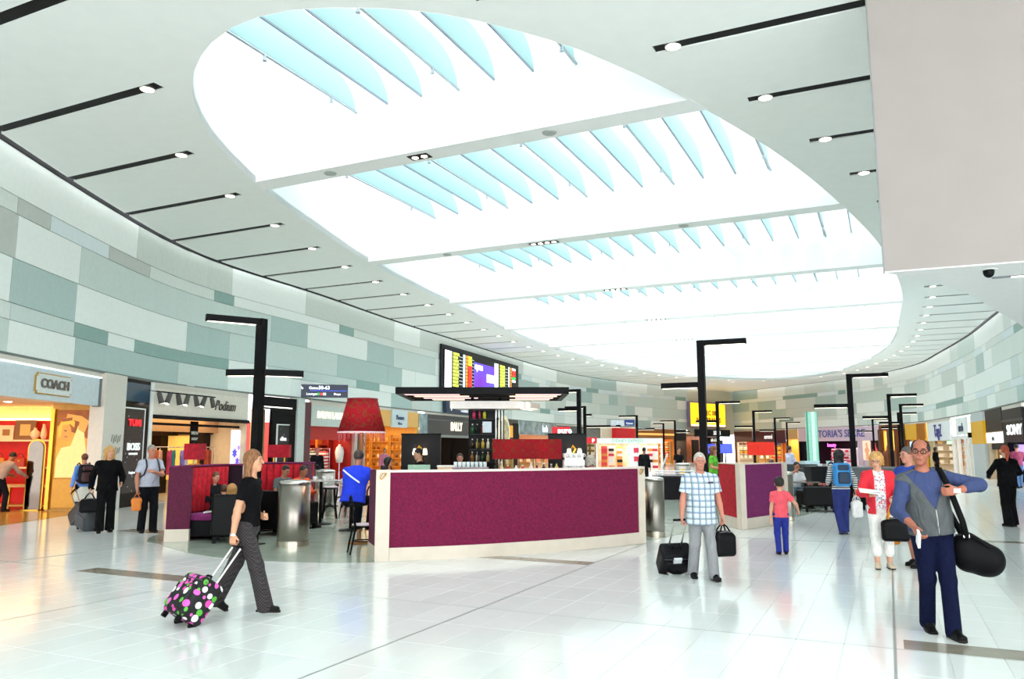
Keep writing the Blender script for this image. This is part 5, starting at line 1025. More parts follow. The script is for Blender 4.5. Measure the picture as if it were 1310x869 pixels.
lamp('AREA', (kx, ky+.7, 1.9), 45, (1, .85, .7), 3.5, 1)
for (x, y, w_, z0, z1, s_, lab) in ((2.55, 41, .95, 2.3, 2.78, 'pure', 'red hanging box sign with white lettering above the bar partition'), (4.6, 46, .7, 1.95, 2.3, 'p', 'small red box sign with a white letter by the far lamp post')):
    t = thing('hanging_sign', lab, 'sign', (x, y, 0)); MB().bb(-w_/2, w_/2, -.06, .06, z0, z1).build('sign_box', mat('d01424', .35, emit=.25), t); text(s_, (z1-z0)*.8, mat('fafafa', .4, emit=.8), 'sign_lettering', t, (w_*.2, -.07, (z0+z1)/2+.04), (PI/2, 0, 0), .005, .015); [MB().rod((x_, 0, .004), (x_, 0, z0), .02, n=6).build('sign_post', black, t) for x_ in (-w_*.35, w_*.35)]
ps = (4.13, 44.55)
t = thing('direction_sign', 'white and navy direction sign held on a lamp post arm', 'sign', (ps[0]+E1.x*1.85, ps[1]+E1.y*1.85, 0), -.05); MB().bb(-.3, .45, -.05, .05, 2.9, 3.22).build('white_half', mat('c8ccd0', .4, var=.3, scale=8), t); MB().bb(.45, 1.0, -.05, .05, 2.92, 3.24).build('navy_half', mat('1c3280', .4), t); text('Gates', .16, white, 'sign_lettering', t, (.73, -.06, 3.04), (PI/2, 0, 0), .004, .004)
# soffit fittings
dx, dy = 7.28, 11.92
t = thing('dome_camera', 'black dome camera under the white soffit at upper right', 'camera', (6.48, 10.4, 4.1)); MB().lathe([(.001, -.012), (.11, -.012), (.11, 0), (.001, 0)], n=20).build('ceiling_plate', white, t); MB().ball((0, 0, -.03), (.072, .072, .085), 16, 10).build('dome', mat('121316', .08), t, True)
t = thing('soffit_light', 'recessed strip light in the white soffit at the right edge', 'ceiling light', (7.15, 10.75, 4.1), A25); MB().bb(-.35, .5, -.05, .05, -.012, .0).build('housing', mat('8a8a90', .4), t); MB().bb(-.12, .45, -.035, .035, -.018, -.012).build('lens', ledm, t)

# ================================================================ people: one smooth surface per body, grown from a posed skeleton
class Blob:
    """signed distance field on a grid, meshed with surface nets"""
    def __init__(s, h): s.h = h; s.ops = []
    def _b(s, lo, hi, fn, op, k): s.ops.append((np.array(lo, np.float32), np.array(hi, np.float32), fn, op, k)); return s
    def cone(s, a, b, ra, rb, k=.02, op='+'):
        a, b = np.array(a, np.float32), np.array(b, np.float32); ab = b-a; L = float(ab @ ab)+1e-9; r = max(ra, rb)
        def fn(P):
            q = P-a; t = np.clip(q @ ab/L, 0, 1); return np.linalg.norm(q-t[..., None]*ab, axis=-1)-(ra+(rb-ra)*t)
        return s._b(np.minimum(a, b)-r, np.maximum(a, b)+r, fn, op, k)
    def ell(s, c, r, k=.02, op='+', R=None):
        c, r = np.array(c, np.float32), np.array(r, np.float32); R = None if R is None else np.array(R, np.float32); m = float(max(r)) if R is not None else r
        def fn(P):
            q = P-c
            if R is not None: q = q @ R
            k0 = np.linalg.norm(q/r, axis=-1); k1 = np.linalg.norm(q/(r*r), axis=-1)+1e-9; return k0*(k0-1)/k1
        return s._b(c-m, c+m, fn, op, k)
    def flat(s, a, b, ra, rb, X, k=.03, op='+'):
        """capsule with an elliptic section: ra, rb = (half width along X, half depth)"""
        a, b, X = (np.array(v, np.float32) for v in (a, b, X)); ab = b-a; L = float(ab @ ab)+1e-9; w = ab/np.sqrt(L); X = X-w*(X @ w); X /= np.linalg.norm(X); Y = np.cross(w, X); r = max(ra+rb)
        def fn(P):
            q = P-a; t0 = q @ ab/L; t = np.clip(t0, 0, 1); rx = ra[0]+(rb[0]-ra[0])*t; ry = ra[1]+(rb[1]-ra[1])*t; e = (t0-t)*np.sqrt(L); m = np.minimum(rx, ry)
            return (np.sqrt((q @ X/rx)**2+(q @ Y/ry)**2+(e/m)**2)-1)*m
        return s._b(np.minimum(a, b)-r, np.maximum(a, b)+r, fn, op, k)
    def box(s, c, hs, r, k=.01, op='+', R=None):
        c, hs = np.array(c, np.float32), np.array(hs, np.float32); R = None if R is None else np.array(R, np.float32); m = float(np.linalg.norm(hs))+r if R is not None else hs+r
        def fn(P):
            q = P-c
            if R is not None: q = q @ R
            q = np.abs(q)-hs+r; return np.linalg.norm(np.maximum(q, 0), axis=-1)+np.minimum(q.max(-1), 0)-r
        return s._b(c-m, c+m, fn, op, k)
    def cut(s, n, c):
        n = np.array(n, np.float32); s.ops.append((None, None, lambda P: P @ n-np.float32(c), 'cut', 0)); return s
    def mesh(s):
        h = s.h; add = [o for o in s.ops if o[3] == '+']
        lo = np.min([o[0] for o in add], 0)-3*h; hi = np.max([o[1] for o in add], 0)+3*h
        n = np.ceil((hi-lo)/h).astype(int)+1; D = np.full(n, 1., np.float32)
        ax = [lo[i]+h*np.arange(n[i], dtype=np.float32) for i in range(3)]
        for l, u, fn, op, k in s.ops:
            if l is None: i0, i1 = np.zeros(3, int), n
            else:
                i0 = np.clip(np.floor((l-k-2*h-lo)/h).astype(int), 0, n); i1 = np.clip(np.ceil((u+k+2*h-lo)/h).astype(int)+1, 0, n)
            if (i1 <= i0).any(): continue
            sl = tuple(slice(a, b) for a, b in zip(i0, i1))
            P = np.stack(np.meshgrid(*[ax[i][sl[i]] for i in range(3)], indexing='ij'), -1); d = fn(P); A_ = D[sl]
            if op == '+':
                e = np.maximum(k-np.abs(A_-d), 0)/max(k, 1e-6); D[sl] = np.minimum(A_, d)-e*e*k*.25
            elif op == '-':
                e = np.maximum(k-np.abs(A_+d), 0)/max(k, 1e-6); D[sl] = np.maximum(A_, -d)+e*e*k*.25
            else: D[sl] = np.maximum(A_, d)
        S = D < 0; c = [S[i:n[0]-1+i, j:n[1]-1+j, k_:n[2]-1+k_] for i in (0, 1) for j in (0, 1) for k_ in (0, 1)]
        al = np.logical_and.reduce(c); an = np.logical_or.reduce(c); I = np.argwhere(an & ~al); idx = np.full(n-1, -1, np.int32); idx[tuple(I.T)] = np.arange(len(I))
        off = np.array([(i, j, k_) for i in (0, 1) for j in (0, 1) for k_ in (0, 1)]); cd_ = np.stack([D[tuple((I+o).T)] for o in off], 1)
        acc = np.zeros((len(I), 3), np.float32); cnt = np.zeros(len(I), np.float32)
        for a in range(8):
            for b in range(a+1, 8):
                if abs(off[a]-off[b]).sum() != 1: continue
                m = (cd_[:, a] < 0) != (cd_[:, b] < 0); t = cd_[m, a]/(cd_[m, a]-cd_[m, b]); acc[m] += off[a]+t[:, None]*(off[b]-off[a]); cnt[m] += 1
        Vv = lo+h*(I+acc/cnt[:, None]); F = []
        for x in range(3):
            y, z = (x+1) % 3, (x+2) % 3; sa = [slice(1, -1)]*3; sa[x] = slice(0, -1); sb = list(sa); sb[x] = slice(1, None)
            a, b = S[tuple(sa)], S[tuple(sb)]; E = np.argwhere(a != b); fl = a[tuple(E.T)]; o0 = np.ones(3, int); o0[x] = 0; E = E+o0
            ey, ez = np.eye(3, dtype=int)[y], np.eye(3, dtype=int)[z]; q = np.stack([idx[tuple((E-d_).T)] for d_ in (ey*0, ey, ey+ez, ez)], 1); q[~fl] = q[~fl][:, ::-1]; F.append(q)
        return Vv, np.concatenate(F)
    def build(s, name, m, parent=None):
        v, f = s.mesh(); me = bpy.data.meshes.new(name); me.vertices.add(len(v)); me.vertices.foreach_set('co', v.astype(np.float32).ravel()); me.loops.add(len(f)*4); me.loops.foreach_set('vertex_index', f.astype(np.int32).ravel())
        me.polygons.add(len(f)); me.polygons.foreach_set('loop_start', np.arange(len(f), dtype=np.int32)*4); me.polygons.foreach_set('loop_total', np.full(len(f), 4, np.int32)); me.polygons.foreach_set('use_smooth', np.ones(len(f), bool)); me.update(calc_edges=True); me.validate()
        me.materials.append(m); o = bpy.data.objects.new(name, me); C.objects.link(o)
        if parent: o.parent = parent
        return o
def ik(a, b, l1, l2, pole):
    a, b = V(a), V(b); d = b-a; L = min(d.length, (l1+l2)*.999); d.normalize(); x = (l1*l1-l2*l2+L*L)/(2*L); h = math.sqrt(max(0, l1*l1-x*x)); p = V(pole); p = (p-d*p.dot(d)); p.normalize()
    return a+d*x+p*h, a+d*L
def plaid():
    m, nt, b = nmat('checked_shirt_cloth'); N, L = nt.nodes, nt.links; tc = N.new('ShaderNodeTexCoord'); sp = N.new('ShaderNodeSeparateXYZ'); L.new(tc.outputs['Object'], sp.inputs[0]); cur = None
    for ax_, f, w_, c in ((0, 12, .34, '8aa2ba'), (2, 12, .34, '8aa2ba'), (0, 12, .12, '4a5e80'), (2, 12, .12, '50668c'), (0, 6, .06, '6a7a70'), (2, 6, .06, '7a8478')):
        mu = N.new('ShaderNodeMath'); mu.operation = 'MULTIPLY'; mu.inputs[1].default_value = f; L.new(sp.outputs[ax_], mu.inputs[0]); fr = N.new('ShaderNodeMath'); fr.operation = 'FRACT'; L.new(mu.outputs[0], fr.inputs[0]); lt_ = N.new('ShaderNodeMath'); lt_.operation = 'LESS_THAN'; lt_.inputs[1].default_value = w_; L.new(fr.outputs[0], lt_.inputs[0])
        ml = N.new('ShaderNodeMath'); ml.operation = 'MULTIPLY'; ml.inputs[1].default_value = .75; L.new(lt_.outputs[0], ml.inputs[0])
        mx = N.new('ShaderNodeMix'); mx.data_type = 'RGBA'; L.new(ml.outputs[0], mx.inputs[0]); mx.inputs[7].default_value = lin(c)
        if cur: L.new(cur, mx.inputs[6])
        else: mx.inputs[6].default_value = lin('d6e2ec')
        cur = mx.outputs[2]
    L.new(cur, b.inputs['Base Color']); b.inputs['Roughness'].default_value = .85; return folds(m)
def dots(base, cs, scale, thr, name):
    m, nt, b = nmat(name); N, L = nt.nodes, nt.links; tc = N.new('ShaderNodeTexCoord'); v = N.new('ShaderNodeTexVoronoi'); v.inputs['Scale'].default_value = scale; v.inputs['Randomness'].default_value = .75; L.new(tc.outputs['Object'], v.inputs['Vector'])
    sp = N.new('ShaderNodeSeparateColor'); L.new(v.outputs['Color'], sp.inputs[0]); r = N.new('ShaderNodeValToRGB'); r.color_ramp.interpolation = 'CONSTANT'
    for i, c in enumerate(cs):
        e = r.color_ramp.elements[i] if i < 2 else r.color_ramp.elements.new(i/len(cs)); e.position = i/len(cs); e.color = lin(c)
    L.new(sp.outputs[0], r.inputs[0]); lt_ = N.new('ShaderNodeMath'); lt_.operation = 'LESS_THAN'; lt_.inputs[1].default_value = thr; L.new(v.outputs['Distance'], lt_.inputs[0])
    mx = N.new('ShaderNodeMix'); mx.data_type = 'RGBA'; L.new(lt_.outputs[0], mx.inputs[0]); mx.inputs[6].default_value = lin(base); L.new(r.outputs[0], mx.inputs[7]); L.new(mx.outputs[2], b.inputs['Base Color']); b.inputs['Roughness'].default_value = .7; return m
def tweed():
    m, nt, b = nmat('grey_check_trousers'); N, L = nt.nodes, nt.links; tc = N.new('ShaderNodeTexCoord'); v = N.new('ShaderNodeTexChecker'); v.inputs['Scale'].default_value = 60; v.inputs[1].default_value = lin('484143'); v.inputs[2].default_value = lin('231f21'); L.new(tc.outputs['Object'], v.inputs['Vector'])
    n_ = N.new('ShaderNodeTexNoise'); n_.inputs['Scale'].default_value = 14; L.new(tc.outputs['Object'], n_.inputs['Vector']); mx = N.new('ShaderNodeMix'); mx.data_type = 'RGBA'; mx.blend_type = 'MULTIPLY'; mx.inputs[0].default_value = .4; L.new(v.outputs[0], mx.inputs[6]); L.new(n_.outputs[0], mx.inputs[7]); L.new(mx.outputs[2], b.inputs['Base Color']); b.inputs['Roughness'].default_value = .9; return folds(m)
def hairm(c):
    if ('h', c) in _m: return _m['h', c]
    m, nt, b = nmat('hair_'+c); N, L = nt.nodes, nt.links; tc = N.new('ShaderNodeTexCoord'); mp = N.new('ShaderNodeMapping'); mp.inputs['Scale'].default_value = (1, 1, .18); n_ = N.new('ShaderNodeTexNoise'); n_.inputs['Scale'].default_value = 95; n_.inputs['Detail'].default_value = 3
    L.new(tc.outputs['Object'], mp.inputs[0]); L.new(mp.outputs[0], n_.inputs['Vector']); r = N.new('ShaderNodeValToRGB'); k = lin(c); r.color_ramp.elements[0].position = .35; r.color_ramp.elements[1].position = .66; r.color_ramp.elements[0].color = tuple(x*(.6 if k[0] > .4 else .5) for x in k[:3])+(1,); r.color_ramp.elements[1].color = tuple(min(1, x*1.35) for x in k[:3])+(1,)
    L.new(n_.outputs[0], r.inputs[0]); L.new(r.outputs[0], b.inputs['Base Color']); b.inputs['Roughness'].default_value = .55; bp = N.new('ShaderNodeBump'); bp.inputs['Strength'].default_value = .5; bp.inputs['Distance'].default_value = .01; L.new(n_.outputs[0], bp.inputs['Height']); L.new(bp.outputs[0], b.inputs['Normal']); _m['h', c] = m; return m
def collar(t, i, m_, r=.074):
    b = MB(); vs = []; n_ = 15; f = -i['bk']
    for q in range(n_):
        a = .42+(2*PI-.84)*q/(n_-1); dr = f*math.cos(a)+i['X']*math.sin(a); d0 = i['Nk']+i['up']*(.0-.045*math.cos(a)*(1 if math.cos(a) > 0 else .35))
        fl = 1.55 if q in (0, n_-1) else 1.22
        vs += [tuple(d0+dr*r*.86+i['up']*.035), tuple(d0+dr*r*.98+i['up']*.035), tuple(d0+dr*r*fl-i['up']*(.012+.03*(q in (0, n_-1)))), tuple(d0+dr*r*(fl-.1)-i['up']*(.016+.03*(q in (0, n_-1))))]
    fs = [(4*q+j, 4*q+(j+1) % 4, 4*q+4+(j+1) % 4, 4*q+4+j) for q in range(n_-1) for j in range(4)]+[(3, 2, 1, 0), tuple(4*n_-4+j for j in range(4))]
    return b.add(vs, fs).build('collar', m_, t)
def folds(m):
    nt = m.node_tree; b = nt.nodes['Principled BSDF']; tc = nt.nodes.new('ShaderNodeTexCoord'); mp = nt.nodes.new('ShaderNodeMapping'); mp.inputs['Scale'].default_value = (1.3, 1.3, .8); mp.inputs['Rotation'].default_value = (.5, .7, .3); n_ = nt.nodes.new('ShaderNodeTexNoise'); n_.inputs['Scale'].default_value = 7; n_.inputs['Detail'].default_value = 2; n_.inputs['Distortion'].default_value = 1.2
    nt.links.new(tc.outputs['Object'], mp.inputs[0]); nt.links.new(mp.outputs[0], n_.inputs['Vector']); bp = nt.nodes.new('ShaderNodeBump'); bp.inputs['Strength'].default_value = .7; bp.inputs['Distance'].default_value = .045; nt.links.new(n_.outputs[0], bp.inputs['Height']); nt.links.new(bp.outputs[0], b.inputs['Normal']); return m
def cloth(c):
    if ('c', c) not in _m: m = mat(c, .9, var=.1, scale=7); _m['c', c] = folds(m)
    return _m['c', c]
def person(label, x, y, rz, H, res=.014, skin='c98d6e', top='333333', bot='222222', shoes='141414', hair='3a2a1e', style='short', pose={}, sleeve='long', loose=.018, hem=-.06, w=1., belly=0., flare=.0, leg_end=.09, hs=1., z=0., pants=True, slim=0., extra=None, face=True, child=False):
    t = thing('person', label, 'person', (x, y, z), rz); s = H/1.75; t.scale = (s, s, s); h = res/s; p = pose
    P = V(p.get('hip', (0, 0, .96))); l = p.get('lean', 0); tw = p.get('twist', 0); sl = p.get('side', 0)
    up = V((math.sin(sl), -math.sin(l)*math.cos(sl), math.cos(l)*math.cos(sl))); X = V((math.cos(tw), math.sin(tw), 0)); X = (X-up*X.dot(up)).normalized(); bk_ = up.cross(X)
    Ch = P+up*.33; Nk = P+up*.5; sw = .175*w; SL = {1: P+up*.435+X*sw, -1: P+up*.435-X*sw}
    hy, hp, hr = p.get('head', (0, 0, 0)); R = Matrix.Rotation(hy, 3, 'Z') @ Matrix.Rotation(hp, 3, 'X') @ Matrix.Rotation(hr, 3, 'Y'); Hc = Nk+up*(.05 if child else .085)+R @ V((0, -.022, .095*hs))
    HL = lambda a, b, c: tuple(Hc+R @ (V((a, b, c))*hs))
    Rn = np.array(R)
    arm, hand, leg = {}, {}, {}
    for sd, k in ((1, 'L'), (-1, 'R')):
        wr = V(p.get('hand'+k, (sd*.25*w, -.03, .86))); el, wr = ik(SL[sd], wr, .29, .255, p.get('pole'+k, (sd*.35, 1, -.1))); arm[sd] = (SL[sd], el, wr)
        an = V(p.get('ank'+k, (sd*.095, 0, .085))); hp_ = P+V((X.x*sd, X.y*sd, 0))*.088+V((0, 0, -.05)); kn, an = ik(hp_, an, .42, .41, p.get('kpole'+k, (sd*.08, -1, 0))); leg[sd] = (hp_, kn, an, p.get('toe'+k, (sd*.12, 0)))
    B = Blob(h); b2 = belly
    B.flat(P-up*.03, P+up*.1, (.155*w, .11), (.135*w, .1+b2), X); B.flat(P+up*.1, Ch, (.135*w, .1+b2), (.155*w, .112+b2*.5), X, .05); B.flat(Ch, P+up*.42, (.155*w, .11), (.115*w, .07), X, .05)
    for sd in (1, -1): B.cone(P+up*.475+X*sd*.03, SL[sd], .05, .05, .05)
    B.cone(Nk-up*.03, HL(0, .018, -.06), .058, .052, .03)
    for sd in (1, -1):
        a, e, wv = arm[sd]; B.cone(a, e, .05, .04, .03); B.cone(e, e+(wv-e)*.3, .041, .042, .02); B.cone(e+(wv-e)*.3, wv, .042, .028, .02)
        hp_, kn, an, toe = leg[sd]; B.cone(hp_, kn, .088, .056, .04); B.cone(kn, kn+(an-kn)*.3, .055, .058, .03); B.cone(kn+(an-kn)*.3, an, .058, .038, .03)
        fd = V((math.sin(toe[0]), -math.cos(toe[0]), 0)); pt = toe[1]; fd3 = (fd*math.cos(pt)+V((0, 0, -math.sin(pt)))).normalized(); leg[sd] += (fd3,)
        u3 = (V((0, 0, 1))-fd3*fd3.z).normalized(); B.cone(an-fd3*.035-u3*.045, an+fd3*.12-u3*.062, .026, .018, .02)
    # head: skull, jaw, chin, nose, brow, eye sockets, lips, ears
    B.ell(HL(0, .014, .022), [.075*hs, .094*hs, .096*hs], .02, R=Rn); B.ell(HL(0, -.028, -.052), [.056*hs, .06*hs, .064*hs], .03, R=Rn); B.ell(HL(0, -.066, -.096), [.024*hs, .02*hs, .018*hs], .02, R=Rn)
    if face:
        B.cone(HL(-.036, -.078, .034), HL(.036, -.078, .034), .012*hs, .012*hs, .012)
        for sd in (1, -1): B.ell(HL(sd*.032, -.098, .012), [.0155*hs]*3, .012, '-'); B.ell(HL(sd*.04, -.068, -.02), [.022*hs, .016*hs, .016*hs], .02, R=Rn); B.ell(HL(sd*.078, .012, .0), [.011*hs, .02*hs, .031*hs], .008, R=Rn)
        B.cone(HL(0, -.088, .02), HL(0, -.11, -.018), .008*hs, .013*hs, .01); B.ell(HL(0, -.086, -.056), [.024*hs, .01*hs, .007*hs], .006, R=Rn); B.ell(HL(0, -.084, -.068), [.021*hs, .01*hs, .007*hs], .005, R=Rn)
    # hands with palm, four fingers and a thumb
    for sd, k in ((1, 'L'), (-1, 'R')):
        a, e, wv = arm[sd]; d = V(p['hdir'+k]).normalized() if 'hdir'+k in p else (wv-e).normalized(); n_ = V(p.get('palm'+k, (-sd, -.15, 0))); n_ = (n_-d*n_.dot(d)).normalized(); th = n_.cross(d)*sd; g_ = p.get('grip'+k, .35); hk = hs*.92 if child else 1.
        M_ = np.array(Matrix((th, n_, d)).transposed()); B.box(wv+d*.05*hk, [.038*hk, .013*hk, .045*hk], .012, .015, R=M_); fr = max(.0088, .62*h)
        for i, (o_, ln) in enumerate(((.03, .072), (.01, .08), (-.01, .074), (-.029, .058))):
            q = wv+d*.092*hk+th*o_*hk; dv = d
            for j, f_ in enumerate((.45, .32, .25)):
                an_ = g_*(1.25+.1*i if j else .95); dv = (dv*math.cos(an_)+n_*math.sin(an_)).normalized(); n2 = q+dv*ln*f_*hk*1.1
                nn_ = (n_-dv*n_.dot(dv)); B.cone(q, n2, fr*(1-.06*j), fr*(.94-.06*j), .004); q = n2; n_s = n_; n_ = nn_.normalized() if nn_.length > .2 else (n_s.cross(th)).normalized()
            n_ = V(p.get('palm'+k, (-sd, -.15, 0))); n_ = (n_-d*n_.dot(d)).normalized()
        q = wv+d*.025*hk+th*.034*hk; dv = (d*.75+th*.6+n_*.25).normalized(); q2 = q+dv*.04*hk; B.cone(q, q2, fr*1.25, fr*1.1, .01); dv = (d*.85+th*(.25-.4*g_)+n_*(.2+.5*g_)).normalized(); B.cone(q2, q2+dv*.036*hk, fr*1.1, fr*.9, .004); hand[sd] = wv+d*.09
    B.build('body', mat(skin, .55, var=.06, scale=12), t)
    # top
    T = Blob(h); o = loose; jk = p.get('hemz', 0)
    T.flat(P+up*(hem-.06), P+up*.1, (.195*w+o*.7, .125+o+b2*.6), (.14*w+o, .105+o+b2), X, .04); T.flat(P+up*.1, Ch, (.14*w+o, .105+o+b2), (.16*w+o, .115+o+b2*.5), X, .05); T.flat(Ch, P+up*.42, (.16*w+o, .113+o), (.12*w, .075+o), X, .05)
    for sd in (1, -1):
        a, e, wv = arm[sd]; T.cone(P+up*.478+X*sd*.032, a, .05+o*.4, .052+o*.5, .05)
        if sleeve == 'none': continue
        e1 = a+(e-a)*(.62 if sleeve == 'short' else 1); T.cone(a, e1, .052+o*.5, (.052 if sleeve == 'short' else .042)+o*.75, .03)
        if sleeve == 'short': dv = (e-a).normalized(); T.cone(e1+dv*.07, e1+dv*.1, .085, .085, .006, '-')
        if sleeve in ('long', 'roll'): e2 = e+(wv-e)*(.93 if sleeve == 'long' else .55); T.cone(e, e2, .043+o*.7, .034+o*.6, .03)
    T.cut(tuple(-up), -(P+up*hem).dot(up)); T.cone(Nk+up*.0, Nk+up*.12+bk_*-.03, .062, .075, .012, '-')
    tp_ = T.build('top_garment', top if not isinstance(top, str) else cloth(top), t)
    # trousers
    if pants:
        Q = Blob(h); Q.flat(P-up*.04, P+up*.09, (.162*w, .118+b2*.3), (.142*w, .108+b2*.8), X, .03)
        for sd in (1, -1):
            hp_, kn, an, toe, fd3 = leg[sd]; ev = an+(kn-an)*((leg_end-.085)/.41); Q.cone(hp_, kn, .1*(.6+.4*w)-slim*.5, .074+flare*.3-slim, .04); Q.cone(kn, ev, .074+flare*.3-slim, .064+flare-slim*.5 if leg_end < .2 else .072, .03)
            dv = (an-kn).normalized(); Q.cone(ev+dv*.1, ev+dv*.14, .115+flare, .115+flare, .006, '-') if False else None
        if leg_end <= .1: Q.cut((0, 0, -1), -.03)
        Q.build('trousers', bot if not isinstance(bot, str) else cloth(bot), t)
    # shoes
    for sd in (1, -1):
        hp_, kn, an, toe, fd3 = leg[sd]; z0 = V((0, 0, -1)); u3 = (V((0, 0, 1))-fd3*fd3.z).normalized(); S_ = Blob(max(h*.8, .009)); sx_ = fd3.cross(u3); a_ = an-fd3*.045-u3*.045; b_ = an+fd3*.14-u3*.055
        S_.flat(a_, b_, (.038, .04), (.045, .03), sx_, .02); S_.cone(an-u3*.02, an+fd3*.05-u3*.03, .045, .04, .03); S_.cut(tuple(-u3), -(an-u3*.085).dot(u3)); sh_ = S_.build('shoe', mat(shoes, .4), t)
        MB().add([tuple(an+fd3*f_+sx_*g2-u3*e_) for e_ in (.088, .066) for f_, g2 in ((-.085, -.028), (.05, -.042), (.16, -.036), (.185, 0), (.16, .036), (.05, .042), (-.085, .028))], [tuple(range(7))[::-1], tuple(range(7, 14))]+[(i, (i+1) % 7, 7+(i+1) % 7, 7+i) for i in range(7)]).build('sole', mat('2a2624' if shoes != 'e8e4dc' else 'c8beb0', .6), sh_)
    # hair
    if style:
        G = Blob(h); G.ell(HL(0, .022, .034), [.083*hs, .1*hs, .1*hs], .02, R=Rn)
        if style in ('short', 'bald', 'crop'):
            G.ell(HL(0, -.085, -.0), [.088*hs, .078*hs, .07*hs], .012, '-', R=Rn); G.box(HL(0, -.1, -.13), [.2*hs, .11*hs, .115*hs], .01, .03, '-', R=Rn); G.box(HL(0, .1, -.17), [.2*hs, .11*hs, .105*hs], .01, .03, '-', R=Rn)
            for sd in (1, -1): G.ell(HL(sd*.085, -.02, -.03), [.03*hs, .04*hs, .045*hs], .01, '-', R=Rn)
            if style == 'bald': G.ell(HL(0, -.03, .09), [.06*hs, .11*hs, .07*hs], .01, '-', R=Rn)
        else:
            if style == 'curly':
                for i in range(60): zz = .115-.2*(i/60); a = i*2.4; rr = math.sqrt(max(.0012, .0078-(max(0, zz-.02)*.85)**2)); G.ell(HL(rr*math.cos(a), .026+rr*math.sin(a)*1.08, zz), [.024*hs]*3, .012)
            elif style in ('long', 'bob'):
                zl = -.27 if style == 'long' else -.15
                wb_ = 1.18 if style == 'bob' else 1.; [G.cone(HL(sd*.066*wb_, .02, .02), HL(sd*.072*wb_, .02, zl), .037*hs*wb_, .032*hs*wb_, .03) for sd in (1, -1)]; G.ell(HL(0, .03, .02), [.09*hs*wb_, .1*hs*wb_, .105*hs], .03) if style == 'bob' else None
                G.flat(HL(0, .06, .0), HL(0, .075, zl-.02), (.07*hs, .04*hs), (.065*hs, .028*hs), tuple(R @ V((1, 0, 0))), .04)
            elif style == 'pony': G.cone(HL(0, .1, .04), HL(.0, .13, -.04), .035, .04, .02); G.cone(HL(0, .13, -.04), HL(.02, .115, -.22), .04, .018, .02); G.ell(HL(0, -.05, -.14), [.1, .1, .1], .01, '-', R=Rn)
            G.ell(HL(0, -.09, -.035), [.06*hs, .07*hs, .085*hs], .012, '-', R=Rn)
        G.build('hair', hairm(hair), t)
    if face:
        for sd in (1, -1):
            e_ = MB().ball((0, 0, 0), .0115*hs, 10, 8).build('eye', mat('b09c8c', .4), t, True); e_.location = HL(sd*.032, -.0745, .011)
            MB().ball(tuple(R @ V((0, -.006*hs, 0))), .0072*hs, 8, 6).build('iris', mat('2a1c14', .2), e_, True)
            MB().tube([HL(sd*.016, -.092, .033), HL(sd*.032, -.094, .038), HL(sd*.05, -.083, .033)], .0038*hs, 5).build('eyebrow', mat(hair, .7), t)
        MB().tube([HL(-.022, -.09, -.062), HL(-.008, -.097, -.06), HL(.008, -.097, -.06), HL(.022, -.09, -.062)], [.003, .0055, .0055, .003], 6).build('lips', mat('a8584c' if skin[0] > 'b' else '7a4438', .45), t, True)
    t['_h'] = 0; del t['_h']
    info = dict(HL=HL, R=R, hand=hand, arm=arm, P=P, up=up, X=X, bk=bk_, Ch=Ch, Nk=Nk, SL=SL, leg=leg, top=tp_, w2=lambda v: Matrix.Translation((x, y, z)) @ Matrix.Rotation(rz, 4, 'Z') @ Matrix.Scale(s, 4) @ V(v))
    return t, info
def glasses(t, i, col='1c1a1a'):
    b = MB()
    for sd in (1, -1): b.tube([i['HL'](sd*.034+.025*math.cos(a), -.106, .01+.017*math.sin(a)) for a in [2*PI*q/14 for q in range(15)]], .0032, 5); b.tube([i['HL'](sd*.06, -.1, .014), i['HL'](sd*.08, .01, .016)], .003, 5)
    b.tube([i['HL'](-.01, -.107, .016), i['HL'](.01, -.107, .016)], .003, 5); b.build('glasses', mat(col, .3), t)
# ---------------------------------------------------------------- the people in front
blk = cloth('0c0c0e')
W1, i1 = person('woman in black t-shirt and grey checked trousers pulling the dotted suitcase', -2.78, 8.42, PI/2-.08, 1.665, .008, 'd29a78', blk, tweed(), '131214', '8a5a34', 'long',
  dict(ankR=(-.08, -.27, .085), ankL=(.09, .36, .125), toeL=(0, .5), toeR=(-.05, 0), handR=(-.25, .06, .83), poleR=(-.1, 1, 0), handL=(.1, -.12, 1.02), poleL=(.5, .8, -.4), hdirL=(-.5, -.8, .1), gripR=1.15, gripL=.9, lean=.02, head=(0, .02, 0), hdirR=(-.02, .0, -1)), sleeve='short', loose=.008, w=.88, hem=-.03, flare=.022, leg_end=.05)
MB().lathe([(.03, -.012), (.034, -.012), (.034, .012), (.03, .012)], tuple(i1['arm'][-1][2]), 14, ring=True).build('bracelet', chrome, W1)
M1, m1 = person('white-haired man in blue checked shirt walking towards us with a roller case', 2.5, 10.55, .08, 1.62, .008, 'c4806a', plaid(), '8e8f92', '161618', 'c6c1b8', 'short',
  dict(ankL=(.1, -.17, .085), ankR=(-.1, .14, .1), toeR=(-.1, .2), handR=(-.29, -.02, .86), handL=(.29, -.06, .85), gripR=1.15, gripL=1.15, head=(-.18, .04, 0), hdirR=(0, 0, -1), hdirL=(0, 0, -1)), sleeve='short', loose=.03, hem=-.2, w=1.15, belly=.04, flare=.012, leg_end=.05)
MB().bb(.06, .13, -.185, -.175, 1.335, 1.36).build('name_badge', mat('3a1c34', .4), M1)
collar(M1, m1, cloth('d4e0ea'))
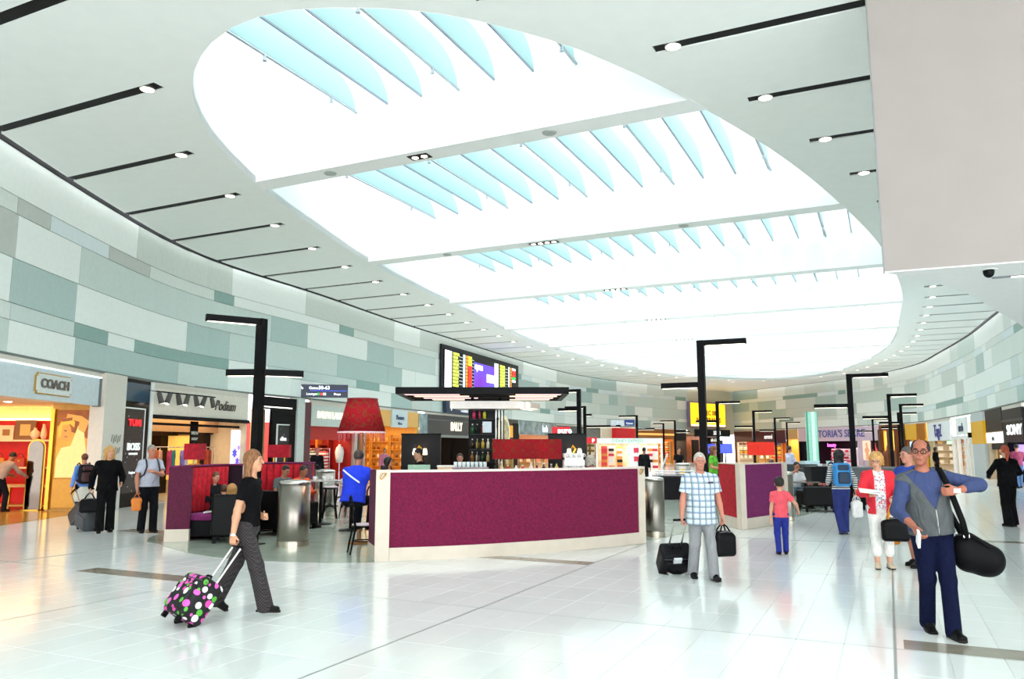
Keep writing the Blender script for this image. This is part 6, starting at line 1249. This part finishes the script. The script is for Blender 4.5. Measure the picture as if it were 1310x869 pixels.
K1, k1 = person('boy in pink t-shirt and blue trousers seen from behind', 4.36, 12.95, PI-.2, 1.19, .009, 'd8a084', 'ee5a68', '1c2c8c', '15161c', '1c1512', 'crop',
  dict(ankR=(-.09, -.06, .085), ankL=(.09, .1, .1), handR=(-.42, -.16, 1.02), poleR=(-.6, .5, -.6), handL=(.24, .03, .84), head=(-.25, .08, 0), gripR=.9), sleeve='short', loose=.022, hem=-.1, w=.95, hs=1.36, child=True, face=True, leg_end=.06)
B1, b1 = person('dark-haired woman in black and white striped top seen from behind', 6.6, 15.95, PI, 1.65, .011, 'c98d6e', stripes('17181c', 'e8e8e4', 22), '1f2c6e', '8a6a44', '1c1512', 'bob',
  dict(ankR=(-.08, -.08, .085), ankL=(.07, .14, .11), toeL=(0, .3), handR=(-.32, -.02, .9), handL=(.2, -.2, 1.05), gripR=1.0, lean=.04, head=(.35, 0, 0)), loose=.02, w=.98, hem=-.03, flare=.018, leg_end=.05)
R1, r1_ = person('woman in red cardigan and white cropped trousers reading a white paper', 5.28, 11.45, -.28, 1.63, .009, 'd6a288', dots('e4e2e6', ['d86a74', '8aa4b8', 'f4f0f0', 'c8a8b8'], 34, .5, 'floral_blouse'), 'f0eeea', 'c8b49c', 'c89a58', 'curly',
  dict(ankR=(-.08, -.02, .085), ankL=(.1, .04, .085), handR=(-.17, -.3, 1.12), poleR=(-.6, .5, -.8), handL=(.17, -.26, 1.06), poleL=(.6, .5, -.8), gripR=.8, gripL=1.0, head=(-.32, .28, 0), hdirR=(.1, -.9, .1)), sleeve='none', loose=.02, w=.95, hem=-.06, belly=.03, leg_end=.24)
glasses(R1, r1_, '8a4a4a')
def open_jacket(t, i, col, name='cardigan', gap=.055, hem=-.08, res=.011, o=.034, w=1., sleeve=1., belly=0., v=0):
    s = t.scale.x; J = Blob(res/s); P, up, X, Ch = i['P'], i['up'], i['X'], i['Ch']
    J.flat(P+up*(hem-.05), P+up*.1, (.16*w+o, .12+o+belly), (.142*w+o, .105+o+belly), X, .04); J.flat(P+up*.1, Ch, (.142*w+o, .105+o+belly), (.16*w+o, .115+o+belly*.5), X, .05); J.flat(Ch, P+up*.425, (.16*w+o, .115+o), (.12*w, .078+o), X, .05)
    for sd in (1, -1):
        a, e, wv = i['arm'][sd]; J.cone(P+up*.48+X*sd*.035, a, .06, .056+o*.5, .05)
        if sleeve: J.cone(a, e, .056+o*.5, .05+o*.35, .03); J.cone(e, e+(wv-e)*.92*sleeve, .05+o*.3, .043+o*.2, .03)
        else: dv = (i['arm'][sd][1]-a).normalized(); J.cone(a+dv*.08, a+dv*.2, .085, .085, .01, '-')
    J.cut(tuple(-up), -(P+up*hem).dot(up)); f = -i['bk']
    fa, xa, ua, Pa = (np.array(q, np.float32) for q in (f, X, up, P))
    def opening(q):
        q = q-Pa; g_ = np.maximum((q @ ua-.17)*v, .003) if v else gap; return np.maximum(np.abs(q @ xa)-g_, -(q @ fa)+.03)
    c0 = np.array(P+up*.24+f*.15); J._b(c0-.42, c0+.42, opening, '-', .006)
    J.cone(i['Nk'], i['Nk']+up*.14, .07, .085, .012, '-'); return J.build(name, col if not isinstance(col, str) else cloth(col), t)
open_jacket(R1, r1_, 'e02a3a', gap=.075, hem=-.14, w=.95, belly=.03)
V1, v1 = person('balding man in grey zip vest over a blue shirt carrying a black duffel', 3.9, 7.45, -.08, 1.77, .007, 'a8654e', '35426c', '0e1430', '0c0c0e', '1e1818', 'bald',
  dict(ankL=(.075, -.13, .085), ankR=(-.02, .16, .11), toeR=(-.05, .35), toeL=(.05, 0), handL=(.14, -.24, 1.3), poleL=(1, .15, .12), handR=(-.28, -.3, 1.0), poleR=(-.5, .7, -.6), gripL=1.0, gripR=.55, palmL=(.0, 1, .1), hdirL=(-.85, -.1, -.1), hdirR=(.2, -.5, -.85), head=(-.48, .02, .06), lean=.03, side=-.1), loose=.022, w=1.04, belly=.02, hem=-.02, flare=.008, leg_end=.05, sleeve='roll', slim=.008)
glasses(V1, v1)
collar(V1, v1, cloth('35426c')); vest = open_jacket(V1, v1, '505456', 'zip_vest', hem=-.06, res=.008, o=.036, w=1.04, sleeve=0, belly=.02, v=.5)
b = MB(); P_, u_ = v1['P'], v1['up']; f_ = -v1['bk']
b.tube([P_+u_*z_+f_*(.158+.012*math.sin((z_+.05)*6)) for z_ in (-.05, .02, .1, .17)], .006, 6).build('zip', steel, V1)
MB().lathe([(.03, -.02), (.037, -.02), (.037, .02), (.03, .02)], (0, 0, 0), 14, ring=True).build('watch', mat('e8e4dc', .3), V1).location = v1['arm'][1][2]
S1, s1_ = person('man in bright blue shirt and shorts behind the grey vest man', 5.83, 11.62, -PI/2+.45, 1.7, .011, 'c98a72', '2a48a8', '22242e', '17181a', '5a5450', 'short',
  dict(ankL=(.09, -.06, .085), ankR=(-.09, .1, .085), handR=(-.3, -.06, .86), handL=(.26, -.12, .9), gripR=1.1, gripL=.6, head=(-.2, .1, 0)), sleeve='short', loose=.025, w=1.05, belly=.03, hem=-.1, leg_end=.5)
F1, f1 = person('red-haired woman in a long black dress seen from behind at right', 10.92, 17.5, PI+.1, 1.74, .012, 'd8a288', blk, '0e0e10', '121214', 'a8452a', 'pony',
  dict(ankR=(-.08, -.02, .085), ankL=(.09, .06, .085), handR=(-.24, -.26, 1.06), poleR=(-1, .6, -.4), handL=(.24, -.26, 1.06), poleL=(1, .6, -.4), gripL=.8, gripR=.8, head=(-.15, .0, 0)), loose=.022, w=1.16, belly=.03, hem=-.1, flare=.04, leg_end=.05)
# ---------------------------------------------------------------- people farther away
person('man in plum checked shirt and jeans before the black electronics shop', 21.35, 33.4, PI-.3, 1.84, .02, 'c98a72', dots('8a2a50', ['b04a70', '6a1c3c'], 30, .4, 'plum_check'), '4a6a94', '18181a', '1c1614', 'short', dict(ankR=(-.1, -.2, .085), ankL=(.1, .18, .1), handR=(-.22, -.3, 1.1), handL=(.27, 0, .86)), face=False)
person('person in red top at the right edge before the electronics shop', 22.35, 34, PI/2, 1.68, .02, 'c98a72', 'c8202c', '2a2c34', face=False, style='bob', pose=dict(handL=(.2, -.2, 1.05)))
LWn, lw = person('blonde woman in black walking in front of the pale column at left', -8.28, 16.25, .55, 1.72, .012, 'd29a78', blk, '101012', '0e0e0e', 'c89a5a', 'bob', dict(ankR=(-.1, -.05, .085), ankL=(.1, .08, .085), handR=(-.3, .0, .9), handL=(.25, -.18, 1.0), gripR=1.1, gripL=1., head=(.25, 0, 0)), loose=.03, w=1.05, belly=.03, hem=-.12, flare=.03, leg_end=.05)
LM, lm = person('man in pale grey polo shirt with folded arm beside the black directory panel', -7.42, 16.25, .75, 1.74, .012, 'c07e64', 'b8bccc', '14151a', '111113', '9a948c', 'short', dict(ankR=(-.1, .04, .085), ankL=(.1, -.06, .085), handL=(-.02, -.3, 1.22), poleL=(.8, .2, -.6), handR=(-.26, -.08, .88), gripR=1., gripL=.4, head=(.15, 0, 0)), sleeve='short', loose=.03, belly=.04, hem=-.04, flare=.014, leg_end=.05)
KB, kb = person('youngster in blue sweatshirt with black backpack by the glowing poster', -10.05, 18.6, PI+.75, 1.55, .013, 'c98a6a', '5a8ad8', '1a1a1e', '1c1c1e', '6a3a1e', 'short', dict(ankR=(-.09, -.1, .085), ankL=(.09, .14, .1), handL=(.28, .08, .9), handR=(-.27, -.1, .9), gripL=1.), w=.92, face=False)
Jk = Blob(.014); Jk.flat((0, .0, .62), (0, 0, .9), (.22, .2), (.15, .13), (1, 0, 0), .03); Jk.cone((-.16, -.08, .6), (-.2, -.12, .5), .07, .04, .03); Jk.cut((0, 0, -1), -.52); Jk.build('tied_jacket', mat('d4d0c4', .9), KB)
person('man in cream shirt bending over the low gold table in the red shop', -13.7, 21.35, PI-.3, 1.7, .016, 'a8684c', 'a08c84', '1c1c24', '151515', '2a1c14', 'short', dict(lean=.55, hip=(0, .12, .93), ankR=(-.12, .0, .085), ankL=(.12, .1, .085), handR=(-.25, -.5, .95), handL=(.25, -.45, .98), head=(0, .5, 0)), face=False)
sit = lambda hz, fy=-.42, az=.085: dict(hip=(0, .05, hz), ankL=(.12, fy, az), ankR=(-.12, fy, az), kpoleL=(.1, -1, .6), kpoleR=(-.1, -1, .6), handL=(.16, -.32, hz+.2), handR=(-.16, -.34, hz+.2))
def sitter(label, x, y, rz, H, hz, **k):
    ps = sit(hz/(H/1.75), k.pop('fy', -.42), k.pop('az', .085)); ps.update(k.pop('pose', {})); return person(label, x, y, rz, H, k.pop('res', .016), pose=ps, **k)
sitter('boy in dark shirt sitting on the left plum booth looking down', -5.93, 15.75, PI/2-.5, 1.5, .55, top='1c2024', bot='23242c', hair='6a4a2c', skin='d09a7c', pose=dict(head=(0, .35, 0), lean=.12), sleeve='long')
sitter('small child with brown hair with back to us beyond the black armchair by the booth', -5.5, 15.2, PI+.1, 1.15, .46, top='e8e4e0', bot='2a3040', hair='4a3020', hs=1.25, child=True, fy=-.36, az=.2, face=False, pose=dict(head=(.4, .1, 0)))
sitter('small blonde child in the black armchair by the left booth', -5.22, 14.82, PI+.2, 1.18, .48, top='d8d4d8', bot='2a3040', hair='b8864c', style='bob', hs=1.25, child=True, fy=-.3, az=.2, face=False, pose=dict(head=(-.4, .1, 0)))
sitter('dark-haired man in grey t-shirt with orange sleeve seated behind the steel bin', -5.08, 17.55, .9, 1.7, .56, top='5a6468', bot='20222a', hair='14100e', skin='b07a5c', sleeve='short', pose=dict(head=(0, .4, 0), lean=.2))
sitter('person in bright orange shirt seated at the red-backed booth', -4.62, 17.35, .9, 1.68, .56, top='f0581c', bot='24242c', hair='2a1c16', skin='a86a4c', pose=dict(head=(.2, .3, 0), lean=.15))
BJ, bj = sitter('man in royal blue jacket with white stripe seated on a stool, back to us', -2.68, 13.55, PI-.35, 1.78, .86, top='1c3ce0', bot='15161c', hair='3a2a22', skin='a8705a', fy=-.3, az=.38, res=.012, loose=.045, w=1.08, hem=-.08, pose=dict(head=(.2, .25, 0), lean=.22, handL=(.12, -.4, 1.25), handR=(-.12, -.4, 1.25)) , face=False)
b = MB(); b.tube([bj['P']+bj['up']*(.33+.12*x/.2)+bj['X']*x+bj['bk']*(.178-1.2*x*x) for x in (-.17, -.1, 0, .1, .17)], .014, 6); b.build('white_stripe', white, BJ)
person('dark-haired woman standing behind the left end of the magenta screen', -2.55, 16.3, .6, 1.5, .016, 'c98a6a', '1c1c20', '1c1c20', hair='140f0d', style='bob', pose=dict(head=(.6, 0, 0)))
person('barman in black looking left beside the golden sconce', -1.92, 16.45, -1.2, 1.68, .013, 'd2a184', '121214', '121214', hair='17110f', style='short', pose=dict(head=(0, .2, 0), handR=(-.2, -.3, 1.1), handL=(.2, -.3, 1.1)))
person('fair-faced person behind the pastry case under the dark shoe shop', -1.18, 17.9, .3, 1.56, .016, 'd89a80', '3a2a2c', '222222', hair='4a3a30', pose=dict(head=(-.2, .1, 0)))
sitter('grey-haired person in pink top at the right end of the magenta screen', 1.52, 15.4, PI, 1.68, .78, top='c83a68', bot='222228', hair='b8b0a4', style='curly', fy=-.3, az=.3, face=False)
person('woman in lime green top standing behind the checked-shirt man', 6.15, 24.2, 1.0, 1.74, .016, 'c98a6a', '6ac838', '15161a', hair='7a4a2a', style='bob', pose=dict(handL=(.2, -.3, 1.1), handR=(-.2, -.28, 1.08)), sleeve='short')
sitter('person in white shirt seated behind the crimson end of the angled screen', 5.45, 20.2, .4, 1.55, .5, top='eceef2', bot='2a2c34', hair='6a4030', skin='d29a80')
person('person in black shopping by the white kiosk display', 5.6, 33.5, 2.6, 1.7, .02, 'b87a5c', '16161a', '16161a', hair='1c1412', face=False)
person('man in black t-shirt standing by the amber souvenir shop', 7.0, 33.2, .4, 1.7, .02, 'c48a68', '1c1a1c', '1c1a1c', hair='2a1a14', face=False, sleeve='short')
sitter('man in white t-shirt eating at the low table, facing us', 8.35, 23.35, .1, 1.75, .5, top='e8ecf0', bot='4a6478', hair='2c2420', skin='b87a62', sleeve='short', res=.013, pose=dict(handR=(-.08, -.26, 1.05), poleR=(-1, 0, -.6), lean=.2, head=(0, .2, 0)))
sitter('man in pale blue shirt seated farther left in the right cafe', 8.35, 25.4, PI-.6, 1.75, .52, top='c8d8e4', bot='3a4a60', hair='4a4440', face=False, sleeve='short')
sitter('white-haired person in pale blue top seated beside the blue backpack', 9.5, 23.0, .6, 1.65, .62, top='a8c4e0', bot='3a4050', hair='e8e4de', style='curly')
sitter('person in red patterned top next to the eating man', 9.05, 23.5, -.5, 1.55, .46, top=dots('d04a5a', ['f0e4e4', 'a82a3a'], 14, .4, 'red_print'), bot='3a3a44', hair='2a1c18')
person('man in pale lilac shirt standing left of the green glass column', 11.35, 32.3, 1.9, 1.76, .018, 'c48a70', 'c8cce4', '2a2c38', hair='3a2c24', face=False, pose=dict(handL=(.2, -.3, 1.05), handR=(-.2, -.3, 1.05)))
person('person in black inside the watch shop with white sign', 26.0, 48.5, .5, 1.72, .022, 'b8785c', '1a1a1c', '222222', hair='1c1412', face=False, style='bob')
person('man in dark cap standing beside the red shirt shop column', -7.2, 29.2, .5, 1.7, .018, 'b86a5c', '17171b', '17171b', hair='b83a44', face=False)
person('shopper in pink top behind the blue jacket in the perfume shop', -6.1, 37.8, .3, 1.66, .022, 'c48a70', 'd07a98', '3a3a44', hair='3a241c', face=False)
person('shop assistant in white shirt by the clothing shop light box', -8.35, 25.2, -.4, 1.62, .018, 'c08a6c', 'e4d4d8', '2a2a30', hair='241812', face=False)

# ---------------------------------------------------------------- what they carry
def frame(o, z, x=None):
    """rotation with local z along z"""
    z = V(z).normalized(); x = V(x or (1, 0, 0)); x = (x-z*x.dot(z)).normalized(); return Matrix((x, z.cross(x), z)).transposed()
def trolley(label, base, hand, w, L, d, body, m_, xdir=None, pole=steel, wheels=True, extra=None, pocket=True):
    base, hand = V(base), V(hand); ax_ = hand-base; R = frame(None, ax_, xdir); t = thing('suitcase', label, 'suitcase', tuple(base)); t.rotation_euler = R.to_euler(); D_ = ax_.length
    B = Blob(.012); B.box((0, 0, .05+L/2), (w/2, d/2, L/2), .05, 0); B.build('case_body', m_, t)
    if pocket: Bp = Blob(.012); Bp.box((0, -d/2, .05+L*.42), (w*.4, .035, L*.32), .03, 0); Bp.build('front_pocket', m_, t)
    for sx in (-1, 1):
        MB().rod((sx*w*.2, d*.25, .04+L), (sx*w*.2, d*.25, D_-.01), .011, n=8).build('pole', pole, t)
        if wheels: MB().rod((sx*(w/2-.06)-.015, d*.3, .04), (sx*(w/2-.06)+.015, d*.3, .04), .04, n=14).build('wheel', black, t)
        MB().bb(sx*(w/2-.06)-.02, sx*(w/2-.06)+.02, -d*.4, -d*.25, 0, .06).build('foot', black, t)
    MB().rod((-w*.24, d*.25, D_), (w*.24, d*.25, D_), .016, n=10).build('handle_grip', black, t, True)
    MB().tube([(-w*.15, 0, .05+L), (-w*.1, 0, .09+L), (w*.1, 0, .09+L), (w*.15, 0, .05+L)], .012, 6).build('carry_handle', black, t)
    z_ = .05+L*.86; MB().tube([(-w/2-.004, -d/2+.05, z_), (-w/2+.04, -d/2-.004, z_), (w/2-.04, -d/2-.004, z_), (w/2+.004, -d/2+.05, z_)], .006, 5).build('zip_seam', mat('3a3a40', .4), t)
    return t
hd = i1['w2'](i1['hand'][-1]); trolley('black suitcase with pink, green and white dots pulled by the woman', (-3.22, 7.8, .03), hd, .4, .42, .27, None, dots('0b0a0c', ['e860c0', 'f2f0ee', 'd848a8', '54b036'], 12.5, .44, 'polka_dot_cloth'), (.75, -.65, 0))
hd = m1['w2'](m1['hand'][-1]); trolley('black roller case with chrome smile stripe beside the checked-shirt man', (2.2, 11.15, .0), hd, .42, .42, .26, None, mat('121316', .5, var=.2), (1, .1, 0))
tr_o = [o for o in C.objects if o.get('label', '').startswith('black roller case')][0]
MB().tube([(-.13, -.185, .22), (-.05, -.19, .17), (.06, -.19, .165), (.15, -.185, .21)], .02, 6).build('chrome_stripe', chrome, tr_o); MB().bb(-.06, .05, -.16, -.13, .36, .44).build('luggage_tag', mat('d8dce0', .4), tr_o)
def soft_bag(name, label, cat, hand, drop, w, h, d, m_, hc='0c0c0e', rz=0, topw=.8, n=2, straps=.12):
    hand = V(hand); t = thing(name, label, cat, tuple(hand), rz); B = Blob(.011); z0 = -drop-h
    B.box((0, 0, z0+h*.45), (w/2, d/2, h*.45), .05, .0); B.box((0, 0, z0+h*.8), (w/2*topw, d/2*.7, h*.22), .05, .05); B.build('bag_body', m_, t)
    for sy in ((-1, 1) if n == 2 else (0,)): MB().tube([(-w*straps*2.2, sy*d*.3, z0+h*.95), (-w*straps, sy*d*.15, -drop*.35), (0, sy*.012, -.005), (w*straps, sy*d*.15, -drop*.35), (w*straps*2.2, sy*d*.3, z0+h*.95)], .011, 6).build('bag_strap', mat(hc, .5), t, True)
    MB().tube([(-w*.4*topw, -d*.36, z0+h*.97), (0, -d*.38, z0+h), (w*.4*topw, -d*.36, z0+h*.97)], .006, 5).build('zip_seam', mat('55555c', .35), t); return t
bagm = mat('0e0e10', .5, var=.2)
soft_bag('hand_luggage', 'black soft bag in the left hand of the checked-shirt man', 'bag', m1['w2'](m1['hand'][1]), .1, .3, .32, .2, bagm, rz=.3)
dt_ = soft_bag('handbag', 'black handbag with orange straps hanging from the red-cardigan woman', 'handbag', r1_['w2'](r1_['arm'][1][2]+V((-.02, -.03, -.02))), .24, .36, .32, .14, bagm, 'e8961c', -.2, .55)
t = thing('paper', 'white folded paper in the hand of the red-cardigan woman', 'paper', tuple(r1_['w2'](r1_['hand'][-1])), -.3); MB().add([(-.16, -.1, .03), (.13, -.13, .0), (.13, .03, .05), (-.16, .06, .08), (-.16, -.1, .034), (.13, -.13, .004), (.13, .03, .054), (-.16, .06, .084)], [(0, 1, 2, 3), (7, 6, 5, 4), (0, 4, 5, 1), (1, 5, 6, 2), (2, 6, 7, 3), (3, 7, 4, 0)]).build('sheet', white, t); MB().bb(-.02, .1, -.08, -.02, .028, .032).build('print', mat('8a9098', .6), t)
soft_bag('shopping_bag', 'orange shopping bag held beside the blue-shirted man in shorts', 'bag', s1_['w2'](s1_['hand'][-1]), .14, .26, .34, .1, mat('e8901c', .6), 'e8901c', .3, 1)
soft_bag('shopping_bag', 'orange paper bag in the hand of the man in grey polo', 'bag', lm['w2'](lm['hand'][-1]), .08, .2, .28, .05, mat('e8842c', .6), 'c8641c', .4, 1)
soft_bag('carrier_bag', 'crumpled white carrier bag held by the striped-top woman', 'bag', b1['w2'](b1['hand'][-1]), .1, .24, .36, .12, mat('eceae8', .5, var=.08, scale=14), 'e8e6e4', .2, .5)
soft_bag('handbag', 'large black handbag carried by the blonde woman in black at left', 'handbag', lw['w2'](lw['hand'][-1]), .12, .36, .28, .14, bagm, rz=.6)
hd = kb['w2'](kb['hand'][1]); trolley('grey and black trolley case pulled by the youngster in blue', (-9.55, 17.75, 0), hd, .4, .48, .24, None, mat('3a3c40', .45), (.8, -.5, 0))
hd = lw['w2'](lw['arm'][-1][2]); trolley('dark grey trolley case just behind the blonde woman in black', (-8.85, 16.6, 0), V(hd)+V((-.1, .1, 0)), .38, .48, .24, None, mat('45484e', .45), (.8, -.5, 0))
# duffel on a shoulder strap
do_ = V((4.24, 7.36, .74)); dfl = thing('duffel_bag', 'large black duffel bag slung from the shoulder of the grey vest man', 'bag', tuple(do_), -.25); B = Blob(.011)
B.flat((-.08, 0, .07), (.1, 0, -.06), (.13, .11), (.14, .12), (0, 0, 1), .04); B.flat((-.06, 0, -.04), (.12, 0, -.07), (.13, .12), (.12, .11), (0, 0, 1), .06); B.build('bag_body', mat('08080a', .6, var=.2), dfl)
inv = (Matrix.Translation(do_) @ Matrix.Rotation(-.25, 4, 'Z')).inverted(); sh_p = v1['w2'](v1['SL'][1]+V((-.06, .0, .075))); chp = v1['w2'](v1['SL'][1]+V((-.02, -.15, -.1))); cb = v1['w2'](v1['SL'][1]+V((.0, .15, -.12)))
MB().tube([inv @ q for q in (do_+V((-.12, -.1, .14)), do_+V((-.16, -.12, .3)), chp, sh_p+V((0, -.05, .0)), sh_p+V((0, .04, 0)), cb, do_+V((-.05, .1, .16)))], .028, 6).build('shoulder_strap', mat('0c0c0e', .7), dfl, True)
MB().tube([(-.15, -.07, .16), (-.02, -.1, .16), (.1, -.09, .06)], .011, 6).build('carry_handle', black, dfl); MB().box(tuple(inv @ (do_+V((-.13, -.11, .17)))), (.05, .02, .03)).build('buckle', chrome, dfl); MB().tube([(-.16, -.04, .17), (.0, -.05, .15), (.2, -.04, .02)], .007, 5).build('zip_seam', mat('3c3c42', .4), dfl)
t = thing('card', 'white boarding card in the right hand of the grey vest man', 'card', tuple(v1['w2'](v1['hand'][-1])), -.3); MB().box((0, -.02, -.03), (.02, .1, .14), M=Matrix.Rotation(.5, 3, 'X')).build('card_sheet', white, t); MB().box((.012, -.02, -.03), (.003, .06, .08), M=Matrix.Rotation(.5, 3, 'X')).build('card_print', mat('b8c0c8', .5), t)
def backpack(label, i, m1_, m2_, w=.3, h=.42, d=.16, side=0.):
    c = i['P']+i['up']*.27+i['bk']*(.115+d/2+.03)+i['X']*side; o_ = i['w2'](c); R = Matrix((i['X'], i['bk'], i['up'])).transposed(); t = thing('backpack', label, 'backpack', tuple(o_)); t.rotation_euler = (i['_rz'] @ R).to_euler()
    B = Blob(.011); B.box((0, 0, 0), (w/2, d/2, h/2), .07, 0); B.build('pack_body', m1_, t); B = Blob(.011); B.box((0, d/2, -h*.14), (w*.36, .045, h*.25), .04, 0); B.build('front_pocket', m2_, t); B = Blob(.011); B.box((0, d*.42, h*.3), (w*.34, .04, h*.12), .035, 0); B.build('top_pocket', m2_, t)
    q = d/2+.03
    for sx in (-1, 1): q = d/2+.03; MB().tube([(sx*w*.3, -d*.4, h*.42), (sx*.11, -q-.08, .255), (sx*.115, -q-.2, .22), (sx*.12, -q-.275, .1), (sx*.16, -q-.25, -.06), (sx*.185, -q-.08, -.12), (sx*w*.4, -d*.4, -h*.4)], .017, 6).build('shoulder_strap', m2_, t, True)
    MB().tube([(-.04, -d*.3, h*.5), (0, -d*.3, h*.58), (.04, -d*.3, h*.5)], .009, 6).build('grab_loop', m2_, t); return t
b1['_rz'] = Matrix.Rotation(PI, 3, 'Z'); backpack('bright blue backpack on the woman in the striped top', b1, mat('2f86c8', .6), mat('1c3450', .6), .33, .46, .2, .06)
kb['_rz'] = Matrix.Rotation(PI+.75, 3, 'Z'); backpack('black and red backpack on the youngster in blue sweatshirt', kb, mat('15151a', .6), mat('3a1418', .6), .32, .44, .18)
lm['_rz'] = Matrix.Rotation(.75, 3, 'Z'); backpack('dark backpack on the man in grey polo shirt', lm, mat('1c1e24', .6), mat('2a2c34', .6), .3, .42, .15)
t = thing('newspaper', 'open white newspaper on the seat of the left plum booth', 'newspaper', (-5.62, 15.1, .485), .3); MB().add([(-.2, -.15, 0), (0, -.15, .03), (.2, -.15, 0), (.2, .15, 0), (0, .15, .03), (-.2, .15, 0), (-.2, -.15, .012), (0, -.15, .042), (.2, -.15, .012), (.2, .15, .012), (0, .15, .042), (-.2, .15, .012)], [(0, 5, 4, 1), (1, 4, 3, 2), (6, 7, 10, 11), (7, 8, 9, 10), (0, 1, 7, 6), (1, 2, 8, 7), (3, 4, 10, 9), (4, 5, 11, 10), (5, 0, 6, 11), (2, 3, 9, 8)]).build('pages', white, t); MB().bb(-.16, -.04, -.1, .1, .026, .034).build('print', mat('9a9a98', .7), t)
